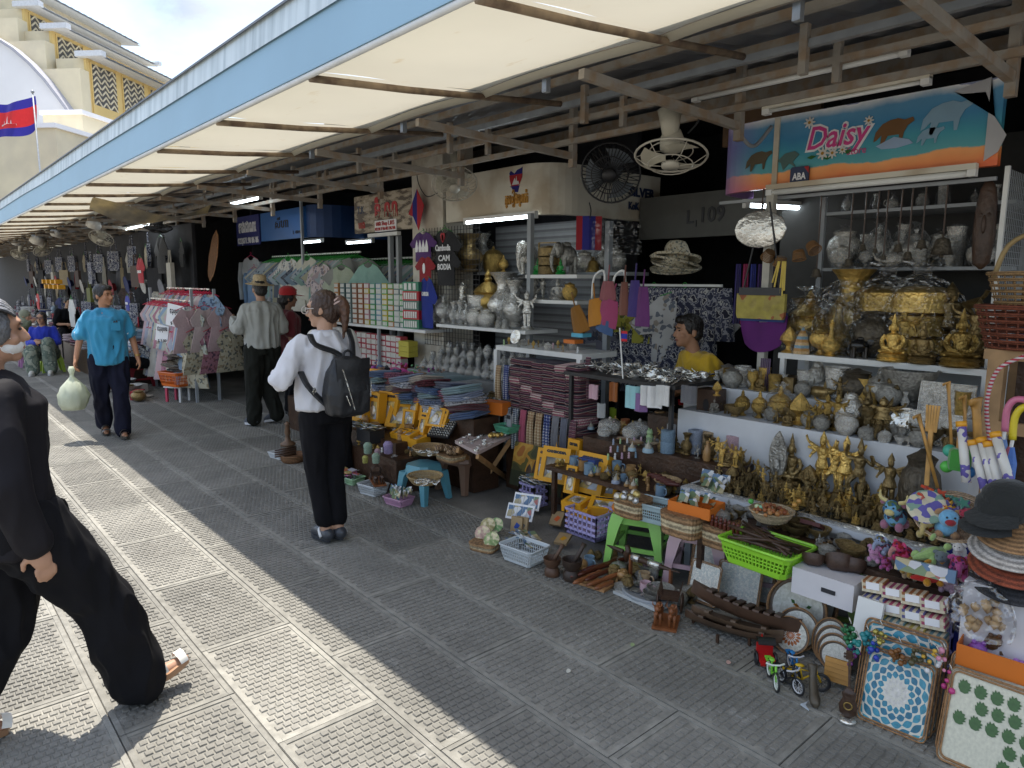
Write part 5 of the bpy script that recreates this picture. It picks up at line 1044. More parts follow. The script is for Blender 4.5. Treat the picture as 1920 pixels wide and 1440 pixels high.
w3,j,hp=person('man in bright blue polo shirt and navy trousers walking with a plastic bag',(1.68,8.40,0),face_dir(-.12,-1),1.63,J=dict(elR=(-.245,.03,1.08),wrR=(-.30,-.03,.87),elL=(.235,.03,1.09),wrL=(.27,-.08,.86),knR=(-.09,.05,.46),anR=(-.07,.20,.12),toR=(-.07,.05,.03),knL=(.08,-.10,.47),anL=(.075,-.12,.075),toL=(.08,-.29,.035)),top=dict(m=m_polo,sl='short',hem=-.10,ease=.03,wr=.010,collar=True),bot=dict(m=m_jean,wide=1.05,flare=1.12,len=1.0,ease=.016,wr=.008),shoe=dict(k='sandal',c=(.06,.055,.05),sc=(.05,.045,.04)),hair=('swept',(.020,.018,.017)),skin=(.42,.205,.115),vox=.009,hyaw=.75,curlR=.9)
g=MB();g.rings([[j['wrL']+Vector((.033*math.cos(a),.033*math.sin(a),z))for a in[k*.785 for k in range(8)]]for z in(.02,.035)],False);g.build('bracelet',m_gold,w3)
for s_ in 'LR':
 a,e=j['sh'+s_],j['el'+s_];c=a+(e-a)*.82;d=(e-a).normalized();g=MB();g.tube([c-d*.012,c+d*.004],.075,16,cap=False);o=g.build('sleeve_trim',m_fab,w3,smooth=True);o.color=(.60,.70,.75,1)
g=MB();g.box((.075,-.150,1.20),(.085,.012,.10));g.build('shirt_pocket',m_polo,w3);g=MB();g.prism([(.05,1.235),(.065,1.255),(.075,1.24),(.085,1.262),(.10,1.235)],.004,'y',-.161);g.build('chest_emblem',m_ink,w3)
pbg=empty('plastic_bag',(1.325,8.36,.33),.3,'knotted pale green plastic bag of fruit held by the man in blue','bag')
b=MB();b.lathe([(.03,0),(.10,.015),(.135,.08),(.14,.16),(.11,.25),(.06,.31),(.022,.35),(.018,.38),(.03,.42),(.02,.46)],28,lobes=(11,.06))
b.v=[(x*(1+.30*noise.noise(Vector((x,y,z))*11)),y*(1+.30*noise.noise(Vector((y,z,x))*14)),z)for x,y,z in b.v];b.build('film',mat('bag_film',(.66,.70,.58),rough=.25,var=.15,trans=.45),pbg,smooth=True)
b=MB();b.ball((.01,0,.13),(.105,.10,.10),12,8);o=b.build('contents',m_plush,pbg,smooth=True);o.color=(.40,.42,.30,1)
m_gshirt=mat('grey_shirt',(.36,.365,.34),rough=.9,var=.08);m_olive=mat('dark_olive_trousers',(.014,.015,.012),rough=.9,var=.2,spec=.2)
w4,j,hp=person('man in straw hat, grey shirt and dark trousers looking at a phone',(3.20,8.02,0),face_dir(.10,.99),1.70,J=dict(elL=(.25,.0,1.10),wrL=(.24,-.22,1.18),elR=(-.22,.02,1.09),wrR=(-.10,-.22,1.12),knL=(.12,.02,.46),anL=(.16,.12,.09),toL=(.20,-.04,.03),knR=(-.04,-.04,.47),anR=(-.10,.10,.11),toR=(-.02,-.05,.03)),top=dict(m=m_gshirt,sl='long',hem=-.02,ease=.034,wr=.010,collar=True),bot=dict(m=m_olive,wide=1.12,flare=1.0,len=1.0,ease=.018,wr=.009),shoe=dict(k='sneaker',c=(.05,.06,.08),sc=(.65,.66,.68)),hair=('short',(.016,.014,.013)),skin=(.40,.23,.15),vox=.009,hpit=-.05)
b=MB();b.box((0,0,0),(.07,.012,.145));o=b.build('phone',m_blk,label='black phone held by the man in the straw hat',cat='phone');o.location=atx(436,605,2.98);o.rotation_euler=(.5,0,.5)
hp4=w4.matrix_basis@hp((0,.01,.055));put('sunhat','straw_hat','cream straw hat with curled brim on the man with the phone','hat',hp4,s=(.30,.34,.42),color=(.55,.42,.24),rot=(.08,0,.3))
w5,j,hp=person('woman in red cap and dark red top beside the man in the straw hat',(3.62,8.22,0),face_dir(.9,-.2),1.58,top=dict(m=m_fab,c=(.12,.012,.018),sl='short',ease=.03),bot=dict(m=m_blackcloth),shoe=dict(k='sneaker',c=(.05,.05,.05)),hair=('long',(.016,.012,.011)),skin=(.30,.15,.09),vox=.011,female=True,hands=True)
put('cap','baseball_hat','bright red cap on the woman beside the straw hat','hat',w5.matrix_basis@hp((0,.01,.045)),rot=(0,0,w5.rotation_euler.z),s=1.0,color=(.45,.02,.025))
w6,j,hp=person('dark haired woman in pale blouse hidden behind the woman in white',(2.72,5.35,0),face_dir(.2,.98),1.54,top=dict(m=m_fab,c=(.62,.60,.56),sl='long',ease=.025),bot=dict(m=m_blackcloth),shoe=dict(k='sneaker',c=(.05,.05,.05)),hair=('knot',(.014,.011,.010)),vox=.011,female=True)
def sit(zs,lean=.05,fwd=.42):
 z=zs;d=lean
 return dict(pel=(0,0,z+.05),wai=(0,-d*.3,z+.18),che=(0,-d,z+.38),nek=(0,-d*1.4,z+.54),hd=(0,-d*1.6-.02,z+.69),shL=(.165,-d*1.2,z+.49),shR=(-.165,-d*1.2,z+.49),elL=(.22,-d-.06,z+.24),elR=(-.22,-d-.06,z+.24),wrL=(.14,-d-.28,z+.22),wrR=(-.14,-d-.28,z+.22),hpL=(.09,0,z+.02),hpR=(-.09,0,z+.02),knL=(.14,-fwd,max(z+.05,.44)),knR=(-.14,-fwd,max(z+.05,.44)),anL=(.14,-fwd-.02,.08),anR=(-.14,-fwd-.02,.08),toL=(.15,-fwd-.18,.03),toR=(-.15,-fwd-.18,.03))
w7,j,hp=person('man in yellow shirt seated behind the jewellery table',(4.60,2.80,0),face_dir(-.86,.5),1.70,J=dict(sit(.60,.18),wrL=(.16,-.42,.90),elL=(.22,-.2,.86)),top=dict(m=m_fab,c=(.52,.32,.015),sl='short',ease=.03,wr=.01),bot=dict(m=m_blackcloth),hair=('short',(.014,.011,.010)),skin=(.36,.19,.115),vox=.009)
w8,j,hp=person('man in white and navy leaf print shirt sitting low behind the clothes rack',tuple(atx(270,700,2.85).xy)+(0,),face_dir(-.9,-.4),1.62,J=dict(sit(.40,.30),wrL=(.16,-.62,.60),elL=(.24,-.38,.66),wrR=(-.14,-.6,.55)),top=dict(m=mat('leaf_print_shirt',(.55,.57,.60),rough=.9,var=.05,fn=blotch([(.55,.57,.6),(.05,.08,.14),(.55,.57,.6),(.16,.22,.32)],16,'noise')),sl='short',ease=.03),bot=dict(m=m_blackcloth),shoe=dict(k='sandal',c=(.05,.05,.05)),hair=('short',(.016,.013,.012)),skin=(.38,.20,.12),vox=.011,hpit=.35)
w9,j,hp=person('woman in royal blue sweater sitting with a dark cap of hair by the far stalls',(2.02,15.0,0),face_dir(-.35,-.95),1.58,J=dict(sit(.34,.1),wrL=(.02,-.32,.62),wrR=(-.08,-.36,.60),knL=(.10,-.36,.60),knR=(-.16,-.40,.46)),top=dict(m=m_fab,c=(.012,.03,.36),sl='long',ease=.03),bot=dict(m=mat('camouflage_trousers',(.16,.19,.15),rough=.9,fn=blotch([(.16,.19,.15),(.09,.12,.10),(.24,.26,.21)],9,'noise')),wide=1.3,flare=1.3,ease=.02),shoe=dict(k='sneaker',c=(.5,.5,.45)),hair=('long',(.018,.014,.013)),skin=(.36,.20,.13),vox=.011,female=True,hyaw=-.2)
g=MB();[g.box(hp((s_*.032,-.092,.01)),(.05,.012,.028))for s_ in(-1,1)];o=g.build('sunglasses',m_pla,w9);o.color=(.12,.06,.06,1)
w10,j,hp=person('woman in olive green headscarf and jacket sitting sideways at the far end',(1.72,16.2,0),face_dir(.8,-.55),1.58,J=dict(sit(.34,.12),wrR=(-.05,-.30,.90),elR=(-.22,-.14,.72)),top=dict(m=m_fab,c=(.10,.11,.065),sl='long',ease=.035),bot=dict(m=m_fab,c=(.30,.27,.22),wide=1.4,flare=1.5,ease=.03),shoe=dict(k='sneaker',c=(.4,.38,.35)),skin=(.38,.21,.14),vox=.011,female=True)
g=MB();g.ball((0,.022,.03),(.092,.104,.10),14,10);g.ball((0,.03,-.10),(.085,.085,.09),12,8);g.ball((0,-.03,-.14),(.075,.06,.04),12,8);g.v=[tuple(hp(v))for v in g.v];remeshed(g,.01,'headscarf',m_fab,w10,(.20,.21,.15),wr=.005)
w11,j,hp=person('person with dark hair and black top bending over the far counter',(2.55,16.9,0),face_dir(.3,-.95),1.55,J=sit(.62,.25),top=dict(m=m_blackcloth,sl='short',ease=.03),bot=dict(m=m_blackcloth),hair=('short',(.014,.012,.011)),vox=.012,hpit=.3)
# brass stall (nearest): supports
def prj(p):
 v=Vector(p)-CAMP;d=v.dot(FWD);return 960+FPX*v.dot(RGT)/d,720-FPX*v.dot(UPV)/d
def on(px,x,z):
 y=atx(px,700,x).y
 for _ in range(4):
  q=prj((x,y,z))[0];y-=(px-q)/(prj((x,y+.01,z))[0]-q)*-.01
 return Vector((x,y,z))
def stand(key,px,top,x,z,name,label,cat,group=None,color=None,rz=None,wide=1.0,rot=None,unit=1.0):
 p=on(px,x,z);h=size(prj(p)[1]-top,p)/unit
 rz=(-1.57+rnd.uniform(-.3,.3))if rz is None else rz
 return put(key,name,label,cat,p,rz=rz,s=(h*wide,h*wide,h),group=group,color=color,rot=rot)
FR=-math.pi/2
m_stand=mat('white_step',(.58,.60,.63),rough=.5,var=.06)
st=empty('display_steps',label='white stepped stand carrying the gilt vessels',cat='stand')
MB().span((3.82,.98,0),(4.05,2.66,.86)).build('lower_step',m_stand,st);MB().span((4.052,.95,0),(4.29,2.78,1.0)).build('upper_step',m_stand,st)
tb=empty('brass_table',label='low table with dark glass trays of brass figures',cat='table')
MB().span((3.36,.93,.47),(3.818,2.3,.505)).build('table_top',m_stand,tb)
for x,y in((3.4,.98),(3.4,2.25),(3.78,.98),(3.78,2.25)):MB().bar((x,y,0),(x,y,.47),.04).build('leg',m_gry,tb)
m_dglass=mat('dark_glass',(.02,.025,.025),rough=.08,var=0)
for y0,y1 in((.96,1.60),(1.62,2.26)):
 e=empty('glass_tray',(0,0,0),0,'dark glass tray under the brass figures, %s the umbrellas'%('nearer' if y0<1 else 'farther from'),'tray')
 MB().span((3.39,y0,.506),(3.80,y1,.516)).build('glass',m_dglass,e);MB().span((3.378,y0,.506),(3.39,y1,.526)).build('silver_edge',m_silver,e)
rk=empty('shelf_table',label='white metal shelf table under the gilt statues',cat='shelf')
MB().span((4.30,1.06,1.20),(4.68,2.24,1.235)).build('shelf_board',m_wht,rk)
for x,y in((4.315,1.08),(4.315,2.21),(4.66,1.08),(4.66,2.21)):MB().bar((x,y,0),(x,y,1.20),.03).build('leg',m_wht,rk)
MB().span((4.70,1.08,.5),(4.72,2.3,1.55)).build('tiled_panel',m_tile,label='white tiled panel behind the shelf table',cat='panel')
ws=empty('wall_shelves',label='grey wall shelves holding wrapped silver pots',cat='shelf')
for z in(1.785,2.15):MB().span((4.72,1.12,z-.02),(5.15,2.2,z)).build('shelf_board',m_gry,ws)
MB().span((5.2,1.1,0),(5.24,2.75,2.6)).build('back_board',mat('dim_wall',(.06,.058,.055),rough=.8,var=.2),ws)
MB().bar((4.72,2.2,.9),(4.72,2.2,2.25),.03).build('upright',m_gry,ws)
gp=empty('wire_grid',label='white framed wire grid panel at the edge of the brass stall',cat='grid')
b=MB()
for k in range(13):x=4.42+.035*k*1.0;b.bar((x,1.10,.95),(x,1.10,2.28),.004)
for k in range(38):b.bar((4.40,1.10,.95+.035*k),(4.86,1.10,.95+.035*k),.003)
o=b.build('wires',m_gry,gp);o['kind']='stuff'
MB().bar((4.40,1.10,.3),(4.40,1.10,2.29),.022).build('frame_post',m_wht,gp);MB().bar((4.87,1.10,.3),(4.87,1.10,2.29),.022).build('frame_post',m_gry,gp)
# - gilt and silver vessels on the steps
G='vessels and statues of the brass stall'
def goods(rows,x,z,where):
 seen={}
 for key,px,top,*r in rows:
  seen.setdefault(key,[]).append(px)
 idx={}
 for key,px,top,*r in rows:
  dx=r[0]if r else 0;wide=r[1]if len(r)>1 else 1.0;i=idx.get(key,0);idx[key]=i+1
  kind,m_=key.split('_')[0],key.split('_')[1];wrap=' in plastic' if 'wrapped' in key else ''
  nm={'urn':'lidded_urn','buddha':'seated_statue','deity':'standing_statue','dancer':'dancing_statue','mask':'statue_head','box':'round_box','lotus':'lotus_ornament','leafplaque':'leaf_plaque','flask':'long_neck_flask','tiffin':'tiered_container','garuda':'winged_statue'}.get(kind,kind)
  col={'gold':'gilt','silver':'silver','tin':'tarnished silver','brass':'brass'}[m_]
  n=len(seen[key]);od='' if n==1 else nth(i)+' '
  tail=where if n==1 else where+', from far end'
  stand(key,px,top,x+dx,z,nm,(od+col+' '+nm.replace('_',' ')+wrap+' '+tail).strip(),nm.replace('_',' ').split()[-1],group=G if n>1 else None,wide=wide)
goods([('urn_gold',1391,730),('urn_gold',1423,732),('urn_gold_wrapped',1461,722,.02,1.15),('lotus_gold',1498,735),('buddha_brass',1476,765,-.09),('deity_gold',1515,770,-.09),('deity_gold',1526,757,-.03),('deity_gold',1535,755,-.02),('deity_gold',1549,738),('deity_gold',1568,738),('mask_silver',1591,728,.06,1.1),('pot_silver',1586,772,-.08),('garuda_brass',1624,730,.03,1.2),('deity_brass',1652,742,.03,1.5),('box_tin',1626,795,-.1,.85),('box_silver',1657,803,-.1,.7),('bowl_silver',1687,818,-.1,.8),('goblet_silver',1703,818,-.1,1.1),('pot_tin',1722,800,-.08),('vase_brass',1740,790,-.05),('teapot_tin',1673,786,.0,.9)],3.94,.86,'on the lower white step')
goods([('goblet_gold',1364,690),('goblet_gold',1378,704,-.06),('beaker_silver',1391,686,.05,1.5),('vase_silver',1408,692,.0),('beaker_gold',1451,702,-.02,1.3),('beaker_silver',1507,694,.06,1.2),('beaker_silver',1567,688,.06,1.4),('urn_tin',1646,686,0,1.1),('dancer_brass',1664,705,-.05,1.3),('buddha_tin',1525,720,-.02),('deity_brass',1573,705,-.05),('bowl_tin',1700,692,.06,.75),('lotus_brass',1673,706,0),('mask_tin',1530,672,.1),('urn_brass',1628,700,0,.9)],4.16,1.0,'on the upper white step')
goods([('lotus_gold',1478,612,-.1),('urn_gold',1538,594,-.08),('flask_gold_wrapped',1568,556,.02,1.1),('flask_gold_wrapped',1603,553,.08),('urn_gold_wrapped',1513,545,.12,1.2),('vase_gold_wrapped',1590,507,.2,1.15),('tiffin_gold_wrapped',1653,505,.18,1.1),('tiffin_gold_wrapped',1716,503,.2,1.15),('buddha_gold',1671,588,-.1,.9),('buddha_brass',1727,602,-.1,.95),('deity_gold',1690,578,.02,1.0),('deity_brass',1729,540,.16,1.1),('deity_brass',1772,530,.14,1.1),('buddha_gold',1798,578,-.1,.95),('deity_brass',1826,560,.1),('buddha_brass',1828,600,.05),('vase_gold',1500,560,.22),('flask_gold',1556,600,-.11)],4.44,1.236,'on the white shelf table')
m_pag=mat('pagoda_print',(.7,.42,.14),rough=.4,var=.3,vscale=30,fn=stripes([(.75,.5,.25),(.6,.3,.08),(.25,.4,.5)],2,3))
simple('pagoda',lambda b:[b.lathe([(.32,0),(.33,.05),(.30,.3),(.26,.5),(.2,.7),(.1,.85),(.03,1)],6)],m_pag,'pagoda');with_wrap('pagoda_wrapped','pagoda',3)
stand('pagoda_wrapped',1503,614,4.34,1.236,'pagoda_model','small painted pagoda model in clear plastic on the white shelf table','model')
define('elephant_black',lambda:[Part('elephant',get('elephant_gold')[0].mesh.copy())]);get('elephant_black')[0].mesh.materials[0]=mat('black_lacquer',(.008,.008,.009),rough=.25,var=.1)
o=put('elephant_black','black_elephant','black lacquered elephant standing on the white shelf table','elephant',on(1612,4.36,1.236),rz=FR-.9+3.1,s=.135)
define('pot_black',lambda:[Part('pot',get('pot_gold')[0].mesh.copy())]);get('pot_black')[0].mesh.materials[0]=m_bronze
stand('pot_black',1640,576,4.5,1.236,'black_idol','squat black idol behind the black elephant','idol');stand('pot_black',1604,690,4.2,1.0,'black_pot','round black owl pot on the upper white step','pot',wide=1.15)
def plaque_mesh():
 b=MB();b.box((0,0,.5),(1.55,.06,1));r=random.Random(4)
 for s_ in((-.74,0),(.74,0)):b.box((s_[0],-.04,.5),(.05,.03,1))
 for z in(.03,.97):b.box((0,-.04,z),(1.5,.03,.05))
 for i in range(5):b.lathe([(.07,.35),(.075,.42),(.05,.55),(.01,.7)],6,c=(-.4+.2*i,-.03,0))
 for i in range(26):b.ball((r.uniform(-.68,.68),-.03,r.uniform(.1,.9)),(.06,.02,.035),6,4)
 return[Part('plaque',b.mesh('plaque',m_silver,40))]
define('plaque',plaque_mesh)
for px,top,x,z,hh,lb in((1782,700,4.24,1.0,.13,'topmost embossed silver temple plaque behind the back scratchers'),(1770,723,4.10,1.0,.17,'large embossed silver temple plaque in front of the topmost one'),(1750,770,3.95,.86,.17,'lowest embossed silver plaque behind the blue toy box')):
 p=on(px,x,z);put('plaque','silver_plaque',lb,'plaque',p,rot=(-.18,0,FR),s=(hh,hh,hh*1.0),group='embossed silver plaques')
b=MB();b.lathe([(.001,-.005),(.085,-.005),(.09,0),(.085,.006),(.06,.003),(.001,.003)],26);o=b.build('silver_disc',m_silver,smooth=40,label='round embossed silver disc leaning on the white step',cat='plate',loc=on(1698,3.98,.945));o.rotation_euler=(0,R_(-72),0)
b=MB();b.box((0,0,.05),(.16,.12,.10));b.build('gold_box',m_brass,label='square brass covered box with arched opening on the upper step',cat='box',loc=on(1472,4.22,1.0)+Vector((0,0,0)),rz=FR);
b=MB();b.tube([(-.09,0,0),(-.04,0,.0),(.03,0,0),(.09,0,.02)],[.004,.035,.03,.002],10);b.build('brass_fish',m_brass,smooth=True,label='brass fish lying among cups on the upper step',cat='ornament',loc=on(1540,4.12,1.04),rz=FR)
b=MB();[b.tube([(i*.012-.03,0,0),(i*.012-.03,.005,.2)],.005,5)for i in range(6)];b.build('incense_bundle',mat('violet_sticks',(.10,.06,.12),rough=.4),label='tall bundle of dark violet incense sticks on the upper step',cat='incense',loc=on(1432,4.2,1.0),rz=FR)
# - rows of small brass figures on the glass trays
kinds=['buddha_brass','deity_brass','dancer_brass','garuda_brass','elephant_brass','lotus_brass','bell_brass','buddha_gold','dancer_gold']
kn={'buddha':'seated','deity':'many armed standing','dancer':'dancing','garuda':'winged','elephant':'elephant','lotus':'lotus bud','bell':'bell shaped'}
for r,(x,h0)in enumerate(((3.44,.062),(3.52,.075),(3.60,.09),(3.69,.12),(3.77,.14))):
 y=.99+.02*r;i=0
 while y<2.22:
  k=kinds[rnd.randrange(len(kinds))];h=h0*rnd.uniform(.8,1.2);wd=1.1 if not k.startswith('elephant')else.9
  put(k,'brass_figurine','%s %s figure, %s row on glass trays, from near end'%(nth(i),kn[k.split('_')[0]],('front','second','middle','fourth','back')[r]),'figurine',(x+rnd.uniform(-.02,.02),y,.517),rz=FR+rnd.uniform(-.5,.5),s=(h*wd,h*wd,h),group='brass figures on the glass trays');y+=h*.62+.012;i+=1
for px,top,k,x,lb in((1537,800,'deity_gold',3.78,'tall gilt statue with raised arms, farthest of the four back figures'),(1560,815,'dancer_gold',3.78,'second gilt statue of the four back figures'),(1580,808,'deity_gold',3.76,'third gilt statue of the four back figures'),(1606,812,'dancer_brass',3.76,'fourth brass statue of the four back figures'),(1480,804,'buddha_brass',3.78,'brass seated figure beside the leaf plaque'),(1455,800,'leafplaque_tin',3.74,'pewter leaf plaque on a round foot'),(1663,840,'deity_brass',3.74,'brass archer figure nearest the black egg')):
 stand(k,px,top+6,x,.517,'brass_statue',lb,'statue',wide=.75)
stand('pot_black',1718,838,3.66,.517,'black_egg','dark carved egg at the near end of the brass rows','ornament',wide=.5)
# - hanging things under the store sign
hb=MB().bar((4.42,1.15,2.235),(4.42,2.8,2.235),.02).build('hanging_rail',m_gry,label='thin rail under the store sign with hanging bells',cat='rail')
def hang(key,px,py,x,h,name,label,cat,top=2.235,group=None,color=None,wide=1.0,cord=True):
 p=atx(px,py,x);e=put(key,name,label,cat,p,rz=FR+rnd.uniform(-.6,.6),s=(h*wide,h*wide,h),group=group,color=color)
 if cord:
  b=MB();b.tube([Vector((0,0,.6)),Vector((0,0,(top-p.z)/h))],.006/h,5);c=b.build('cord',m_dwood,e)
 return e
def hangb(px,py,h,lb,k='bell_tin',x=4.42):
 p=atx(px,py,x);e=empty('hanging_bell',p,0,lb,'bell','bells hanging under the store sign');d=get('bell_tin')[0].mesh.copy();d.materials[0]=m_bronze
 o=bpy.data.objects.new('bell',d);COL.objects.link(o);o.parent=e;o.scale=(h,h,h)
 b=MB();b.tube([(0,0,h*.6),(0,0,2.235-p.z)],.005,5);b.build('cord',m_dwood,e)
for i,(px,py,h)in enumerate(((1617,470,.07),(1640,474,.05),(1656,487,.05),(1683,473,.085),(1701,487,.085),(1727,466,.09),(1765,478,.17),(1590,500,.09),(1530,520,.1))):
 hangb(px,py,h,['small dark bell hanging farthest along the rail','second dark bell on a long cord','tiny dark bell hanging low third along the rail','fourth dark bell, round, before the silver pots','fifth dark bell hanging lowest','sixth dark bell with a pale tag','largest dark bell hanging before the silver pots','dark bell beside the wrapped urn','dark wide bell in the shade behind the baskets'][i])
b=MB();b.lathe([(.02,0),(.10,.04),(.13,.2),(.12,.4),(.09,.5),(.03,.56)],12,sy=.4);b.ball((0,-.05,.28),(.03,.03,.06));b.ball((.045,-.045,.34),(.025,.012,.012));b.ball((-.045,-.045,.34),(.025,.012,.012));b.build('carved_mask',m_dwood,smooth=True,label='long dark carved mask hanging beside the wire grid',cat='mask',loc=atx(1838,505,4.45),rz=FR).scale=(.42,.42,.85)
pl=empty('silver_platter',atx(1425,430,4.28),0,'oval silver platter with fluted rim hanging from the stall post','platter')
b=MB();b.lathe([(.001,.012),(.10,.012),(.105,.004),(.115,.0),(.15,-.006),(.165,-.004),(.16,.004),(.11,.02),(.001,.02)],36,sx=1.0,sy=.72,lobes=(24,.012));b.lathe([(.001,-.004),(.065,.002),(.07,.011)],20,sy=.72);o=b.build('dish',m_silver,pl,smooth=40);o.rotation_euler=(R_(90),0,FR+.25)
b=MB();b.tube([(0,0,.1),(.02,.0,.26)],.004,5);b.build('cord',m_dwood,pl)
MB().bar((4.34,2.37,0),(4.34,2.37,2.3),.05).build('stall_post',mat('dirty_white_post',(.42,.40,.35),rough=.6,var=.2),label='off white post holding the store sign',cat='post')
for i,(px,py,rx,c)in enumerate(((1445,472,.5,(.30,.15,.05)),(1466,482,.15,(.32,.17,.06)),(1497,470,-.4,(.30,.15,.05)),(1520,458,-.9,(.28,.14,.05)))):
 o=put('wbasket_deep','cone_basket','small brown woven basket hung by its tip, %s of four under the platter'%nth(i),'basket',atx(px,py,4.30),rot=(R_(190)+rx,.3*(i-1.5),0),s=(.085,.085,.12),color=c,group='small hung baskets')
for i,(px,py,qx,qy)in enumerate(((1460,490,1448,530),(1462,490,1452,538),(1468,490,1462,550),(1470,490,1466,555),(1473,490,1470,545))):
 MB().tube([atx(px,py,4.26),atx(qx,qy,4.26)],.0055,5).build('yellow_straw',mat('yellow_straw',(.62,.47,.10),rough=.6),label='%s long yellow straw dangling from the small baskets'%nth(i),cat='straw',group='yellow straws')
tbm=mat('straw_purse',(.36,.30,.07),rough=.8,var=.25,vscale=20,fn=blotch([(.36,.30,.07),(.36,.30,.07),(.33,.27,.08),(.30,.10,.04)],8,'noise'))
p=atx(1425,598,4.28);e=empty('straw_purse',p,FR,'olive straw purse with red embroidery hanging over a purple bag','purse')
MB().prism([(-.16,.0),(.16,0),(.17,.03),(.17,.165),(-.17,.165),(-.17,.03)],.03,'y',-.015).build('pouch',tbm,e);MB().box((0,0,.18),(.30,.05,.05)).build('clasp',m_blk,e)
b=MB();b.tube([(-.13,0,.2),(-.02,0,.75)],.006,5);b.tube([(.13,0,.2),(.02,0,.75)],.006,5);b.build('strap',m_blk,e)
p=atx(1428,660,4.33);e=empty('purple_bag',p,FR,'deep purple cloth bag hanging under the straw purse','bag')
b=MB();b.grid(10,8,lambda u,v:((u-.5)*.34*(1-.25*(1-v)**2),-.03*math.sin(math.pi*u)-.012*math.sin(u*14)*v,.2*v+.05*(2*u-1)**2));b.grid(10,8,lambda u,v:((u-.5)*.34*(1-.25*(1-v)**2),.03*math.sin(math.pi*u),.2*v+.05*(2*u-1)**2));b.build('cloth',mat('purple_cloth',(.09,.008,.12),rough=.8,var=.15),e,smooth=True)
MB().box((0,-.005,.235),(.31,.05,.06)).build('blue_band',mat('blue_band',(.03,.06,.2),rough=.8),e)
cols=[(.03,.02,.14),(.30,.02,.09),(.02,.03,.22),(.05,.02,.13),(.16,.02,.1),(.02,.02,.05)]
for i in range(7):
 put('scarf','silk_scarf','%s silk scarf hanging behind the platter, counted from the aisle'%nth(i),'scarf',atx(1385+i*14,495,4.5+.02*(i%2)),rz=FR+.6,s=(.14,.3,.42),color=cols[i%6],group='silk scarves behind the platter')
wk=['pot_silver_wrapped','urn_silver_wrapped','teapot_silver_wrapped','beaker_silver_wrapped','vase_silver_wrapped']
for z,lb,n in((1.786,'lower',9),(2.151,'upper',7)):
 for i in range(n):
  y=2.13-i*(1.0/n)-.02;k=wk[(i*3+(z>2))%5];h=rnd.uniform(.22,.30)if z<2 else rnd.uniform(.10,.13)
  put(k,'wrapped_silver_pot','%s wrapped silver vessel on the %s wall shelf, counted from the post'%(nth(i),lb),'pot',(4.86+.1*(i%2),y,z),rz=rnd.uniform(0,6),s=(h*.8,h*.8,h),group='wrapped silver vessels')
for i in range(6):
 put(wk[i%5],'wrapped_silver_pot','%s wrapped silver vessel in the front of the lower wall shelf'%nth(i),'pot',(4.76,2.08-.16*i,1.786),rz=i,s=.15,group='wrapped silver vessels')
 # - far right: crate stand, baskets, umbrellas, scratchers
cs=empty('crate_stand',label='rough wooden crate stand holding wicker baskets',cat='crate')
m_rough=mat('rough_wood',(.36,.22,.11),rough=.75,var=.3,vscale=9,detail=8)
cx,cy0=4.05,.40
for(a,c)in(((4.0,.1,1.32),(4.5,1.02,1.37)),((4.0,.93,0),(4.07,1.0,1.32)),((4.0,.1,.96),(4.03,.93,1.02)),((4.0,.1,.5),(4.03,.93,.58)),((4.4,.93,0),(4.47,1.0,1.32)),((4.0,.45,0),(4.05,.52,1.32))):MB().span(a,c).build('plank',m_rough,cs)
MB().span((4.2,.1,.1),(4.25,.92,1.3)).build('dark_lining',m_dwood,cs)
put('wbasket_deep','wicker_basket','dark red wicker basket at the frame edge on the crate stand','basket',on(1925,4.14,1.372),s=(.46,.46,.42),color=(.22,.06,.03));put('wbasket_deep','wicker_basket','brown wicker basket with pale band stacked above the red one','basket',on(1928,4.14,1.372)+Vector((0,0,.19)),s=(.40,.40,.36),color=(.36,.22,.10))
b=MB();b.tube(smooth_path([(0,-.17,.0),(0,-.12,.16),(0,0,.22),(0,.12,.16),(0,.17,0)]),.012,6);b.build('basket_handle',mat('wicker_handle',(.36,.26,.12),rough=.7),smooth=True,label='bent cane basket handle rising over the crate stand',cat='handle',loc=on(1925,4.14,1.372)+Vector((0,0,.34)))
def canopy_umbrella(px,py,qx,x,hc,cols,lb):
 base=atx(qx,960,x-.05);top=atx(px,py,x);e=empty('umbrella',base,0,lb,'umbrella','folded umbrellas with hooked handles');d=top-base
 segs=['panel'];n=len(cols)
 for i,c in enumerate(cols):
  b=MB();R=[]
  for t,r in((0,.012),(.12,.038),(.55,.030),(.72,.012)):
   q=d*t;R.append([q+Vector((r*math.cos(a),r*math.sin(a),0))for a in[2*math.pi*(i+f)/n for f in(0,.5,1)]]+[q])
  b.rings(R);o=b.build('canopy_panel',m_fab,e);o.color=(*c,1)
 b=MB();b.tube([d*.70,d*.86],.007,6);b.build('shaft',m_wht,e)
 b=MB();t=d*.80;b.tube(smooth_path([t,t+Vector((0,0,.09)),t+Vector((.0,-.025,.135)),t+Vector((0,-.07,.13)),t+Vector((0,-.082,.08))]),.0135,8);o=b.build('hooked_handle',m_pla,e,smooth=True);o.color=(*hc,1)
canopy_umbrella(1890,770,1860,3.40,(.62,.18,.30),[(.10,.10,.35),(.35,.10,.25),(.15,.25,.5),(.3,.15,.35)],'folded violet umbrella with pink hooked handle');canopy_umbrella(1905,790,1872,3.30,(.62,.50,.02),[(.55,.45,.15),(.5,.15,.22),(.08,.18,.5),(.45,.35,.4)],'folded striped umbrella with yellow hooked handle')
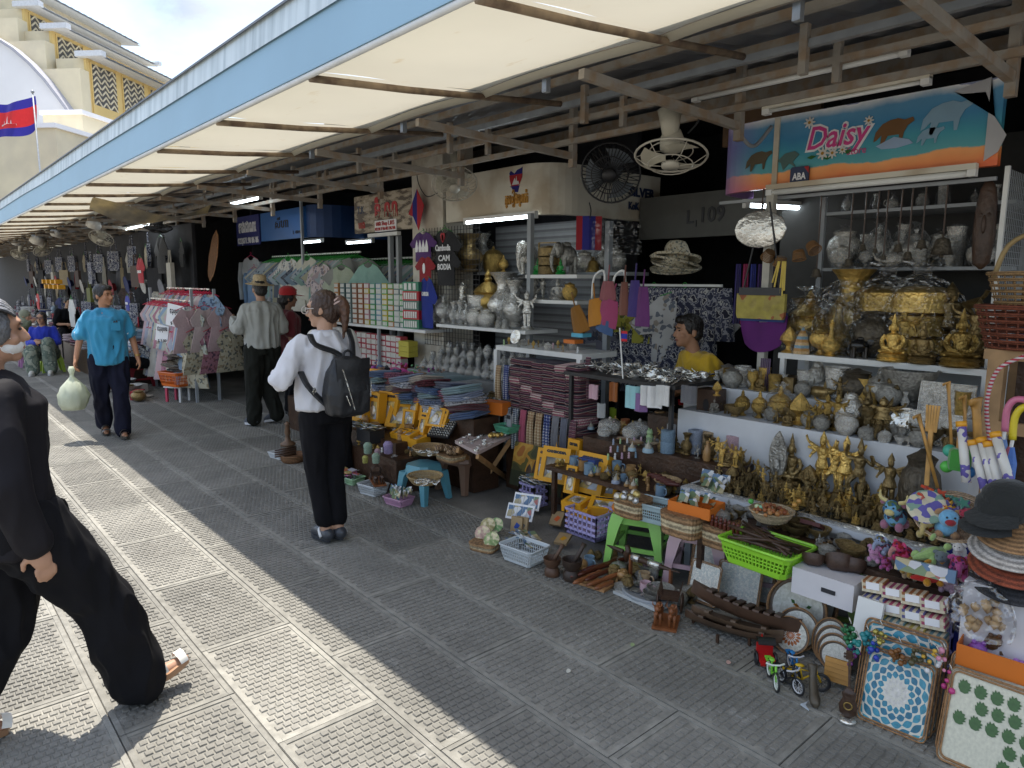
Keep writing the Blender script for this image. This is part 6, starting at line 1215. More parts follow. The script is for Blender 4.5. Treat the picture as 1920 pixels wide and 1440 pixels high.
def scratcher(px,py,qx,qy,x,lb,w_=.012,head=True):
 a=atx(px,py,x);c=atx(qx,qy,x-.06);d=a-c;b=MB();n=d.normalized()
 b.tube([c,c+d*.85,a,a+Vector((-.03,.01,-.012))],[w_*.6,w_*.6,w_,w_*.7],6,flat=.6);e=b.build('back_scratcher',m_wood,smooth=True,label=lb,cat='back scratcher',color=(.46,.24,.06),group='wooden back scratchers')
scratcher(1722,778,1758,915,3.42,'curved wooden back scratcher nearest the brass rows',.013);scratcher(1778,716,1786,880,3.5,'tallest wooden back scratcher with hooked fingers',.011);scratcher(1808,742,1812,880,3.52,'short wooden back scratcher behind the tallest one',.012);scratcher(1830,750,1836,880,3.5,'broad flat wooden spatula beside the striped hoop',.03)
b=MB();a=atx(1750,760,3.42);[b.bar(a+Vector((0,(i-2)*.012,0)),a+Vector((0,(i-2)*.009,-.12)),.009,.006)for i in range(5)];b.bar(a+Vector((0,0,-.11)),a+Vector((-.02,-.01,-.36)),.018,.012);b.build('bamboo_rake',m_wood,label='bamboo rake shaped back scratcher beside the curved one',cat='back scratcher',color=(.48,.26,.07))
wire([atx(1920,668,3.6),atx(1870,695,3.6),atx(1850,760,3.6),atx(1858,840,3.6)],'red and white striped hoop arching over the umbrellas',.009,mat('candy_stripe',(.6,.2,.2),rough=.5,fn=stripes([(.6,.55,.55),(.45,.03,.06)],2,60)))
bx=empty('toy_bin',label='dark blue bin of scratchers and toys beside the brass rows',cat='bin');p=at(1800,985,.45);MB().span((3.36,.72,.0),(3.50,.925,.70)).build('bin_wall',mat('blue_bin',(.02,.03,.22),rough=.5,var=.15),bx)
for i,(px,py,r,c,lb)in enumerate(((1781,845,.028,(.06,.40,.28),'mint green ball on a stick above the bin'),(1775,875,.026,(.1,.5,.08),'bright green ball toy at the front of the bin'),(1815,885,.028,(.02,.22,.60),'bright blue ball toy behind the wicker basket'))):MB().ball((0,0,0),r,14,9).build('toy_ball',m_pla,smooth=True,label=lb,cat='toy',color=c,loc=atx(px,py,3.36))
b=MB();b.lathe([(.04,0),(.045,.02),(.042,.08),(.03,.09)],12,lobes=(7,.1));b.build('green_scrubber',m_plush,label='green crocheted cup with a wooden handle standing in the bin',cat='scrubber',color=(.06,.30,.05),loc=atx(1797,880,3.34));MB().tube([atx(1797,870,3.34),atx(1801,818,3.36)],.014,8).build('wooden_stick',m_wood,label='thick wooden stick standing in the green crocheted cup',cat='stick',color=(.42,.22,.06),smooth=True)
m_candy=mat('candy_tube',(.66,.64,.60),rough=.25,var=.1,fn=blotch([(.66,.64,.60),(.68,.66,.62),(.16,.13,.42),(.66,.64,.6),(.5,.08,.12)],15,'noise'))
for i,(px,py,qx,qy)in enumerate(((1803,800,1812,905),(1826,835,1850,930),(1842,830,1870,935),(1855,838,1880,935),(1868,820,1900,925))):
 a=atx(px,py,3.26-.01*i);c=atx(qx,qy,3.22-.01*i);e=empty('clear_tube',c,0,'%s printed clear toy tube with orange cap, from the green cup'%nth(i),'tube','capped toy tubes');b=MB();b.tube([(0,0,0),a-c],.018,10);b.build('tube_wall',m_candy,e,smooth=True);d=(a-c).normalized();b=MB();b.tube([a-c,a-c+d*.022],.021,10);o=b.build('cap',m_pla,e,smooth=True);o.color=(.70,.32,.02,1)
 # goods on the pavement before the brass stall
def lean(key,a,c,h,name,label,cat,tilt=-.3,wide=1.0,z=0.0,back=0.0,group=None,color=None,unit=1.0):
 """a thing standing on edge between two ground points (photo), leaning back"""
 A,C=at(*a,z),at(*c,z);d=(C-A);rz=math.atan2(d.y,d.x);M_=(A+C)/2;w_=d.length
 nb=Vector((-math.sin(rz),math.cos(rz),0));return put(key,name,label,cat,M_+nb*back,rot=(tilt,0,rz),s=(w_/unit*wide,h,h),group=group,color=color)
for i,k in enumerate((1.0,1.12,1.24)):lean('tray_blue',(1602-3*i,1342-4*i),(1738+2*i,1398-4*i),.285*k,'blue_tray',['smallest and frontmost','middle','largest and rearmost'][i]+' of three nested rattan trays with blue leaf mosaic','tray',-.28,.95*(1+.06*i),back=.03*i,group='blue leaf trays')
for i,k in enumerate((1.0,1.12)):lean('tray_green',(1752-8*i,1418-6*i),(1935,1498),.33*k,'green_tray',['frontmost','rear'][i]+' rattan tray with green monstera leaves at the frame corner','tray',-.3,.92,back=.035*i,group='monstera trays')
m_mon=mat('monstera_leaf',(.05,.12,.035),rough=.4,var=.25,vscale=20)
leafs=[(0,0),(.05,.02),(.08,.06),(.06,.065),(.085,.10),(.06,.10),(.07,.135),(.04,.125),(.03,.155),(0,.14),(-.03,.155),(-.04,.125),(-.07,.135),(-.06,.10),(-.085,.1),(-.06,.065),(-.08,.06),(-.05,.02)]
lt=[o for o in bpy.data.objects if o.name.startswith('green_tray')][0]
for r in range(5):
 for c in range(5):
  if(r<2 and c<3)or rnd.random()<.08:continue
  b=MB();b.prism([(x*.95,z*.95)for x,z in leafs],.004,'y',-.004);o=b.build('leaf_inlay',m_mon,lt);o.location=(-.38+.185*c+.04*(r%2),-.004,.1+.165*r);o.rotation_euler=(0,.5,0)
lean('tray_shell',(1283,1118),(1345,1142),.215,'shell_tray','narrow rattan tray with white shell inlay behind the wooden boats','tray',-.25);lean('tray_shell',(1330,1122),(1425,1152),.215,'shell_tray','wide rattan tray with white shell inlay beside the narrow one','tray',-.25,.95,back=.02);lean('tray_shell_wide',(1290,1108),(1432,1145),.25,'shell_tray','large rattan tray with blue edge behind the white shell trays','tray',-.25,.7,back=.07)
lean('tray_round',(1425,1175),(1545,1222),.29,'round_tray','large round tray with shell inlay and flowers behind the boats','tray',-.3,.9);lean('tray_round',(1430,1168),(1556,1218),.31,'round_tray','dark rimmed round tray behind the flowered one','tray',-.3,.92,back=.04)
lean('tray_round_orange',(1440,1212),(1512,1238),.165,'round_tray','small round tray with orange leaf star before the boats','tray',-.35,.95);lean('tray_round',(1446,1206),(1526,1236),.19,'round_tray','round tray rim just behind the orange leaf star','tray',-.35,.95,back=.02)
for i in range(4):lean('tray_round',(1515+7*i,1232+3*i),(1585+5*i,1256+3*i),.20-.024*i,'round_tray','%s of four nested round trays beside the yellow toy bicycle'%['largest','second','third','smallest'][i],'tray',-.35,.95,back=-.012*i,group='nested round trays')
fl=[o for o in bpy.data.objects if o.name.startswith('round_tray')][0]
for(x,z,c,ro)in((-.13,.62,(.06,.15,.03),.6),(-.08,.55,(.5,.2,.02),0),(-.03,.56,(.5,.2,.02),.9),(.14,.56,(.06,.15,.03),-.5),(.2,.42,(.06,.15,.03),.3),(.0,.3,(.5,.2,.02),1.5)):
 b=MB();b.prism([(0,0),(.05,.03),(.10,0),(.05,-.03)],.004,'y',.004);o=b.build('flower_inlay',m_flag,fl);o.location=(x,0,z);o.rotation_euler=(0,ro,0);o.color=(*c,1)
def boat(L,W,H,plank):
 def f():
  hull=MB();n=14
  R=[]
  for i in range(n+1):
   t=i/n*2-1;w_=W/2*(1-abs(t)**2.2)+.004;zz=H*.55*abs(t)**2.5;R.append([Vector((t*L/2,y,z))for y,z in((-w_,H+zz),(-w_*.75,H*.4+zz),(-w_*.25,zz*.9),(w_*.25,zz*.9),(w_*.75,H*.4+zz),(w_,H+zz),(w_*.9,H+zz-.003),(w_*.6,H*.45+zz),(0,H*.15+zz),(-w_*.6,H*.45+zz),(-w_*.9,H+zz-.003))])
  hull.rings(R);ps=[Part('hull',hull.mesh('hull',m_wood,50))]
  for i in range(plank):
   t=-.62+1.24*i/max(1,plank-1);p=MB();p.box((t*L/2,0,H+H*.55*abs(t)**2.5+.004),(L*.055,W*(1-abs(t)**2.2)*1.12,.010));ps.append(Part('slat',p.mesh('slat',m_wood)))
  return ps
 return f
define('boat_big',boat(.52,.13,.06,8));define('boat_small',boat(.44,.09,.035,3))
p=at(1372,1165,0);q=at(1300,1120,0)
put('boat_small','wooden_boat','lowest and longest dark wooden boat on the pavement','boat',at(1370,1198,0)+Vector((0,0,.03)),rot=(-.25,0,FR+.25),s=(1.05,1.1,1),color=(.085,.052,.032),group='carved wooden boats');put('boat_small','wooden_boat','middle dark wooden boat lying in the lowest one','boat',at(1378,1178,.05),rot=(-.25,0,FR+.22),color=(.11,.068,.04),group='carved wooden boats')
put('boat_big','wooden_boat','topmost wooden boat with eight broad slats','boat',at(1390,1150,.12)+Vector((0,.0,-.02)),rot=(-.3,.12,FR+.25),s=(1,1.15,1),color=(.075,.04,.024),group='carved wooden boats')
for(px,py)in((1300,1168),(1345,1205),(1405,1210)):MB().bar(at(px,py,0),at(px,py,0)+Vector((0,0,.04)),.012).build('boat_stand',m_dwood,label='small dark foot under the wooden boats near column %d'%px if False else['small dark foot under the stern of the lowest boat','small dark foot under the middle of the lowest boat','small dark foot under the bow of the lowest boat'][(px>1320)+(px>1380)],cat='stand')
ox=empty('ox_cart',at(1248,1172,0),FR+.5,'carved reddish wooden ox cart with two oxen on a board','carving');m_ox=mat('ox_wood',(.22,.075,.025),rough=.45,var=.3,vscale=14)
MB().box((0,.02,.006),(.12,.17,.012)).build('base_board',m_ox,ox)
for sx in(-1,1):
 b=MB();c=Vector((sx*.034,-.02,0));b.ball(c+Vector((0,.01,.088)),(.021,.050,.026),12,8);b.ball(c+Vector((0,-.052,.112)),(.014,.02,.019),10,6);b.tube([c+Vector((0,-.035,.095)),c+Vector((0,-.055,.12))],.016,8);b.ball(c+Vector((0,-.082,.102)),(.009,.016,.010),8,6)
 for lx in(-1,1):
  for ly in(-.025,.042):b.tube([c+Vector((lx*.011,ly,.012)),c+Vector((lx*.012,ly,.045)),c+Vector((lx*.012,ly,.08))],[.0055,.006,.010],6)
  b.tube([c+Vector((lx*.009,-.06,.126)),c+Vector((lx*.022,-.062,.138)),c+Vector((lx*.022,-.06,.155))],[.004,.0035,.001],5)
 b.ball(c+Vector((0,-.01,.115)),(.012,.016,.012),8,5);b.tube([c+Vector((0,.058,.095)),c+Vector((0,.065,.05))],.003,4);b.build('ox',m_ox,ox,smooth=True)
ca=MB();ca.box((0,.16,.085),(.09,.11,.01));[ca.bar((sx*.045,.11+.02*i,.09),(sx*.052,.11+.02*i,.13),.004)for sx in(-1,1)for i in range(6)];[ca.bar((sx*.052,.10,.13),(sx*.055,.23,.14),.006)for sx in(-1,1)];ca.build('cart_body',m_dwood,ox)
for sx in(-1,1):
 b=MB();b.torus((sx*.06,.16,.055),.045,.006,18,5,(0,R_(90),0));[b.bar((sx*.06,.16,.055),(sx*.06,.16+.043*math.cos(a),.055+.043*math.sin(a)),.004)for a in[k*math.pi/4 for k in range(8)]];b.build('wheel',m_dwood,ox,smooth=True)
MB().bar((0,-.06,.125),(0,.12,.085),.007).build('yoke_pole',m_dwood,ox)
def bike(p,rz,c,wc,lb,s=1.0):
 e=empty('toy_bicycle',p,rz,lb,'toy bicycle','toy bicycles');e.scale=(s,s,s)
 for y in(-.045,.045):
  b=MB();b.torus((0,y,.032),.029,.0042,18,5,(0,R_(90),0));b.build('tyre',m_blk,e,smooth=True)
  b=MB();[b.bar((0,y,.032),(0,y+.027*math.cos(a),.032+.027*math.sin(a)),.0015)for a in[k*math.pi/5 for k in range(10)]];b.torus((0,y,.032),.0235,.0028,18,4,(0,R_(90),0));o=b.build('rim',m_pla,e);o.color=(*wc,1)
 b=MB();b.tube([(0,.045,.032),(0,.012,.03),(0,-.03,.062),(0,.018,.064),(0,.012,.03)],.004,6);b.tube([(0,.045,.032),(0,.018,.066),(0,.02,.074)],.0035,6);b.tube([(0,-.045,.032),(0,-.03,.066),(0,-.027,.082)],.004,6);o=b.build('frame',m_pla,e,smooth=True);o.color=(*c,1)
 b=MB();b.tube([(-.03,-.018,.084),(-.012,-.028,.083),(.012,-.028,.083),(.03,-.018,.084)],.0032,6);o=b.build('handlebar',m_pla,e);o.color=(*wc,1)
 b=MB();b.ball((0,.022,.077),(.010,.016,.005),8,5);o=b.build('saddle',m_pla,e,smooth=True);o.color=(*c,1)
 b=MB();b.box((0,.06,.058),(.02,.03,.006));o=b.build('mudguard',m_pla,e);o.color=(*c,1)
bike(at(1448,1282,0),FR+.75,(.22,.62,.05),(.65,.7,.62),'bright green toy bicycle with white wheels on the pavement',1.25);bike(at(1478,1290,0),FR+1.2,(.02,.02,.025),(.6,.6,.62),'black and silver toy bicycle between the green and yellow ones',1.15);bike(at(1510,1290,0),FR+2.0,(.60,.38,.01),(.05,.05,.05),'yellow toy bicycle with black wheels on the pavement',1.25);bike(at(1487,1262,0),FR+.8,(.02,.20,.50),(.6,.6,.62),'light blue toy bicycle behind the green one',1.1)
cyk=empty('toy_trike',at(1432,1238,0),FR+.7,'red toy pedal trike with black hood beside the boats','toy trike');cyk.scale=(1.15,1.15,1.15)
for x,y in((-.035,-.03),(.035,-.03),(0,.065)):b=MB();b.torus((x,y,.025),.022,.005,16,5,(0,R_(90),0));b.build('wheel',m_blk,cyk,smooth=True)
b=MB();b.box((0,-.03,.03),(.06,.06,.012));b.box((0,.0,.05),(.062,.012,.045));b.box((0,-.065,.025),(.055,.03,.006),(.3,0,0));b.bar((0,.0,.03),(0,.065,.03),.01);b.bar((0,.05,.03),(0,.055,.08),.006);o=b.build('carriage',m_pla,cyk);o.color=(.50,.015,.015,1)
b=MB();b.grid(6,4,lambda u,v:((u-.5)*.066,.01-.055*v,.075+.03*math.sin(v*2.2+.4)));b.grid(6,4,lambda u,v:((u-.5)*.066,.01-.055*v,.071+.03*math.sin(v*2.2+.4)));b.build('hood',m_blk,cyk,smooth=True)
lu=empty('toy_lute',at(1588,1352,0),FR+.3,'dark toy lute standing on a round silver foot','lute')
MB().lathe([(.001,0),(.035,.004),(.03,.012),(.001,.014)],20).build('foot',m_silver,lu,smooth=True)
b=MB();b.lathe([(.01,0),(.03,.02),(.034,.05),(.022,.08),(.026,.10),(.01,.125)],14,c=(0,0,.014),sy=.4);b.build('lute_body',m_dwood,lu,smooth=True);b=MB();b.bar((0,0,.12),(-.01,.02,.25),.012,.008);b.box((-.012,.022,.26),(.022,.01,.035));[b.ball((sx*.015-.012,.022,.25+.012*i),.005,6,4)for sx in(-1,1)for i in range(2)];b.build('neck',m_dwood,lu)
MB().torus((0,-.014,.07),.014,.003,14,5,(R_(90),0,0)).build('sound_hole',mat('brass_ring',(.3,.2,.06),rough=.4,metal=.5),lu)
b=MB();b.tube(smooth_path([(0,-.05,.01),(0,-.02,.03),(0,.03,.07),(0,.07,.13)]),[.004,.012,.018,.02,.022,.02,.018,.018,.016,.014,.016,.018,.02],10);b.build('horn_carving',m_bronze,smooth=True,label='dark horn shaped carving beside the yellow toy bicycle',cat='carving',loc=at(1525,1318,0),rz=FR+.6);b=MB();b.prism([(-.03,0),(0,.03),(.03,0),(0,.012)],.006,'z');b.build('glass_arrow',mat('ice_glass',(.5,.55,.6),rough=.15,var=0),label='pale arrow shaped glass piece at the tip of the horn',cat='ornament',loc=at(1516,1325,.004),rz=.5)
xy=empty('slatted_board',at(1568,1290,0),FR+.2,'yellow wooden slatted panel behind the toy lute','board')
for i in range(5):MB().box((0,.0,.035+.021*i),(.10,.012,.019),(-.2,0,0)).build('slat',mat('honey_wood',(.50,.25,.06),rough=.5,var=.2),xy)
dg=empty('dagger',at(1200,1100,0),FR+.1,'carved wooden dagger with pierced sheath on a rest','dagger');A=at(1200,1100,0)
pts=[atx(1138,1022,A.x+.02),atx(1168,1034,A.x+.02),atx(1186,1044,A.x+.02),atx(1225,1058,A.x+.02),atx(1275,1074,A.x+.02)];inv=dg.matrix_basis.inverted();P=[inv@p for p in pts]
b=MB();b.tube([P[0],P[0].lerp(P[1],.5),P[1]],[.003,.013,.014],8);b.build('grip',m_dwood,dg,smooth=True);b=MB();b.tube([P[2],P[3],P[4]],[.02,.018,.003],8);b.build('sheath',m_dwood,dg,smooth=True);b=MB();c=P[1].lerp(P[2],.4);b.tube([c+Vector((0,0,.05)),c+Vector((.01,0,.02)),c,c-Vector((.0,0,.05))],[.012,.018,.022,.008],8);b.build('guard',m_dwood,dg,smooth=True)
b=MB();b.tube([P[2],P[2].lerp(P[3],.35)],.0215,8);b.tube([P[3].lerp(P[2],.2),P[3].lerp(P[4],.25)],.0205,8);b.build('pierced_band',m_silver,dg,smooth=True)
for t in(.15,.85):q=P[1].lerp(P[4],t);b=MB();b.bar((q.x,q.y,0),(q.x,q.y,q.z),.022,.012);b.build('rest_post',m_ox,dg)
ct=empty('coin_tray',at(1212,1120,0),FR,'oval grey tray of old coins with a small stupa','tray')
MB().lathe([(.12,.0),(.135,.03),(.125,.035),(.11,.025)],26,sx=1.15,sy=.8).build('tray_rim',m_gry,ct,smooth=True);MB().box((0,0,.008),(.30,.20,.016)).build('glass_dish',mat('clear_dish',(.5,.52,.52),rough=.1,var=0),ct)
b=MB();[b.lathe([(.001,0),(r,.001),(r,.004),(.001,.004)],12,c=(rnd.uniform(-.10,.10),rnd.uniform(-.065,.065),.028+rnd.uniform(0,.012)))for r in[rnd.uniform(.010,.020)for _ in range(55)]];o=b.build('coins',m_tin,ct,smooth=40);o['kind']='stuff'
put('box_tin','small_stupa','ribbed grey stone stupa among the coins','ornament',at(1225,1085,.03),s=(.04,.04,.085));put('buddha_tin','small_idol','tiny dark seated idol among the coins','idol',at(1200,1092,.03),rz=FR,s=.06)
pt=empty('wooden_tray',at(1112,1095,0),FR+.15,'flat brown tray of carved reddish pipes','tray');MB().box((0,0,.008),(.22,.12,.014)).build('tray_board',m_rat,pt)
for i,(px,py,qx,qy)in enumerate(((1070,1082,1150,1056),(1075,1094,1130,1070),(1098,1088,1160,1060),(1100,1098,1170,1072),(1085,1078,1160,1048),(1116,1104,1150,1090),(1090,1070,1180,1046))):
 a=at(px,py,.035+.012*(i%3));c=at(qx,qy,.045+.012*(i%2));b=MB();n=8;b.tube([a.lerp(c,k/n)for k in range(n+1)],[.006,.013,.015,.011,.014,.015,.012,.014,.008],8);b.build('carved_pipe',m_ox if i%2 else mat('red_wood',(.10,.025,.012),rough=.35,var=.2),smooth=True,label='%s reddish carved pipe on the flat tray, from the mortars'%nth(i),cat='pipe',group='carved reddish pipes')
for i,(px,py,lb,c,s_)in enumerate(((1035,1078,'two tone wooden mortar with pestle beside the white basket',(.10,.05,.028),1.0),(1072,1086,'larger dark wooden mortar with pestle beside the carved pipes',(.045,.028,.02),1.15))):
 e=empty('mortar',at(px,py,0),0,lb,'mortar','wooden mortars');e.scale=(s_,s_,s_);b=MB();b.lathe([(.042,0),(.045,.01),(.043,.035),(.032,.05),(.048,.075),(.052,.105),(.047,.105),(.036,.07)],20);o=b.build('bowl',m_wood,e,smooth=40);o.color=(*c,1);b=MB();b.tube([(-.01,0,.06),(.06,-.01,.15),(.075,-.012,.17)],[.014,.010,.015],8);o=b.build('pestle',m_wood,e,smooth=True);o.color=(*c,1)
def stool_at(px,py,lb,legc,seatc,s=1.0,rz=.4,key='stool'):return put(key,'plastic_stool',lb,'stool',at(px,py,0),rz=rz,s=s,color=legc,colors={'seat':seatc},group='plastic stools')
stool_at(1200,1050,'lime green plastic stool with orange seat under wicker baskets',(.30,.62,.14),(.68,.20,.02),1.15);stool_at(1310,1085,'pale pink plastic stool with lime seat beside the lime green one',(.55,.38,.42),(.38,.60,.15),1.12);stool_at(1420,1110,'pale pink plastic stool under the lime green basket',(.55,.38,.42),(.5,.36,.4),1.05);stool_at(1545,1170,'dull green plastic stool under the white foam box',(.22,.32,.08),(.25,.36,.1),1.0)
Z1=.35
def wb(px,py,z,L,W_,H,lb,rz=FR):
 e=empty('wicker_box',at(px,py,z),rz,lb,'basket','two tone wicker baskets')
 def band(z0,z1,c,nm):
  b=MB();n=22;R=[]
  for zz in[z0+(z1-z0)*k/3 for k in range(4)]:
   kk=1+.10*zz/H;ring=[]
   for i in range(n*2):
    a=2*math.pi*i/(n*2);x=L/2*kk*abs(math.cos(a))**.5*(1 if math.cos(a)>=0 else-1);y=W_/2*kk*abs(math.sin(a))**.5*(1 if math.sin(a)>=0 else-1);q=1+.012*(1 if i%2 else-1);ring.append(Vector((x*q,y*q,zz)))
   R.append(ring)
  b.rings(R);o=b.build(nm,m_wick,e);o.color=(*c,1)
 band(0,H*.35,(.33,.19,.09),'lower_band');band(H*.352,H*.68,(.52,.42,.26),'pale_band');band(H*.682,H,(.33,.19,.09),'upper_band');return e
wb(1186,965,Z1,.19,.15,.11,'two tone wicker basket of shells on the orange stool seat');wb(1282,1000,Z1+.01,.21,.17,.12,'two tone wicker basket under the orange carton');wb(1352,1022,.33,.17,.15,.12,'two tone wicker basket of wooden figures beside the lime basket')
for px,py,sz,col,lb,rz in((1228,975,(.72,.72,.95),(.40,.52,.55),'pale blue plastic basket beside the wicker basket of shells',FR+.15),(1435,1060,(1.1,1.1,1.05),(.30,.66,.04),'lime green plastic basket of dark wooden sticks',FR-.05)):
 put('pbasket','plastic_basket',lb,'basket',at(px,py,.34),rz=rz,s=sz,color=col,group='plastic baskets')
oc=empty('orange_carton',at(1305,960,.475),FR+.1,'shallow orange carton full of packed trinkets','carton');m_oc=mat('orange_card',(.62,.16,.015),rough=.55,var=.06)
for(c,d)in(((0,0,.003),(.24,.17,.005)),((0,-.085,.03),(.24,.004,.06)),((0,.085,.03),(.24,.004,.06)),((-.12,0,.03),(.004,.17,.06)),((.12,0,.03),(.004,.17,.06))):MB().box(c,d).build('carton_wall',m_oc,oc)
for i in range(14):
 a=at(1365+rnd.uniform(-5,40),985+rnd.uniform(-12,25),.47+.015*(i%4));c=at(1490+rnd.uniform(-25,20),1020+rnd.uniform(-10,22),.45+.015*(i%4));b=MB();m_=a.lerp(c,.5)+Vector((0,0,rnd.uniform(-.01,.015)));b.tube([a,m_,c],[.006,.009,.007],7)
 b.build('wooden_stick',m_dwood,smooth=True,label='long dark wooden stick lying across the lime green basket',cat='stick',group='dark sticks in the lime basket')
fb=empty('foam_box',on(1552,3.0,.30),FR,'white foam box with a hand hole holding coconut bowls','box');m_foam=mat('white_foam',(.62,.60,.62),rough=.8,var=.06)
MB().box((0,0,.06),(.27,.14,.12)).build('box_wall',m_foam,fb);MB().box((.03,-.072,.06),(.06,.006,.018)).build('hand_hole',m_dark,fb)
simple('coco_bowl',lambda b:b.lathe([(.25,0),(.38,.08),(.48,.28),(.5,.5),(.46,.5),(.42,.28),(.2,.10),(.001,.08)],22),m_wood,'bowl')
for i,(px,py,s_,rx,lb)in enumerate(((1524,1030,.10,-.5,'brown coconut bowl tipped towards the lime green basket'),(1573,1018,.125,-.75,'large coconut bowl with cream lining and pink flower'),(1600,1040,.105,-.65,'coconut bowl with pale green flower nearest the chequered boxes'))):
 o=put('coco_bowl','coconut_bowl',lb,'bowl',on(px,3.0+.03*i,.425),rot=(-rx*-.9,0,FR+.4),s=s_,color=(.055,.03,.02),group='coconut bowls');b=MB();b.lathe([(.001,.32),(.405,.30),(.44,.49),(.43,.495),(.38,.33),(.001,.34)],22);q=b.build('lining',m_wood,o,smooth=True);q.color=(.52,.44,.30,1)if i else(.3,.2,.11,1)
for i,(px,py,r)in enumerate(((1522,1050,.017),(1537,1046,.013),(1548,1044,.014),(1549,1056,.014),(1549,1068,.018))):MB().ball((0,0,0),r,12,8).build('wooden_bead',m_dwood,smooth=True,label='%s dark wooden ball of the string hanging on the foam box'%nth(i),cat='bead',loc=at(px,py,.40)+Vector((-.02,0,0)),group='dark wooden balls')
put('wbasket','wicker_basket','shallow pale wicker basket heaped with brown bead strings','basket',at(1446,975,.50),s=(.21,.21,.22),color=(.55,.42,.26))
for i in range(46):
 a=rnd.uniform(0,6.28);q=.085*math.sqrt(rnd.random());MB().ball((0,0,0),rnd.uniform(.008,.013),8,6).build('bead',m_wood,smooth=True,label='glossy brown wooden bead in the heaped pale basket',cat='bead',group='beads heaped in the pale basket',color=[(.30,.10,.03),(.22,.06,.02),(.40,.18,.06)][i%3],loc=at(1446,965,.545)+Vector((q*math.cos(a),q*math.sin(a),.045*(1-(q/.085)**2)+rnd.uniform(-.004,.01))))
for i,(px,py,c)in enumerate(((1408,940,(.1,.42,.08)),(1420,950,(.5,.6,.35)),(1428,952,(.25,.55,.35)),(1490,947,(.55,.28,.06)),(1498,940,(.55,.28,.06)))):MB().ball((0,0,0),.014,10,7).build('coloured_bead',m_pla,smooth=True,label=['green disc bead at the basket edge','pale green bead at the basket edge','mint bead at the basket edge','large amber bead at the basket edge','second large amber bead at the basket edge'][i],cat='bead',color=c,loc=at(px,py,.57))
for i,(px,py,sz,c,lb)in enumerate(((1575,950,(.12,.10,.06),(.60,.30,.015),'open yellow carton of brown bracelets before the glass trays'),(1545,965,(.13,.09,.035),(.42,.25,.10),'flat brown carton of silver rings before the yellow one'),(1500,950,(.10,.10,.04),(.60,.32,.02),'flat yellow carton under a tangle of bronze bracelets'))):
 MB().box((0,0,sz[2]/2),sz).build('small_carton',m_card,label=lb,cat='carton',color=c,loc=at(px,py,.47),rz=FR+.2)
 for k in range(9):MB().torus((0,0,0),.018,.004,12,5).build('bracelet',m_met,smooth=True,label='loose bracelet lying in the %s'%lb.split(' of ')[0].split(' under ')[0],cat='bracelet',group='bracelets in '+lb[:18],color=[(.16,.06,.02),(.5,.5,.48),(.12,.09,.05)][i],loc=at(px,py,.47)+Vector((rnd.uniform(-.035,.035),rnd.uniform(-.04,.04),sz[2]+.006+.004*(k%3)))).rotation_euler=(rnd.uniform(-.5,.5),rnd.uniform(-.5,.5),0)
for i in range(6):a=at(1530+8*i,975-4*i,.47+.012*(i%2));c=at(1620+6*i,940-5*i,.48);b=MB();b.tube([a.lerp(c,k/6)for k in range(7)],[.010,.014,.012,.014,.012,.014,.010],7);b.build('carved_stick',m_bronze,smooth=True,label='%s dark ringed carved stick before the glass trays'%nth(i),cat='stick',group='dark ringed sticks')
MB().box((0,0,0),(.10,.09,.02),(-.5,0,0)).build('brown_notebook',m_card,label='dark red leather notebook leaning by the bead basket',cat='notebook',color=(.07,.012,.01),loc=at(1525,985,.50),rz=FR)
lt_=empty('trestle',label='low trestle under the bead basket and plush toys',cat='table');MB().span((3.10,.55,.415),(3.355,2.05,.445)).build('trestle_top',m_dwood,lt_)
for x,y in((3.13,.6),(3.33,.6),(3.13,2.0),(3.33,2.0)):MB().bar((x,y,0),(x,y,.415),.03).build('leg',m_dwood,lt_)
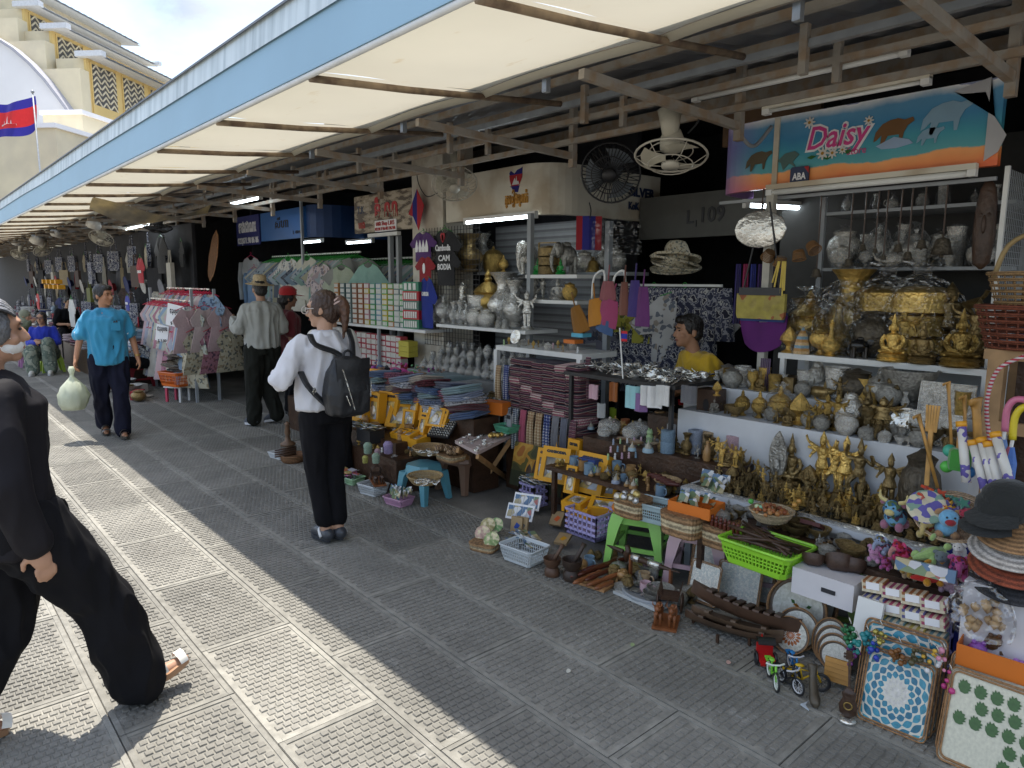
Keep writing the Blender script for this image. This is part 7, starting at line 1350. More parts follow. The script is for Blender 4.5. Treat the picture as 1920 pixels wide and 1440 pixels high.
# near corner: plush toys, hats, chequered boxes
def I(key,px,py,z,s,name,label,cat,color=None,rz=None,rot=None,group=None,colors=None):
 return put(key,name,label,cat,at(px,py,z),rz=FR+rnd.uniform(-.4,.4)if rz is None else rz,s=s,color=color,rot=rot,group=group,colors=colors)
GP='plush toys on the trestle'
for key,px,py,z,s,c,lb,rz,cs_ in(('plush_bull',1675,968,.50,.13,(.14,.32,.48),'patchwork plush bull with mint green horns',FR,{'muzzle':(.50,.42,.18),'limb':(.3,.12,.18)}),('plush_pig',1772,985,.52,.125,(.16,.40,.62),'light blue plush pig with red snout',FR+.5,{'muzzle':(.30,.02,.03),'limb':(.35,.2,.1)}),('plush_elephant',1738,985,.50,.10,(.45,.35,.14),'gold patterned plush elephant under a striped parasol disc',FR,None),('plush_elephant',1690,1030,.47,.09,(.50,.04,.14),'crimson plush elephant with a yellow cap',FR-.5,{'muzzle':(.45,.2,.18)}),('plush_lizard',1745,1030,.48,.13,(.35,.52,.18),'yellow green plush lizard lying across the toys',FR+1.3,None),('plush_pig',1710,1058,.46,.09,(.30,.18,.03),'mustard brown plush duck',FR+.9,None),('plush_lizard',1745,1072,.46,.11,(.50,.02,.015),'red plush dragon with yellow tail',FR+.8,{'limb':(.55,.25,.02)}),('plush_elephant',1795,1062,.46,.10,(.42,.07,.22),'magenta sequinned plush seahorse',FR+.3,None),('plush_pig',1640,1030,.47,.075,(.42,.2,.35),'lilac and blue plush toy nearest the coconut bowls',FR,None),('plush_elephant',1655,1015,.48,.08,(.25,.3,.42),'grey blue plush elephant behind the lilac toy',FR-.4,None),('plush_pig',1765,1045,.47,.08,(.13,.16,.17),'dark grey plush toy behind the lizard',FR,None),('plush_pig',1797,1025,.48,.07,(.58,.56,.55),'white folded plush toy beside the hats',FR,None),('plush_pig',1808,960,.52,.07,(.35,.03,.06),'small dark red plush toy beside the pig',FR,None),('plush_bull',1660,1045,.46,.06,(.3,.06,.2),'tiny purple plush bull under the elephants',FR,None)):
 put(key,'plush_toy',lb,'plush toy',atx(px,py+22,3.14-.0009*(py-980)),rz=rz,s=s*1.15,color=c,group=GP,colors=cs_)
b=MB();b.lathe([(.075,0),(.07,.004),(.001,.02)],24);b.build('parasol_disc',mat('parasol_print',(.6,.55,.4),rough=.8,fn=blotch([(.6,.55,.4),(.12,.1,.35),(.55,.5,.38),(.2,.32,.25)],40)),label='round striped cloth disc with violet edge above the gold elephant',cat='ornament',loc=atx(1738,950,3.12)).rotation_euler=(0,-.9,.3)
put('wbasket','wicker_basket','large pale wicker basket full of bright folded stars','basket',atx(1785,985,3.22),rot=(0,-.55,.2),s=(.27,.27,.24),color=(.58,.42,.27))
for i in range(26):
 p=atx(1765,952,3.2)+Vector((rnd.uniform(-.06,.07),rnd.uniform(-.09,.08),rnd.uniform(0,.05)));b=MB();n=10;b.prism([((.028 if k%2 else.012)*math.cos(k*math.pi/5),(.028 if k%2 else.012)*math.sin(k*math.pi/5))for k in range(n)],.012,'z');o=b.build('cloth_star',m_plush,label='small bright folded cloth star in the large pale basket',cat='star',group='cloth stars',color=[(.55,.06,.02),(.60,.30,.02),(.05,.2,.15),(.5,.12,.03),(.1,.08,.25)][i%5],loc=p);o.rotation_euler=(rnd.uniform(-1,1),rnd.uniform(-1,1),0)
for i,(py,z,c,key,s,lb)in enumerate(((1062,.60,(.03,.03,.035),'conehat',.30,'black sun hat with white pattern, lowest of the hat stack'),(1030,.66,(.28,.06,.025),'conehat',.31,'rust red sun hat in the middle of the hat stack'),(1000,.72,(.50,.46,.42),'conehat',.31,'white chequered sun visor near the top of the hat stack'),(975,.79,(.36,.20,.09),'conehat',.26,'tan hat under the black caps'))):
 put(key,'sun_hat',lb,'hat',atx(1908,py+30,2.98),rot=(0,-.25,0),s=(s,s,s*.9),color=c,group='stacked sun hats')
MB().span((2.88,.38,0),(3.12,.72,.60)).build('grey_crate',m_foam,label='pale grey crate under the stacked sun hats',cat='crate')
for i,(px,py,z)in enumerate(((1892,950,.86),(1880,965,.83))):o=put('cap','baseball_hat',['black cap with a red and blue flag badge','black cap tucked under the badged one'][i],'cap',atx(px,py,3.0),rot=(.25,0,FR-.3),s=.85,color=(.012,.014,.014),group='black caps')
b=MB();b.box((0,-.104,.06),(.05,.004,.018));q=b.build('flag_badge',m_flag,[o_ for o_ in bpy.data.objects if o_.name=='baseball_hat'][0]);q.color=(.5,.02,.03,1)
def crate(px,py,z,L_,W_,H,c,lb,rz=FR,thing='plastic_crate'):
 e=empty(thing,at(px,py,z),rz,lb,'crate','lattice plastic crates')
 for(x,y,dx,dy)in((0,-W_/2,L_,0),(0,W_/2,L_,0),(-L_/2,0,0,W_),(L_/2,0,0,W_)):
  b=MB();n=int((dx+dy)/.035)
  for k in range(n+1):t=k/n-.5;b.bar((x+t*dx,y+t*dy,0),(x+t*dx,y+t*dy,H),.007)
  for zz in(.005,H*.33,H*.66,H):b.bar((x-dx/2,y-dy/2,zz),(x+dx/2,y+dy/2,zz),.007,.016)
  o=b.build('lattice_side',m_pla,e);o.color=(*c,1)
 MB().box((0,0,.004),(L_,W_,.006)).build('crate_floor',m_pla,e).color=(*c,1);return e
LIL=(.38,.34,.60)
crate(1690,1235,0,.34,.16,.24,LIL,'lilac lattice crate full of small chequered straw boxes');crate(1108,1000,.0,.26,.20,.12,LIL,'lilac lattice crate under the stacked yellow souvenir boxes')
crate(1108,990,.16,.26,.2,.12,LIL,'upper lilac lattice crate holding yellow souvenir boxes');crate(1000,945,.05,.16,.14,.16,LIL,'small lilac crate behind the picture cards')
m_chq=[mat('chequer_%d'%i,(1,1,1),rough=.6,var=.1,fn=checks((.62,.56,.42),(.58,.50,.36),c,45,(0,2)))for i,c in enumerate(((.35,.06,.12),(.12,.22,.25),(.3,.12,.04),(.10,.10,.25),(.40,.32,.08),(.25,.04,.1)))]
for i in range(6):simple('straw_box%d'%i,lambda b:[b.box((0,0,.022),(.075,.055,.042))],m_chq[i],'straw_box');
k=0
for r in range(5):
 for c in range(4):
  p=on(1642+37*c,2.90+.02*r,.16+.062*r);put('straw_box%d'%((r*5+c*3)%6),'straw_box','%s chequered straw box in the %s layer of the lilac crate'%(nth(c),['lowest','second','third','fourth','top'][r]),'box',p,rot=(0,-.12,FR+.05),s=1.15,group='chequered straw boxes');
  b=MB();b.box((0,-.029,.026),(.045,.002,.026));o=b.build('paper_tag',m_wpr,bpy.data.objects[-1]if False else COL.objects[-1])
cc=empty('checkers_set',on(1622,2.88,.18),FR,'boxed grey and white checkers set beside the chequered straw boxes','board game');MB().box((0,0,.11),(.10,.022,.22),(-.25,0,0)).build('board',m_wht,cc)
for r in range(7):
 for c in range(4):
  if(r+c)%2:b=MB();b.box((-.036+.024*c,-.0135,.03+.026*r),(.021,.002,.022));b.T=None;o=b.build('dark_square',mat('square_grey',(.18,.24,.28),rough=.4),cc);o.rotation_euler=(-.25,0,0)
MB().box((0,0,0),(.21,.03,.05),(-.2,0,0)).build('long_carton',m_pics,label='long pink printed carton lying above the straw boxes',cat='carton',loc=atx(1735,1068,2.95),rz=FR+.1)
e=empty('spinning_top_bag',atx(1835,1185,2.84),0,'clear bag of pale wooden spinning tops','bag')
for i in range(16):MB().lathe([(.001,0),(.012,.012),(.017,.024),(.014,.03),(.004,.034),(.001,.04)],10).build('spinning_top',m_wood,e,smooth=True,loc=(rnd.uniform(-.05,.05),rnd.uniform(-.06,.06),.01+.02*(i%5))).color=(.46,.30,.15,1)
b=MB();shell(b,5);b.v=[(x*.22,y*.26,z*.2)for x,y,z in b.v];b.build('clear_bag',m_film,e)
e=empty('orange_box',atx(1905,1262,2.88),FR+.08,'long orange box of painted frogs above the monstera trays','box')
for c,d in(((0,-.08,.04),(.34,.004,.08)),((0,.08,.04),(.34,.004,.08)),((-.17,0,.04),(.004,.16,.08)),((.17,0,.04),(.004,.16,.08)),((0,0,.003),(.34,.16,.004))):MB().box(c,d).build('box_side',m_oc,e)
MB().box((0,.03,-.11),(.30,.08,.215)).build('box_base',m_dwood,e)
simple('frog',lambda b:[b.ball((0,.1,.4),(.34,.5,.38),12,8),b.ball((0,-.35,.6),(.3,.28,.25),10,7)]+[b.ball((s_*.3,.25,.18),(.14,.3,.18),8,6)for s_ in(-1,1)]+[b.ball((s_*.15,-.42,.85),.09,8,6)for s_ in(-1,1)]+[b.tube([(s_*.26,-.2,.4),(s_*.3,-.35,.05)],.08,6)for s_ in(-1,1)],m_pla,'frog')
for px,py,c,lb,s in((1828,1215,(.30,.10,.42),'violet painted frog behind the orange box',.10),(1865,1245,(.40,.22,.04),'ochre wooden frog in the orange box',.085),(1905,1255,(.40,.16,.50),'pale violet painted frog at the frame edge',.11),(1858,1200,(.10,.05,.02),'dark brown wooden frog under the bag of tops',.09),(1838,1248,(.55,.16,.02),'orange wooden frog in the orange box',.06)):put('frog','wooden_frog',lb,'frog',atx(px,py+20,2.9),rz=FR+.4,s=s,color=c,group='painted wooden frogs')
for i,(px,py,c,n)in enumerate(((1592,1190,(.03,.16,.06),16),(1605,1215,(.02,.22,.20),12),(1625,1205,(.02,.20,.22),10),(1640,1222,(.03,.06,.40),10),(1650,1195,(.45,.38,.10),8),(1685,1228,(.20,.08,.02),14),(1720,1235,(.08,.07,.03),14),(1600,1235,(.12,.02,.14),8),(1742,1232,(.60,.36,.04),5),(1768,1240,(.62,.25,.35),5),(1755,1245,(.66,.66,.66),4),(1780,1280,(.5,.05,.2),5))):
 e=empty('key_charm',atx(px,py,2.74),0,'%s charm cluster hanging over the blue trays, counted from the boats'%nth(i),'charm','hanging charm clusters')
 for k_ in range(n):MB().ball((rnd.uniform(-.022,.022),rnd.uniform(-.022,.022),rnd.uniform(-.03,.04)),rnd.uniform(.006,.013),7,5).build('charm_bead',m_met if i==4 else m_pla,e,smooth=True).color=(*c,1)
 MB().torus((0,0,.06),.012,.0025,12,4,(1.2,0,.5)).build('key_ring',m_silver,e,smooth=True)
 # centre cluster between the two stalls
ct_=empty('centre_table',label='low dark table under the figurines and mugs',cat='table');MB().span((3.28,2.05,.40),(3.95,3.35,.43)).build('table_top',m_dwood,ct_)
for x,y in((3.32,2.1),(3.32,3.3),(3.9,2.1),(3.9,3.3)):MB().bar((x,y,0),(x,y,.40),.03).build('leg',m_dwood,ct_)
MB().span((3.60,2.10,.432),(3.93,3.3,.60)).build('display_riser',m_dwood,label='dark riser box behind the small figurines',cat='riser')
for i,(key,px,py,z,rz,tl,s,lb)in enumerate((('ybox_big',1035,905,.28,FR+.25,-.3,1.15,'souvenir box with round blue plate, leaning at the front'),('ybox_tall',1018,900,.27,FR+.3,-.3,1.1,'souvenir box half hidden behind the blue plate box'),('ybox_tall',1055,880,.30,FR+.2,-.2,1.2,'souvenir box standing behind the blue plate box'),('ybox_slim',1072,890,.30,FR,-.1,1.25,'slim souvenir box beside the navy carton'),('ybox_long',1115,905,.30,FR+.05,-.25,1.2,'wide souvenir box with large lettering behind the gilt clock box'),('ybox_big',1098,925,.28,FR+.1,-.35,1.25,'souvenir box with gilt temple clock in the middle'),('ybox_slim',1066,925,.28,FR+.2,-.25,.9,'tiny slim souvenir box before the gilt clock box'),('ybox_sq',1133,930,.28,FR+.35,-.6,1.3,'square souvenir box with gilt elephants'),('ybox_slim',1158,905,.32,FR+.1,-.05,1.25,'slim souvenir box before the light blue carton'),('ybox_sq',1070,945,.28,FR+.2,-1.45,1.2,'flat souvenir box lying in the lilac crate'),('ybox_sq',1082,955,.25,FR+.1,-1.5,1.3,'second flat souvenir box under the first one'),('ybox_wide',1128,955,.27,FR+.5,-1.2,1.0,'tilted wide souvenir box at the crate corner'))):ybox(key,at(px,py,z),rz,tl,'yellow '+lb,s)
for px,py,sz,c,lb in((1072,842,(.16,.08,.05),(.66,.30,.015),'orange yellow carton of resin temples'),(1108,880,(.13,.10,.08),(.03,.07,.25),'navy and sky blue carton behind the souvenir boxes'),(1192,880,(.15,.12,.10),(.22,.47,.62),'light blue carton of tiny figurines')):MB().box((0,0,sz[2]/2),sz).build('card_carton',m_card,label=lb,cat='carton',color=c,loc=at(px,py,.43),rz=FR+.1)
TE=(.62,.36,.03)
for i in range(5):I('lotus_gold',1057+8*i,822-1.2*i,.50,.05,'resin_temple','%s yellow resin temple on the orange carton, from the scarves'%nth(i),'ornament',group='yellow resin temples')
pal=[(.35,.5,.25),(.6,.6,.6),(.45,.3,.4),(.6,.4,.45),(.2,.3,.4),(.5,.35,.2),(.3,.35,.45)]
for r in range(3):
 for c in range(7):I('figurine',1140+13*c+5*r,862-14*r-1*c,.535+.03*r,(.032,.032,.042),'tiny_figurine','%s tiny animal figurine in the %s row on the light blue carton'%(nth(c),['front','middle','back'][r]),'figurine',pal[(r*3+c)%7],group='tiny animal figurines')
for px,py,s,lb in((1108,805,.07,'small snow globe nearest the resin temples'),(1215,848,.095,'largest snow globe with blue base before the straw rolls'),(1185,845,.07,'snow globe beside the largest one'),(1145,800,.06,'snow globe under the lime mug'),(1225,820,.065,'snow globe behind the largest one')):I('globe',px,py,.60,s,'snow_globe',lb,'snow globe',(.30,.42,.5),group='snow globes')
for px,py,z,s,c,lb in((1150,785,.62,.085,(.36,.46,.04),'lime green mug with dark print'),(1172,808,.60,.09,(.45,.15,.06),'orange mug with pink print'),(1192,815,.60,.095,(.66,.68,.66),'white mug with green leaf print'),(1213,817,.60,.095,(.64,.64,.68),'white mug with blue and red flag print')):I('mug',px,py,z,(s*.9,s*.9,s),'mug',lb,'mug',c,1.2,group='souvenir mugs')
b=MB();b.prism([(-.03,0),(.03,0),(.03,.03),(-.03,.03)],.002,'y',-.046);o=b.build('flag_print',m_flag,[o_ for o_ in bpy.data.objects if o_.name=='mug.003'][0],loc=(0,0,.3));o.scale=(8,9,9);o.color=(.5,.03,.05,1)
for px,py,h,lb in((1235,820,.19,'taller tan woven roll'),(1262,822,.12,'shorter tan roll'),(1330,868,.11,'wrapped tan roll beside the gilt figure')):I('candle',px,py,.60 if px<1300 else.43,(h*.6,h*.6,h),'straw_roll',lb+' among the mugs','roll',(.46,.27,.12),group='woven straw rolls')
for px,py,z,h,c,lb in((1270,868,.43,.10,(.08,.02,.008),'brown snake wine bottle with yellow cap'),(1242,858,.45,.09,(.02,.015,.012),'small black idol bottle'),(1432,815,.52,.17,(.22,.09,.01),'amber flask bottle with orange cap beside the leaf plaque'),(1390,838,.52,.16,(.16,.06,.01),'amber bottle with wrapped clear neck')):I('bottle',px,py,z,(h*1.2,h*.8,h),'glass_bottle',lb,'bottle',c)
for px,py,h,k_,lb in((1240,893,.075,'buddha_tin','grey stone cat idol before the light blue carton'),(1222,893,.085,'dancer_tin','dark green stone figure before the light blue carton'),(1245,880,.08,'buddha_gold','gilt lion beside the stone cat'),(1305,885,.13,'deity_gold','tall gilt guardian beside the brown bottle'),(1400,905,.17,'deity_gold','tall gilt guardian at the end of the glass trays'),(1385,870,.16,'buddha_brass','brass shrine beside the amber bottle'),(1345,880,.08,'dancer_tin','small grey green idol beside the gilt guardian'),(1285,890,.05,'figurine','tiny white and red figure'),(1255,890,.06,'figurine','tiny red capped figure'),(1320,905,.05,'lotus_gold','gilt nugget ornament beside the rolls'),(1375,935,.06,'buddha_gold','gilt squat idol by the bead basket'),(1350,800,.13,'garuda_brass','brass winged group before the dark wooden box'),(1362,830,.15,'dancer_brass','brass dancing group under the winged one'),(1344,742,.09,'lotus_gold','wrapped gilt fruit bunch on the dark box')):
 I(k_,px,py,.43 if py>760 else 1.0,h,'statuette',lb,'statuette',(.6,.35,.3)if k_=='figurine' else None)
b=MB();b.box((0,0,.11),(.14,.12,.22));e=b.build('wooden_speaker_box',m_dwood,label='dark wooden box with an oval hole beside the steps',cat='box',loc=on(1332,3.95,.78),rz=FR)
MB().ball((0,-.062,.12),(.022,.004,.04),12,8).build('oval_hole',m_dark,e)
MB().span((3.88,2.66,0),(4.05,2.95,.778)).build('plinth',m_dwood,label='dark plinth under the wooden box with the hole',cat='plinth')
for i,(px,py,r)in enumerate(((1318,800,.06),(1345,830,.05),(1330,825,.07),(1300,825,.05),(1362,812,.055))):put('bowl_tin','dark_gong','%s dark wooden dish stacked on edge behind the bottles'%nth(i),'dish',at(px,py,.60),rot=(0,-1.2,.2),s=(r,r,r*.6),group='dark dishes');
for px,py,s,lb,c in((1263,850,.075,'ochre lidded bowl behind the bottles',(.45,.22,.02)),(1290,852,.075,'dark brown lidded bowl behind the bottles',(.06,.035,.02))):b=MB();b.lathe([(.3,0),(.48,.2),(.5,.42),(.42,.55)],18);b.lathe([(.46,.55),(.3,.72),(.06,.8),(.08,.88),(.01,.95)],18);b.build('lidded_bowl',m_pla,smooth=40,label=lb,cat='bowl',color=c,loc=at(px,py,.50)).scale=(s,s,s)
I('wbasket_deep',1262,790,.64,(.10,.10,.09),'fish_trap','small open work cane basket tipped on its side above the rolls','basket',(.40,.26,.10),rot=(.9,0,.3))
MB().prism([(-.11,0),(.11,0),(.14,.16),(-.14,.16)],.05,'y').build('red_bag',m_fab,label='bright red cloth bag behind the cane basket',cat='bag',color=(.42,.01,.015),loc=at(1282,800,.56)+Vector((.25,.1,0)),rz=FR)
jt=empty('jewellery_table',label='black table heaped with silver jewellery',cat='table');MB().span((3.62,2.55,1.015),(4.22,3.52,1.04)).build('table_top',m_blk,jt)
for x,y in((3.66,2.6),(3.66,3.48),(4.18,2.6),(4.18,3.48)):MB().bar((x,y,0),(x,y,1.015),.025).build('leg',m_blk,jt)
simple('bangle1',lambda b:b.torus((0,0,.006),.028,.005,16,5),m_silver,'bangle');simple('pin1',lambda b:b.tube([(-.045,0,.004),(0,0,.008),(.045,0,.02)],[.003,.005,.002],5),m_silver,'hairpin');simple('bracelet1',lambda b:b.lathe([(.026,0),(.028,.012),(.026,.024),(.023,.012),(.026,0)],16,cap=False),m_silver,'cuff')
for i in range(150):
 x,y=rnd.uniform(3.65,4.18),rnd.uniform(2.6,3.48);far=y>3.1 and x<3.95;k_='pin1' if far else('bangle1','bracelet1','pin1')[i%3]
 put(k_,{'pin1':'silver_hairpin','bangle1':'silver_bangle','bracelet1':'silver_cuff'}[k_],{'pin1':'pointed silver hairpin','bangle1':'round silver bangle','bracelet1':'broad silver cuff'}[k_]+' in the heap on the black table','jewellery',(x,y,1.042+.012*rnd.random()+(.03*rnd.random()if far else.0)),rot=(rnd.uniform(-.6,.6),rnd.uniform(-.5,.5),rnd.uniform(0,6)),s=rnd.uniform(.9,1.4),group='silver jewellery on the black table')
for i,(px,py,w_,h,c,lb)in enumerate(((1112,735,.07,.10,(.55,.35,.4),'pale pink charm packet'),(1185,745,.11,.15,(.30,.55,.58),'mint pouch with a pink bow'),(1200,755,.09,.12,(.22,.12,.28),'violet sequin pouch'),(1212,742,.09,.13,(.68,.67,.66),'white card of earrings nearest the mint pouch'),(1228,745,.10,.14,(.70,.69,.68),'white card of necklaces in the middle'),(1243,742,.09,.13,(.66,.65,.63),'white card of rings farthest along'),(1150,735,.06,.13,(.28,.09,.02),'bunch of brown bead strings'),(1290,740,.10,.11,(.12,.12,.13),'clear packet of knives'),(1125,770,.06,.10,(.35,.36,.36),'grey charm packet hanging low'))):
 p=atx(px,py,3.60);b=MB();b.grid(4,4,lambda u,v:((u-.5)*w_,.012*math.sin(u*6+i),-h*.5+h*v));b.grid(4,4,lambda u,v:((u-.5)*w_,.012+.012*math.sin(u*6+i),-h*.5+h*v));b.build('hanging_pouch',m_fab,label=lb+' hanging before the jewellery table',cat='packet',color=c,loc=p,rz=FR+.2,group='packets before the jewellery table')
MB().tube([atx(1162,615,3.66),atx(1168,710,3.63)],.005,6).build('flag_stick',m_wht,label='thin white flag stick on the jewellery table',cat='flag');
for k_,(z0,z1,c)in enumerate(((0,.25,(.02,.03,.3)),(.25,.75,(.5,.02,.03)),(.75,1,(.02,.03,.3)))):pass
b=MB();p=atx(1165,630,3.655);b.span((-.002,-.05,-.035),(.002,0,.035));o=b.build('small_flag',mat('flag_print_small',(1,1,1),rough=.8,var=0,fn=stripes([(.02,.03,.3),(.5,.02,.03),(.5,.02,.03),(.02,.03,.3)],2,14.3)),label='tiny red and blue paper flag above the jewellery',cat='flag',loc=p)
I('tuk',1155,770,.72,1,'wooden_tuktuk','small pale wooden three wheeler on the lime mug','model')if 'tuk' in PROTO else None
def packets(px,py,z,n,sx,sy,lb,m_=None,col=None,sz=.05,zz=.04,name='card_packet',flat=False,grp=None):
 for i in range(n):
  w_,h=sz*rnd.uniform(.7,1.3),sz*rnd.uniform(.6,1.2);b=MB();b.box((0,0,0),(w_,.004,h));o=b.build(name,m_ or m_pics,label=lb,cat=name.split('_')[-1],group=grp or lb,loc=at(px,py,z)+Vector((rnd.uniform(-sy,sy),rnd.uniform(-sx,sx),zz*rnd.random()+h*(.1 if flat else.3))))
  o.rotation_euler=(rnd.uniform(1.1,1.6)if flat else rnd.uniform(-.8,.2),rnd.uniform(-.3,.3),FR+rnd.uniform(-.5,.5));o.color=(*(col[i%len(col)]if col else(.5,.5,.5)),1)
packets(1305,945,.50,14,.09,.06,'glossy trinket packet standing in the orange carton');packets(1335,915,.52,12,.08,.05,'tall clear card packet behind the orange carton',sz=.07)
packets(1000,905,.22,10,.07,.06,'picture card in the fanned pile above the lilac crate',flat=True,sz=.10);packets(985,1015,.05,22,.09,.06,'printed magnet packet in the white basket',flat=True,sz=.06,zz=.05)
put('pbasket_deep','plastic_basket','white plastic basket of magnets on the pavement','basket',at(983,1050,0),rz=FR+.1,s=(.72,.72,.62),color=(.56,.60,.62),group='plastic baskets');wb(908,1030,0,.17,.12,.05,'low wicker tray of round straw coasters',FR+.35)
for i,(px,py,c)in enumerate(((905,1000,(.55,.35,.3)),(922,1012,(.25,.35,.14)),(930,985,(.22,.40,.16)),(915,985,(.42,.36,.16)))):o=MB().lathe([(.001,0),(.05,.0),(.052,.006),(.001,.01)],20).build('straw_coaster',mat('coaster%d'%i,c,rough=.8,var=.5,vscale=40,col2=(.55,.48,.32),mixs=50),label=['pink flowered','small green petalled','large green petalled','olive'][i]+' straw coaster in the low wicker tray',cat='coaster',loc=at(px,py,.075));o.rotation_euler=(0,-.9,.5)
for i,(px,py,w_,h,tl)in enumerate(((972,975,.20,.11,-.55),(985,955,.20,.11,-.5))):
 e=empty('photo_strip',at(px,py,.07+.05*i),FR+.35,'%s white card strip of small picture magnets'%('front','rear')[i],'card','picture magnet strips');e.rotation_euler=(tl,0,FR+.4);MB().box((0,0,h/2),(w_,.008,h)).build('card',m_wpr,e)
 for k_ in range(5):MB().box((-.074+.036*k_,-.006,h*.5),(.031,.006,h*.72)).build('picture',m_pics,e)
for i,(px,py,rz,tl,lb)in enumerate(((968,1000,FR+.3,-.15,'upright tan notebook with a painted blue mark'),(978,1000,FR+.3,-.15,'second tan notebook behind the upright one'),(1050,1020,FR+.4,-1.3,'flat tan notebook with an orange mark'),(1040,985,FR+.4,-.9,'tilted tan notebook with a red mark'))):
 e=MB().box((0,0,.055),(.085,.018,.11)).build('notebook',m_card,label=lb,cat='notebook',color=(.36,.25,.13),loc=at(px,py,.03),group='tan notebooks');e.rotation_euler=(tl,0,rz);MB().box((.005,-.0095,.05),(.03,.001,.04),(0,.5,0)).build('painted_mark',m_pla,e).color=[(.02,.06,.3,1),(.1,.1,.1,1),(.6,.3,.02,1),(.6,.1,.02,1)][i]
for i,(px,py,c,n)in enumerate(((1072,955,(.30,.10,.02),18),(1100,960,(.14,.06,.03),20),(1118,962,(.22,.12,.05),20))):
 e=empty('bead_loops',at(px,py,.20),0,'%s loop of brown wooden beads hanging on the lilac crate'%nth(i),'necklace','bead loops on the crate')
 for k_ in range(n):a=2*math.pi*k_/n;MB().ball((-.02,.03*math.cos(a),-.06+.055*math.sin(a)),.008,7,5).build('bead',m_wood,e,smooth=True).color=(*c,1)
for i in range(9):MB().ball((0,0,0),rnd.uniform(.016,.026),9,6).build('wrapped_shell',m_met,smooth=True,label='shiny wrapped shell ornament in the wicker basket on the orange seat',cat='ornament',group='wrapped shells',color=((.6,.55,.45),(.55,.42,.15),(.6,.6,.6))[i%3],loc=at(1180,940,.475)+Vector((rnd.uniform(-.05,.05),rnd.uniform(-.07,.07),rnd.uniform(0,.04))))
for i in range(7):I('figurine',1335+8*i,985+3*i,.45,(.04,.04,.06),'wooden_turtle','%s glossy reddish wooden figure in the third wicker basket'%nth(i),'figurine',(.10,.018,.01),group='glossy wooden figures')
put('flatbasket','cane_tray','oval cane tray of brown sausages shaped carvings','tray',at(1250,905,.50),rz=FR,s=(.19,.13,.2),color=(.48,.33,.17))
for i in range(5):a=at(1215+8*i,890+4*i,.53);MB().tube([a,a+Vector((.01,-.09,.008))],.012,8).build('brown_carving',mat('dark_red_wood',(.075,.016,.012),rough=.4),smooth=True,label='%s dark red rolled carving in the oval cane tray'%nth(i),cat='carving',group='rolled carvings')
# silver shop in the middle
def board(a,c,x,dep,name,label,m_=m_wht,th=.03):
 A,C=atx(*a,x),atx(*c,x);z=(A.z+C.z)/2;MB().span((x,min(A.y,C.y),z-th),(x+dep,max(A.y,C.y),z)).build(name,m_,label=label,cat='shelf');return z
z1=board((818,606),(985,622),4.12,.4,'display_shelf','long white shelf of silver urns beside the pillar');z2=board((985,515),(1082,515),4.28,.3,'display_shelf','short white shelf under the silver elephant');z3=board((1000,563),(1082,563),4.28,.3,'display_shelf','white shelf of stone lions and a brass pot');z4=board((895,508),(980,512),4.75,.3,'display_shelf','grey shelf deep in the silver shop',m_gry);z5=board((1080,510),(1175,510),4.62,.3,'display_shelf','grey shelf behind the hanging purses',m_gry)
z6=board((930,662),(1092,648),3.86,.4,'display_shelf','white bench shelf above the folded scarves',m_wht,.04)
for px in(932,1088):p=atx(px,660,3.88);MB().bar((3.88,p.y,.4),(3.88,p.y,z6-.04),.04).build('bench_trestle',m_wht,label='white leg of the bench shelf %s'%('beside the krama stack' if px<1000 else 'beside the jewellery table'),cat='trestle')
MB().bar((4.30,4.62,.9),(4.30,4.62,2.28),.045).build('shop_post',m_gry,label='grey post at the corner of the silver shop',cat='post');MB().bar((4.66,4.02,.3),(4.66,4.02,2.2),.05).build('shop_post',m_gry,label='grey post behind the hanging purses',cat='post')
MB().span((5.1,4.5,.6),(5.14,6.05,2.28)).build('shutter',mat('roller_shutter',(.22,.23,.24),rough=.5,var=.1,fn=stripes([(.24,.25,.26),(.20,.21,.22),(.12,.12,.13)],2,14)),label='grey roller shutter at the back of the silver shop',cat='shutter')
goods([('urn_silver_wrapped',832,555),('vase_silver_wrapped',852,566,-.06),('vase_silver_wrapped',864,566,-.06),('urn_silver_wrapped',874,570,-.06),('flask_silver',868,530,.12,1.5),('beaker_silver',897,553,.1,1.4),('urn_gold',915,506,.2,1.0),('vase_silver',945,512,.15,1.3),('vase_silver_wrapped',965,526,.05,1.0),('pot_silver_wrapped',890,576,-.06,.9),('pot_silver_wrapped',912,580,-.07,1.0),('deity_silver',988,545,-.02,1.0),('bell_tin',935,585,-.08,.8),('bell_tin',948,583,-.08,.8)],4.26,z1,'on the long white shelf')
goods([('elephant_silver',992,450,.1,.7),('tiffin_brass',1029,448,.02,1.0),('elephant_tin',1062,452,.1,.7)],4.36,z2,'on the short white shelf')
for px in(1008,1051):stand('buddha_gold',px,485,4.33,z2,'green_buddha','tiny bright green seated figure %s the tiered container'%('before' if px<1020 else 'beyond'),'figure');bpy.data.objects[COL.objects[-1].name].material_slots[0].link='OBJECT';COL.objects[-1].material_slots[0].material=mat('green_resin',(.01,.25,.04),rough=.3,var=.1)
goods([('dancer_tin',1002,515,0,1.3),('dancer_tin',1017,515,0,1.3),('buddha_silver_wrapped',1045,520,0,1.2),('pot_gold',1068,530,.02,.9)],4.38,z3,'on the lion shelf');goods([('box_gold',925,462,.0,.6),('urn_gold',944,478),('vase_silver_wrapped',905,440,.1,1.1),('vase_brass',880,440,-.3,1.6)],4.85,z4,'on the deep grey shelf');goods([('pot_silver_wrapped',1095,470),('bell_gold',1112,470),('urn_silver_wrapped',1130,460,.1),('pot_silver_wrapped',1152,465,.1)],4.72,z5,'behind the hanging purses')
MB().span((3.98,4.5,0),(4.6,6.15,.78)).build('counter',m_gry,label='grey counter under the silver cups',cat='counter')
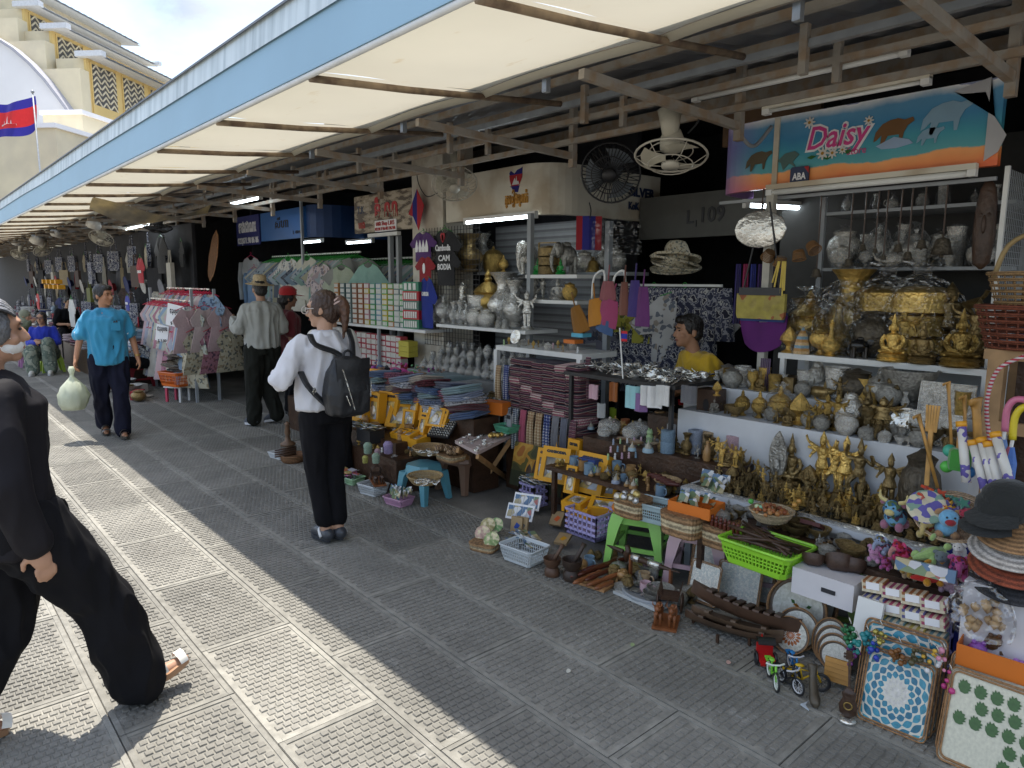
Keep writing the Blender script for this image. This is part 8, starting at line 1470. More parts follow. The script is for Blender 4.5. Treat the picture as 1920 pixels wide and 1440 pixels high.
MB().span((3.62,4.6,0),(3.97,6.4,.62)).build('counter',m_dwood,label='dark counter under dolls and lacquer pots',cat='counter')
sv=['beaker_silver_wrapped','pot_silver_wrapped','goblet_silver_wrapped','teapot_silver_wrapped','urn_silver_wrapped']
for r in range(4):
 for c in range(11):put(sv[(r*2+c*3)%5]if r else 'teapot_silver_wrapped','wrapped_silver_cup','%s wrapped silver cup in the %s row on the grey counter'%(nth(c),('front','second','third','back')[r]),'cup',(4.06+.11*r,5.95-.125*c,.782+.05*r),rz=rnd.uniform(0,6),s=(.10,.10,.13),group='wrapped silver cups')
for i in range(14):put(['urn_gold','pot_brass','teapot_silver','box_gold','urn_silver','pot_gold'][i%6],'lacquer_pot','%s small pot on the dark counter, from the pillar'%nth(i),'pot',(3.70+.14*(i%2),5.9-.1*i,.622),rz=i,s=(.09,.09,.12),group='small pots on the dark counter')
dolls=[(.45,.04,.22),(.10,.25,.10),(.02,.02,.03),(.5,.1,.25),(.2,.12,.08),(.08,.12,.25),(.3,.2,.12),(.35,.05,.3)]
for i in range(26):put(('plush_elephant','plush_pig','plush_lizard')[i%3],'rag_doll','%s small bright rag doll heaped beside the balm shelves'%nth(i),'doll',(3.68+.11*(i%3),6.55-.055*i+.3*(i%2),.64+.05*((i*7)%3)),rz=rnd.uniform(0,6),s=.12,color=dolls[i%8],group='rag dolls by the balm shelves')
for i in range(16):put(('figurine','lotus_gold','dancer_gold','buddha_tin','box_silver')[i%5],'bench_trinket','%s small trinket on the bench shelf, from the silver cups'%nth(i),'trinket',on(945+9.2*i,3.92+.1*(i%3),z6),rz=FR,s=(.05,.05,.065)if i%5 else(.035,.035,.05),color=pal[i%7],group='trinkets on the bench shelf')
for i,(px,py,c)in enumerate(((1075,640,(.6,.16,.02)),(1090,628,(.1,.4,.55)))):MB().box((0,0,0),(.12,.10,.03)).build('shallow_box',m_card,label=('orange','sky blue')[i]+' shallow box on the bench shelf',cat='box',color=c,loc=atx(px,py,4.0),rz=FR)
o=MB().lathe([(.001,0),(.055,.002),(.06,.012),(.03,.008),(.001,.006)],22).build('enamel_plate',m_silver,smooth=40,label='small enamel plate standing on the bench shelf',cat='plate',loc=atx(968,632,3.95));o.rotation_euler=(0,-1.3,0)
GS='folded woven scarves under the bench'
for c in range(6):
 for r in range(11):
  k='folded_ikat' if(c+r)%7 else 'folded_krama3';put(k,'folded_scarf','%s folded scarf from the bottom in the %s stack under the bench'%(nth(r),nth(c)),'scarf',(3.80,4.12-.125*c+(.012*(r%2)),.53+.049*r),rot=(rnd.uniform(-.08,.08),rnd.uniform(-.04,.04),FR+rnd.uniform(-.06,.06)),s=(.135,.36,.42),group=GS)
MB().span((3.68,3.38,0),(4.05,4.22,.525)).build('scarf_chest',m_dwood,label='dark chest under the stacks of scarves',cat='chest')
for i,(k,c)in enumerate((('scarf_krama0',None),('scarf_krama0',None),('scarf',(.42,.10,.16)),('scarf_krama1',None),('scarf_krama1',None),('scarf_krama2',None),('scarf',(.22,.22,.24)),('scarf',(.15,.16,.20)),('scarf_ikat',None))):put(k,'hanging_scarf','%s scarf hanging before the dark chest, from the calculator basket'%nth(i),'scarf',(3.655,4.17-.09*i,.68),rz=FR,s=(.33,.5,.30+.03*(i%3)),color=c,group='scarves hanging before the chest')
for i,(k,c)in enumerate((('scarf_krama1',None),('scarf_krama2',None),('scarf',(.55,.25,.35)),('scarf_krama0',None))):put(k,'draped_scarf','%s scarf draped over the rack beside the stacks'%nth(i),'scarf',atx(935+15*i,685,3.72),rz=FR,s=(.3,.4,.28),color=c,group='scarves draped on the rack')
put('scarf_ikat','draped_scarf','patterned scarf knotted at the end of the bench','scarf',atx(1103,670,3.78),rz=FR,s=(.22,.4,.32))
pt_=empty('temple_painting',on(1003,3.56,.10),FR+.3,'sunset painting of temple towers leaning behind the souvenir boxes','painting');pt_.rotation_euler=(-.2,0,FR+.1)
MB().box((0,0,.17),(.52,.02,.34)).build('canvas',mat('sunset_sky',(.4,.2,.04),rough=.6,fn=blotch([(.05,.05,.015),(.10,.09,.02),(.45,.22,.03),(.52,.30,.05),(.40,.14,.03)],5,'noise')),pt_);MB().box((0,-.011,.06),(.52,.004,.12)).build('dark_foreground',mat('foreground_green',(.025,.03,.01),rough=.7,var=.4),pt_)
for x,h in((-.02,.12),(.04,.10),(.09,.13),(.14,.09),(-.08,.07)):MB().lathe([(.03,0),(.028,h*.3),(.018,h*.7),(.002,h)],8,c=(x,-.011,.12),sy=.15).build('temple_tower',m_dwood,pt_)
xt=empty('folding_table',label='small folding table with crossed wooden legs holding gilt jewellery',cat='table');A,B_,C=at(895,848,.46),at(853,826,.46),at(960,815,.46);MB().prism([(p.x,p.y)for p in(A,B_,B_+C-A,C)],.025,'z',.437).build('table_top',mat('white_top',(.50,.40,.38),rough=.6,var=.2),xt)
P1,P2=at(898,915,0),at(948,898,0)
for s_ in(0,1):
 o_=Vector((.0,.30*s_,0));MB().bar(P1+o_,C+o_*.8-Vector((0,0,.03)),.022,.035).build('leg',m_pwood,xt);MB().bar(P2+o_+Vector((.02,0,0)),A+o_*.8-Vector((0,0,.03)),.022,.035).build('leg',m_pwood,xt)
for i in range(40):u,v=rnd.random(),rnd.random();put(('bangle1','pin1','bracelet1')[i%3],'gilt_trinket','small gilt or silver trinket spread on the folding table','jewellery',A.lerp(B_,u).lerp(C+(B_-A)*u,v*.95)+Vector((0,0,.004)),rz=i,s=.7,group='trinkets on the folding table')
for i in range(8):MB().ball((0,0,0),.02,8,6).build('gold_nugget',m_gold,smooth=True,label='gilt bead cluster on the folding table',cat='bead',group='gilt clusters',loc=at(940+rnd.uniform(-25,18),810+rnd.uniform(-12,8),.49))
MB().span((2.95,4.75,0),(3.55,6.2,.38)).build('low_table',m_dwood,label='low dark table under the farther souvenir boxes',cat='table');MB().span((3.36,4.25,0),(3.62,5.6,.60)).build('cloth_table',m_dwood,label='dark table under folded t-shirts',cat='table')
for i,(key,px,py,z,tl,s,ro)in enumerate((('ybox_big',676,750,.55,-.1,1.25,.1),('ybox_big',700,748,.56,-.1,1.3,.1),('ybox_tall',672,790,.44,-.12,1.3,.1),('ybox_tall',698,792,.44,-.12,1.3,.1),('ybox_sq',720,755,.56,-.15,1.1,.2),('ybox_slim',735,757,.56,-.1,1.0,0),('ybox_big',722,792,.44,-.25,1.25,.25),('ybox_big',745,802,.42,-.6,1.3,.5),('ybox_wide',755,760,.56,-.2,.95,.1),('ybox_big',772,757,.57,-.2,1.1,.1),('ybox_tall',772,785,.50,-.2,1.0,0),('ybox_tall',800,790,.50,-.3,1.35,.3),('ybox_sq',765,800,.44,-.2,1.2,.2),('ybox_sq',812,800,.50,-.5,1.35,.4),('ybox_wide',830,768,.60,-.8,.95,.5),('ybox_sq',755,818,.42,-1.4,1.2,.3),('ybox_sq',770,825,.40,-1.45,1.2,.1),('ybox_slim',788,815,.42,-.3,.9,.1),('ybox_wide',742,815,.42,-1.3,.9,.1),('ybox_tall',815,815,.44,-.5,1.1,.2))):ybox(key,at(px,py,z),FR+ro,tl,'yellow souvenir box, %s of the pile before the woman in white, from the backpack'%nth(i),s)
TC=[(.10,.02,.03),(.30,.12,.18),(.55,.56,.60),(.06,.07,.12),(.22,.26,.36),(.12,.03,.06),(.20,.30,.33),(.42,.36,.30),(.05,.10,.22),(.30,.05,.06)]
for c in range(7):
 for r in range(5):put(('folded','folded','folded_print')[(c+r)%3],'folded_shirt','%s folded shirt from the bottom in the %s heap beyond the souvenir boxes'%(nth(r),nth(c)),'shirt',(3.40+.06*(c%2)-.02*r,5.55-.2*c,.602+.052*r),rot=(rnd.uniform(-.15,.15),rnd.uniform(-.25,.05),FR+rnd.uniform(-.3,.3)),s=(.26,.36,.46),color=TC[(c*3+r*2)%10],group='folded shirts')
b=MB();b.grid(10,8,lambda u,v:(-.22+.44*v,(u-.5)*.45,.03*math.sin(math.pi*u)*math.sin(math.pi*v)+.012*math.sin(9*u)));b.build('green_cloth',m_fab,smooth=True,label='dark teal cloth spread behind the folded shirts',cat='cloth',color=(.03,.08,.09),loc=(3.62,4.95,.84))
MB().box((0,0,.05),(.22,.12,.10)).build('orange_tray',m_oc,label='orange carton of wrapped crafts beside the calculator',cat='carton',loc=at(930,775,.62),rz=FR+.2);put('pbasket','plastic_basket','mint green plastic basket holding a calculator','basket',at(950,810,.50),rz=FR,s=(.55,.55,.5),color=(.10,.35,.22),group='plastic baskets')
cl=empty('calculator',at(955,800,.55),FR,'grey calculator with dark screen standing in the mint basket','calculator');MB().box((0,0,.05),(.05,.014,.10)).build('case',m_gry,cl);MB().box((0,-.008,.078),(.04,.004,.03)).build('screen',m_dark,cl)
MB().bar(at(902,800,.5),at(902,800,.5)+Vector((0,0,.24)),.016).build('black_pole',m_blk,label='black pole of a small display rack before the scarves',cat='pole');packets(925,760,.62,14,.10,.05,'wrapped craft packet beside the black pole',sz=.07)
for px,py,s,c,lb,zz in((805,850,.26,(.50,.34,.17),'wicker basket of bangles and bead strings',.34),(797,905,.24,(.48,.34,.16),'round wicker basket of bronze trinkets on a blue stool',.30)):put('wbasket','wicker_basket',lb,'basket',at(px,py,zz),s=(s,s,.22),color=c);[put('bangle1','loose_bangle','thin bangle lying in the '+lb.split(' on ')[0],'bangle',at(px,py,zz+.05)+Vector((rnd.uniform(-.07,.07),rnd.uniform(-.07,.07),.012*rnd.random())),rot=(rnd.uniform(-.5,.5),rnd.uniform(-.5,.5),0),s=.6,group='bangles in the '+lb[:20])for _ in range(18)]
wb(845,862,.32,.22,.16,.06,'square dark basket of carved wooden balls');[MB().lathe([(.001,0),(.016,.006),(.021,.021),(.016,.036),(.001,.042)],10).build('carved_ball',mat('striped_ball',(.30,.18,.09),rough=.5,fn=stripes([(.40,.27,.15),(.08,.04,.02)],0,90)),smooth=True,label='striped carved wooden ball in the square dark basket',cat='ball',group='striped carved balls',loc=at(842,850,.38)+Vector((rnd.uniform(-.06,.06),rnd.uniform(-.09,.09),.02*rnd.random()))).__setitem__('size',1)for _ in range(18)]
stool_at(868,915,'brown plastic stool beside the folding table',(.26,.16,.11),None,1.0,.2,'tub_stool');stool_at(795,935,'blue plastic stool under the basket of bronze trinkets',(.10,.30,.38),None,.95,.2,'tub_stool')
rt=empty('ring_tray',at(820,820,.44),FR+.3,'black tray with rows of silver rings','tray');rt.rotation_euler=(-1.0,0,FR+.4);MB().box((0,0,.1),(.20,.015,.20)).build('tray_board',m_blk,rt)
for r in range(7):
 for c in range(8):MB().torus((-.085+.024*c,-.012,.02+.026*r),.006,.0022,8,4).build('ring',m_silver,rt)
for px,py,s,c,lb,key in((748,945,.62,(.50,.28,.42),'pink plastic basket of magnets on the pavement','pbasket'),(700,925,.60,(.55,.58,.60),'white plastic basket holding a carved ox cart','pbasket_deep'),(660,905,.60,(.35,.55,.33),'pale green plastic basket beside the white one','pbasket')):put(key,'plastic_basket',lb,'basket',at(px,py,0),rz=FR+.2,s=(s,s,s*.85),color=c,group='plastic baskets')
packets(748,930,.06,26,.08,.06,'bright printed magnet in the pink basket',sz=.05,zz=.05);packets(655,890,.07,16,.08,.05,'colourful packet in the pale green basket',flat=True,sz=.06,zz=.05,m_=m_card,col=[(.5,.15,.3),(.6,.5,.2),(.5,.5,.55),(.6,.2,.1)]);packets(775,880,.15,12,.06,.04,'printed postcard behind the pink basket',sz=.09)
def oxcart(p,rz,lb):
 e=empty('ox_cart',p,rz,lb,'carving');b=MB();b.box((0,0,.01),(.10,.26,.012));b.build('base_board',m_ox,e)
 for sx in(-1,1):b=MB();b.ball((sx*.025,-.07,.06),(.018,.04,.02),10,6);b.ball((sx*.025,-.12,.075),(.01,.016,.012),8,5);[b.tube([(sx*.025+lx,-.07+ly,.012),(sx*.025+lx,-.07+ly,.05)],.005,5)for lx in(-.01,.01)for ly in(-.025,.025)];b.build('ox',m_dwood,e,smooth=True)
 b=MB();b.box((0,.06,.06),(.07,.10,.008));[b.bar((sx*.035,.02+.02*i,.06),(sx*.04,.02+.02*i,.10),.004)for sx in(-1,1)for i in range(5)];b.grid(6,2,lambda u,v:((u-.5)*.08,.01+.1*v,.10+.03*math.sin(math.pi*u)));b.build('cart_body',m_dwood,e)
 for sx in(-1,1):MB().torus((sx*.045,.06,.04),.032,.005,14,5,(0,R_(90),0)).build('wheel',m_dwood,e,smooth=True)
oxcart(at(708,905,.09),FR+1.2,'dark carved ox cart lying on the white plastic basket')
for i,(px,py,z,h,c,lb)in enumerate(((690,850,.34,.09,(.30,.42,.32),'mint lidded straw pot'),(705,868,.30,.08,(.32,.44,.33),'second mint straw pot'),(728,850,.34,.10,(.36,.28,.48),'lilac straw pot'),(708,855,.34,.06,(.45,.3,.35),'pink straw pot'),(685,868,.30,.06,(.42,.40,.10),'yellow straw pot'))):b=MB();b.lathe([(.4,0),(.45,.1),(.45,.55),(.48,.56),(.48,.75),(.3,.95),(.001,1)],16);b.build('straw_pot',m_wick,smooth=40,label=lb+' before the souvenir boxes',cat='pot',color=c,loc=at(px,py,z),group='straw pots').scale=(h*.8,h*.8,h)
MB().span((2.86,4.6,0),(3.2,5.4,.28)).build('low_box',m_dwood,label='low box under the straw pots and bangles',cat='box');MB().box((0,0,.06),(.22,.14,.11)).build('black_case',m_blk,label='black case of cards beside the yellow basket',cat='case',loc=at(695,828,.34),rz=FR);packets(693,805,.46,12,.10,.06,'tarot sized printed card on the black case',flat=True,sz=.06);packets(655,800,.42,14,.08,.05,'magazine in the pile beside the backpack',flat=True,sz=.10)
for i,(px,py,w_,h,c)in enumerate(((650,880,.14,.20,(.30,.32,.20)),(668,885,.13,.19,(.10,.13,.18)))):e=MB().box((0,0,h/2),(w_,.015,h)).build('picture_frame',m_pics,label=('olive','blue grey')[i]+' picture panel leaning before the straw pots',cat='picture',loc=at(px,py,.02),rz=FR+.2);e.rotation_euler=(-.2,0,FR+.2)
bike(at(640,895,.0),FR+.8,(.45,.08,.22),(.6,.6,.6),'pink toy bicycle beside the picture panels',1.2);bike(at(655,905,.0),FR+.4,(.5,.12,.28),(.6,.6,.6),'second pink toy bicycle before the picture panels',1.1)
put('pbasket','plastic_basket','white plastic tray of dark carvings behind the woman in white','basket',at(525,858,0),rz=FR+.2,s=(.6,.6,.5),color=(.6,.62,.64),group='plastic baskets');put('flatbasket','cane_tray','brown cane tray of pale rice cakes behind the woman in white','tray',at(550,865,0),s=(.24,.24,.5),color=(.26,.13,.06))
MB().lathe([(.07,0),(.075,.02),(.03,.05),(.02,.10),(.03,.13),(.018,.2),(.03,.22),(.001,.24)],14).build('turned_pestle',m_wood,smooth=True,label='turned wooden pestle standing behind the woman in white',cat='pestle',color=(.16,.09,.05),loc=at(540,835,.07));[MB().tube([at(515,845+4*i,.07),at(555,838+4*i,.08)],[.008,.014],6).build('carved_branch',m_dwood,smooth=True,label='%s dark carved branch on the white tray'%nth(i),cat='branch',group='carved branches')for i in range(4)]
for i,(px,py,w_,h,c,ro,lb)in enumerate(((1140,585,.20,.20,(.32,.05,.13),.3,'pink embroidered purse'),(1140,545,.14,.14,(.25,.08,.09),0,'red striped pouch above the pink purse'),(1118,585,.16,.20,(.46,.19,.02),-.2,'orange silk bag behind the pink purse'),(1135,612,.16,.10,(.05,.10,.22),.3,'blue denim pouch under the pink purse'),(1085,600,.16,.22,(.24,.10,.01),-.4,'amber silk sack beside the painted dolls'),(1190,560,.12,.26,(.05,.03,.16),0,'violet scarf on a white hook'),(1205,575,.12,.28,(.13,.03,.14),0,'purple scarf beside the skirts'),(1170,560,.08,.24,(.18,.07,.05),0,'rust ribbon bundle on a white hook'))):
 b=MB();b.grid(6,6,lambda u,v:((u-.5)*w_*(1.1-.45*v*v),-.02*math.sin(math.pi*u)-.006*math.sin(u*16+i),(v-.5)*h));b.grid(6,6,lambda u,v:((u-.5)*w_*(1.1-.45*v*v),.02*math.sin(math.pi*u),(v-.5)*h));b.tube([(0,0,h*.5),(0,.01,h*.5+.12)],.006,5);o=b.build('hanging_purse',m_fab,smooth=True,label=lb+' before the silver shop',cat='purse',color=c,loc=atx(px,py,3.98));o.rotation_euler=(0,ro,FR)
for i,px in enumerate((1110,1148)):MB().tube(smooth_path([atx(px,560,4.0),atx(px+4,520,4.0),atx(px+22,508,4.0),atx(px+24,540,4.0)]),.009,6).build('white_hook',m_wht,smooth=True,label=('farther','nearer')[i]+' curved white hook of the purse stand',cat='hook')
for i,(px,py)in enumerate(((1105,445),(1135,450),(1180,450))):b=MB();b.grid(4,6,lambda u,v:((u-.5)*.22,.01*math.sin(u*9),-.28*v));b.build('cloth_banner',(mat('flag_vertical',(1,1,1),rough=.8,fn=stripes([(.02,.02,.2),(.35,.02,.03),(.35,.02,.03),(.02,.02,.2)],0,4.5)),m_film,m_film2)[i],label=('drooping red and blue flag under the fascia','clear plastic sheet beside the drooping flag','frosted plastic packet beside the grey post')[i],cat='banner',loc=atx(px,py-40,4.45),rz=-.6)
MB().bar((4.9,3.05,1.66),(4.9,4.1,1.66),.02).build('clothes_rail',m_wht,label='white rail of patterned skirts in the dark aisle',cat='rail')
m_skirt=mat('elephant_print',(.3,.3,.34),rough=.9,var=.1,fn=blotch([(.03,.035,.07),(.30,.30,.33),(.05,.055,.10),(.45,.44,.42),(.02,.02,.04)],16,'noise'))
simple('skirt',lambda b:[b.grid(10,6,lambda u,v:((u-.5)*.34*(1+.25*v),.03*math.sin(u*20)*v-.02,-.42*v)),b.grid(10,6,lambda u,v:((u-.5)*.34*(1+.25*v),.03*math.sin(u*20+1)*v+.02,-.42*v))],m_skirt,'skirt')
for i in range(12):put('skirt' if i%4 else 'tee_print','patterned_skirt','%s patterned garment on the rail in the dark aisle'%nth(i),'skirt',(4.9,4.02-.078*i,1.64),rz=FR+.35+rnd.uniform(-.15,.15),s=(1,1,1.0+.3*(i%3==0)),color=[(.12,.12,.15),(.35,.33,.05),(.5,.5,.5)][i%3],group='garments in the dark aisle')
for i in range(8):put('skirt','patterned_skirt','%s patterned skirt on the lower rail in the aisle'%nth(i),'skirt',(4.86,4.0-.1*i,1.16),rz=FR+.3,s=(1,1,.9),group='garments in the dark aisle')
for i in range(4):put('sunhat_cloth','cloth_hat','%s cream cloth hat from the bottom of the aisle pile'%nth(i),'hat',atx(1266,506,4.85)+Vector((0,0,.028*i)),rot=(.1,-.2,i),s=(.42,.42,.55),color=(.55,.50,.38),group='cream cloth hats')
# balm shelves beside the pillar
zb=board((622,604),(797,618),4.12,.36,'balm_shelf','long pale shelf of stacked balm cartons');board((648,700),(756,708),4.15,.34,'balm_shelf','lower pale shelf of red and white balm cartons')
MB().bar((4.14,atx(711,650,4.14).y,0),(4.14,atx(711,650,4.14).y,zb-.03),.03).build('shelf_post',m_gry,label='grey post between the red and white balm cartons',cat='post')
BC=[(.45,.20,.06),(.10,.16,.16),(.14,.2,.2),(.32,.14,.07),(.34,.13,.05),(.5,.25,.28),(.10,.32,.25),(.22,.35,.45),(.50,.42,.05),(.08,.30,.06),(.45,.5,.45),(.12,.38,.10)]
for c in range(12):
 n=8
 for r in range(n):put(('balm6','balm5','balm3')[c%3],'balm_carton','%s carton from the bottom in the %s stack of balm cartons'%(nth(r),nth(c)),'carton',(4.15,atx(632+11.2*c,590,4.15).y,zb+.060*r),rot=(0,0,FR),s=(.92,1.5,.98),color=BC[c]if(r%3 or c<5)else BC[(c+3)%12],group='stacked balm cartons')
for r,(c,k)in enumerate((((.05,.22,.12),'balm6'),((.45,.02,.03),'balm6'),((.08,.18,.14),'balm6'),((.46,.02,.03),'balm6'),((.06,.25,.15),'balm3'))):put(k,'display_carton','%s large display carton from the bottom at the end of the balm shelf'%nth(r),'carton',(4.16,atx(770,590,4.16).y,zb+.10*r),rz=FR+.2,s=(2.0,2.4,1.65),color=c,group='large display cartons')
for c in range(11):
 for r in range(6):put(('balm5','balm3')[c%2],'red_carton','%s red and white carton from the bottom in the %s lower stack'%(nth(r),nth(c)),'carton',(4.18,atx(655+9.2*c,660,4.18).y,.70+.062*r),rz=FR,s=(.85,1.5,1),color=(.42,.05,.07)if(c//2+r)%3 else(.55,.50,.44),group='red and white cartons')
for r in range(3):MB().box((0,0,.03),(.2,.12,.055)).build('yellow_carton',m_card,label='%s flat yellow carton beside the red and white ones'%nth(r),cat='carton',color=(.50,.43,.06),loc=(4.2,atx(765,640,4.2).y,.86+.058*r),rz=FR)
for i in range(9):put(('sunhat','flatbasket')[i%2],'straw_item','%s round straw item heaped under the balm shelf'%nth(i),'straw item',(3.55+.06*(i%3),7.2-.1*i,.40+.03*i%.2),rot=(-1.1,0,FR+.2),s=.26,color=((.3,.22,.14),(.06,.06,.07),(.4,.36,.3))[i%3],group='straw items under the balm shelf')
MB().span((3.3,6.3,0),(3.9,7.6,.38)).build('low_chest',m_dwood,label='low dark chest under the straw items',cat='chest')
# wire grid with souvenir shirts
gd=empty('wire_grid',label='black wire grid between the pillar and the silver urns',cat='grid');b=MB()
for k in range(20):b.bar((4.36,5.42+.05*k,1.0),(4.36,5.42+.05*k,2.24),.004)
for k in range(25):b.bar((4.36,5.42,1.0+.05*k),(4.36,6.38,1.0+.05*k),.004)
b.build('wires',m_blk,gd)['kind']='stuff'
def shirt(px,py,x,s,c,lb,key='tee',txt=(),rz=FR,m2=None):
 o=put(key,'hanging_shirt',lb,'shirt',atx(px,py,x),rz=rz,s=s,color=c);sc=s if not isinstance(s,tuple)else s[0]
 for t,dz,w_,hz,cm in txt:
  me=text_mesh(t,hz,.002,.004);me.materials.clear();me.materials.append(cm);xs=[v.co.x for v in me.vertices];k=w_/(max(xs)-min(xs));me.transform(Matrix(((k,0,0,0),(0,0,-1,-.046),(0,1,0,dz),(0,0,0,1))));q=bpy.data.objects.new('lettering',me);COL.objects.link(q);q.parent=o
 return o
m_heart=mat('red_print',(.45,.02,.03),rough=.6)
shirt(834,427,4.30,.62,(.012,.012,.015),'black t-shirt printed I love Cambodia on the grid',txt=(('I',-.17,.05,.12,m_wpr),('♥',-.17,.12,.15,m_heart),('Cambodia',-.33,.42,.14,m_wpr)));shirt(836,462,4.29,.55,(.014,.014,.017),'black t-shirt printed CAM BODIA under the heart shirt',txt=(('CAM',-.22,.36,.15,m_wpr),('BODIA',-.38,.42,.15,m_wpr)))
o=shirt(793,432,4.26,(.55,.55,.45),(.09,.03,.16),'purple t-shirt with white temple print beside the pillar');[MB().lathe([(.05,0),(.055,.1),(.03,.2),(.004,.28)],8,c=(x,-.04,-.5),sy=.1).build('temple_print',m_wpr,o)for x in(-.16,-.05,.06,.17)]
o=shirt(797,478,4.25,(.42,.42,.4),(.28,.012,.02),'dark red shorts with a white bird emblem');MB().ball((0,-.045,-.35),(.06,.004,.14),8,6).build('bird_emblem',m_wpr,o)
shirt(800,515,4.24,(.42,.5,.78),(.012,.03,.25),'royal blue football shirt hanging below the red shorts',txt=(('CAMBODIA',-.26,.3,.07,m_wpr),))
b=MB();b.prism([(-.13,.0),(.0,.17),(.10,.05),(.02,-.12),(-.06,-.02)],.004,'y');b.build('pennant_flag',mat('flag_tri',(1,1,1),rough=.8,fn=stripes([(.42,.02,.03),(.42,.02,.03),(.02,.02,.2)],0,5)),label='crumpled red and blue pennant flag on the pillar',cat='flag',loc=atx(782,400,4.3),rz=FR).scale=(1.3,1,1.5)
# shirt shop under the blue sign
PC=[(.50,.48,.42),(.30,.38,.46),(.55,.55,.55),(.22,.30,.38),(.45,.42,.30),(.28,.42,.38),(.48,.38,.40),(.14,.16,.20),(.36,.36,.34),(.40,.46,.50)]
for x,z,ya,yb,nm in((4.62,2.02,8.2,11.0,'front'),(5.1,1.95,6.9,9.2,'rear')):
 MB().bar((x,ya,z+.035),(x,yb,z+.035),.02).build('clothes_rail',m_wht,label=nm+' rail of pale shirts under the blue sign',cat='rail');n=int((yb-ya)/.075)
 for i in range(n):put(('tee','top','long','tee_print')[i%4],'rail_shirt','%s pale shirt on the %s rail of the shirt shop'%(nth(i),nm),'shirt',(x,yb-.075*i,z),rz=FR+.95+rnd.uniform(-.25,.25),s=(1,1.4,1.0),color=PC[(i*3)%10],group='shirts on the %s rail'%nm)
for i,(px,py,k,c,s,lb)in enumerate(((470,478,'long_sleeve',(.42,.44,.46),1.0,'grey long sleeved shirt with dark piping'),(476,500,'long_sleeve',(.22,.34,.52),.85,'sky blue blouse before the grey shirt'),(540,480,'top_print',(.55,.54,.5),.9,'white floral blouse with orange hanger'),(600,490,'top_print',(.5,.42,.42),.85,'pale pink printed top'),(575,478,'tee',(.46,.44,.36),.95,'khaki t-shirt with small print'),(640,495,'tee',(.36,.40,.30),.95,'sage green t-shirt with paper tag'),(555,520,'top',(.52,.5,.42),.8,'cream wrap blouse'),(690,490,'top',(.25,.42,.36),.9,'mint striped blouse beside the grey post'))):shirt(px,py,4.42-.03*i%.1,s,c,lb+' facing the walkway',k,rz=FR+.15)
MB().span((4.45,7.7,0),(5.2,8.0,1.0)).build('cutting_table',m_dwood,label='dark table of folded trousers in the shirt shop',cat='table')
# rack of children's dresses
dr=empty('dress_rack',label="chrome rack crowded with children's dresses",cat='rack');DC=[(.56,.40,.42),(.56,.54,.50),(.52,.48,.36),(.40,.42,.50),(.58,.46,.46),(.50,.52,.46),(.42,.20,.26),(.25,.35,.48)]
for x,z in((3.05,1.36),(3.05,1.02),(3.3,1.52)):MB().bar((x,10.05,z+.035),(x,12.0,z+.035),.02).build('rail',m_silver,dr)
for x,y in((3.05,10.02),(3.05,12.02),(3.35,10.02),(3.35,12.02)):MB().bar((x,y,0),(x,y,1.56),.035).build('upright',m_gry,dr)
for x,z,nm,k0 in((3.05,1.36,'upper front','dress'),(3.05,1.02,'lower front','dress'),(3.3,1.52,'back','kid')):
 for i in range(24):put(k0+('_print' if i%3==0 else ''),'small_dress',"%s child's dress on the %s rail of the chrome rack"%(nth(i),nm),'dress',(x+rnd.uniform(-.02,.02),10.08+.08*i,z),rz=FR+.75+rnd.uniform(-.3,.3),s=(.8,1.3,.92 if z>1.2 else 1.1),color=DC[(i*5+int(z*10))%8],group="children's dresses, %s rail"%nm)
for i in range(6):put('dress_print' if i%2 else 'dress','small_dress',"%s child's dress facing out at the near end of the chrome rack"%nth(i),'dress',(2.98+.11*i,9.98,1.34-.3*(i%2)),rz=.3,s=.85,color=DC[(i*2)%8],group="children's dresses, near end")
for px,py,s in((328,592,1),(304,625,.8)):e=MB().box((0,0,0),(.26*s,.006,.30*s)).build('price_card',m_wpr,label=('larger','smaller')[s<1]+' white handwritten price card on the dress rack',cat='card',loc=atx(px,py,2.86),rz=FR+.6);e.rotation_euler[1]=.2;letters('៥ដុល្លារ',atx(px,py-8,2.845),.09,m_ink,e,R=Matrix.Rotation(.6,3,'Z')@FACE,width=.16);letters('$ 5.00',atx(px,py+14,2.845),.06,m_ink,e,R=Matrix.Rotation(.6,3,'Z')@FACE,width=.14)
p=at(335,752,0);e=empty('folding_stool',p,FR+.6,'red and white folding step stool under the orange basket','stool')
for sx,c in((-.11,(.55,.06,.12)),(.11,(.6,.6,.6))):
 for sy in(-.09,.09):MB().box((sx,sy,.10),(.03,.03,.2)).build('leg',m_pla,e).color=(*c,1)
MB().box((0,0,.21),(.28,.23,.02)).build('seat',m_pla,e).color=(.6,.6,.6,1)
put('pbasket_deep','plastic_basket','bright orange plastic basket of hats on the folding stool','basket',p+Vector((0,0,.222)),rz=FR+.3,s=(1.25,1.15,1.2),color=(.62,.13,.015),group='plastic baskets')
for i in range(6):put(('sunhat','sunhat_cloth')[i%2],'folded_hat','%s hat from the bottom in the orange basket'%nth(i),'hat',p+Vector((rnd.uniform(-.05,.05),rnd.uniform(-.08,.08),.40+.045*i)),rot=(rnd.uniform(-.3,.3),rnd.uniform(-.3,.3),i),s=.30,color=[(.5,.48,.42),(.10,.08,.07),(.3,.25,.2)][i%3],group='hats in the orange basket')
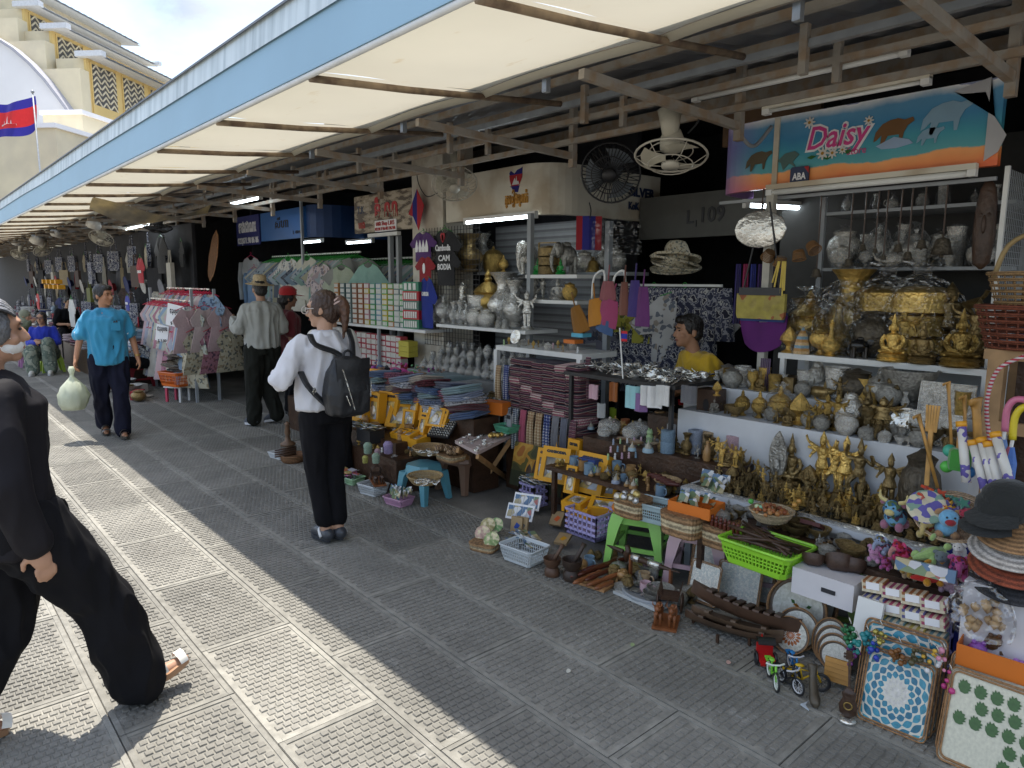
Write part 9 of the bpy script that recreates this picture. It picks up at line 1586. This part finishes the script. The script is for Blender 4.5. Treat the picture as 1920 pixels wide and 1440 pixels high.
# far stalls
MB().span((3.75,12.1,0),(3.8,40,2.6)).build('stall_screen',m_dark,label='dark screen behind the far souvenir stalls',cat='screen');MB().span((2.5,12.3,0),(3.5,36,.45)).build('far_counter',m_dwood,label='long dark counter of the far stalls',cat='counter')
FC=[(.012,.012,.015),(.35,.02,.03),(.45,.42,.36),(.02,.03,.12),(.30,.24,.15),(.5,.48,.44),(.08,.05,.04),(.2,.2,.22)]
def totem(b):b.prism([(-.17,-.4),(.17,-.4),(.16,0),(-.16,0)],.06,'y',-.03);b.tube([(-.09,0,0),(-.05,0,.2),(.05,0,.2),(.09,0,0)],.012,5)
simple('tote',totem,m_fab,'tote');simple('tote_ikat',totem,m_skirt,'tote')
k=0
for r in range(5):
 for c in range(22):
  y=12.4+.47*c*(1+.03*c)+rnd.uniform(-.1,.1);z=2.28-.36*r+rnd.uniform(-.06,.06);q=(r*7+c*3)%6;key=('tee','tote','tee_print','tote_ikat','scarf','sunhat')[q];nm=('hanging_shirt','tote_bag','hanging_shirt','tote_bag','hanging_scarf','hanging_hat')[q]
  put(key,nm,'%s %s from the dress rack in the %s row of the far stalls'%(nth(c)if c<20 else 'far',nm.replace('_',' '),('top','second','middle','fourth','lowest')[r]),nm.split('_')[1],(3.66-.12*(q%2)-.06*r,y,z),rot=(-1.4,0,FR)if q==5 else(0,0,FR+rnd.uniform(-.3,.5)),s=(.62 if q in(0,2)else 1.0 if q!=5 else.34)if q!=4 else(.5,.6,.5),color=FC[(k*3)%8],group='goods hung in the far stalls');k+=1
shirt(262,480,3.35,(.62,.62,.66),(.42,.015,.03),'red football shirt printed CAMBODIA in the far stalls',txt=(('CAMBODIA',-.42,.42,.1,m_wpr),));shirt(70,548,2.7,.58,(.45,.02,.02),'red t-shirt with white lettering above the headscarf woman',txt=(('ភ្នំពេញ',-.3,.3,.16,m_wpr),));shirt(133,557,2.6,.8,(.55,.54,.52),'white t-shirt with dark striped hem');shirt(238,552,2.75,.35,(.02,.03,.28),'small blue shirt printed CAMBODIA',txt=(('CAMBODIA',-.4,.45,.14,m_wpr),));shirt(300,440,3.5,.9,(.01,.01,.012),'plain black t-shirt under the flat fan')
put('tote_ikat','tote_bag','grey elephant print tote bag with white handles','bag',atx(170,492,3.0),rz=FR,s=1.05);put('tote','tote_bag','olive green woven bag under the elephant tote','bag',atx(168,540,3.0),rz=FR,s=(1.05,1,.7),color=(.12,.13,.02));b=MB();b.lathe([(.001,0),(.3,.01),(.36,.02),(.3,.03),(.001,.03)],20,lobes=(12,.05));o=b.build('rattan_fan',m_wick,label='brown pointed rattan fan hanging beside the navy banner',cat='fan',color=(.34,.15,.05),loc=atx(402,480,3.9));o.rotation_euler=(0,-1.4,0);o.scale=(1.1,.55,1)
for c in range(30):
 for r in range(3):put(('folded','folded_print','folded_ikat','figurine','balm3')[(c+2*r)%5],'counter_item','%s %s heap item on the far counter'%(nth(c)if c<20 else 'far',('low','middle','top')[r]),'goods',(2.66+.2*r+rnd.uniform(-.06,.06),12.5+.33*c*(1+.02*c),.452+.13*r),rz=FR+rnd.uniform(-.4,.4),s=(.34,.5,1.2)if(c+2*r)%5<3 else(.3 if(c+2*r)%5==3 else 2.2),color=(FC+PC)[(c*5+r*3)%18],group='goods heaped on the far counter')
for i in range(8):MB().box((0,0,.05),(.16,.14,.10)).build('yellow_crate',m_card,label='%s yellow souvenir crate on the far shelf'%nth(i),cat='crate',color=YEL,loc=(2.95,19.0+.3*i,1.45+.12*(i%2)),rz=FR,group='yellow crates at the far end')
for(x,y,c,lb,k,s)in((1.88,16.25,(.5,.22,.45),'pink plastic stool under the headscarf woman','stool',1.0),(2.1,15.1,(.35,.5,.05),'lime green stool under the woman in blue','tub_stool',1.1),(2.85,12.2,(.3,.02,.03),'dark red stool under the man in the leaf print shirt','stool',1.2)):put(k,'plastic_stool',lb,'stool',(x,y,0),s=s,color=c,group='plastic stools')
for i in range(10):put(('pot_brass','balm5','folded','bowl_tin')[i%4],'ground_goods','%s item of goods spread on the ground before the leaf print man'%nth(i),'goods',(2.45+.09*(i%3),10.6+.18*i,.01),rz=i,s=(.2,.2,.16)if i%4!=1 else 2.0,color=(FC+PC)[i],group='goods on the ground before the leaf print man')
# small goods filling the tables
def scatter(keys,n,x0,x1,y0,y1,z,h,lb,cat,name):
 for i in range(n):q=rnd.uniform(.7,1.3)*h;put(keys[i%len(keys)],name,lb,cat,(rnd.uniform(x0,x1),rnd.uniform(y0,y1),z),rz=FR+rnd.uniform(-.6,.6),s=q,color=pal[i%7]if i%2 else(.35,.2,.08),group=lb)
scatter(['figurine','dancer_gold','buddha_tin','box_brass','mug','lotus_gold','globe'],84,3.3,3.58,2.1,3.3,.432,.06,'small souvenir crowded on the low centre table','souvenir','small_souvenir');scatter(['buddha_brass','deity_gold','bottle','dancer_tin','vase_brass','candle'],44,3.62,3.9,2.12,2.75,.602,.12,'statuette or bottle crowded on the dark riser','souvenir','riser_souvenir');scatter(['folded','box_silver','figurine','teapot_gold','balm3'],20,3.66,3.92,2.8,3.3,.602,.10,'trinket on the riser under the jewellery table','souvenir','riser_souvenir')
scatter(['box_brass','figurine','bowl_tin','lotus_gold','bangles'],40,2.9,3.18,4.62,5.38,.282,.055,'small craft crowded on the low box','craft','small_craft');scatter(['box_tin','bowl_brass','bangles','lotus_brass','buddha_tin'],60,3.11,3.35,.95,2.02,.447,.055,'small carving crowded on the trestle','carving','small_carving');scatter(['pot_brass','box_tin','mug','figurine','urn_gold'],26,3.02,3.4,5.3,6.15,.382,.12,'boxed souvenir beyond the yellow boxes','souvenir','boxed_souvenir')
scatter(['pot_brass','box_tin','frog','bowl_tin','lotus_brass','mug'],26,2.86,3.2,1.95,2.75,.001,.075,'small carving standing on the ground behind the mortars','carving','ground_carving');scatter(['mug','box_brass','figurine','globe','goblet_gold','bangles'],34,2.97,3.34,4.78,6.15,.382,.075,'small souvenir among the farther yellow boxes','souvenir','low_table_souvenir')
scatter(['buddha_tin','pot_tin','dancer_brass','goblet_silver','bowl_brass','elephant_brass'],40,3.85,4.03,1.02,2.5,.861,.085,'small vessel or figure filling the lower white step','vessel','step_vessel');scatter(['beaker_gold','pot_tin','vase_silver','buddha_brass','goblet_gold'],26,4.08,4.26,1.05,2.7,1.001,.12,'vessel or figure filling the upper white step','vessel','step_vessel')
scatter(['figurine','plush_pig','frog','plush_lizard'],22,3.1,3.34,.58,.98,.447,.085,'small soft toy heaped on the end of the trestle','toy','soft_toy');scatter(['box_silver','pot_silver','urn_silver','teapot_tin','beaker_silver'],30,3.66,3.94,4.65,6.3,.622,.11,'small metal pot crowded on the dark counter','pot','counter_pot')
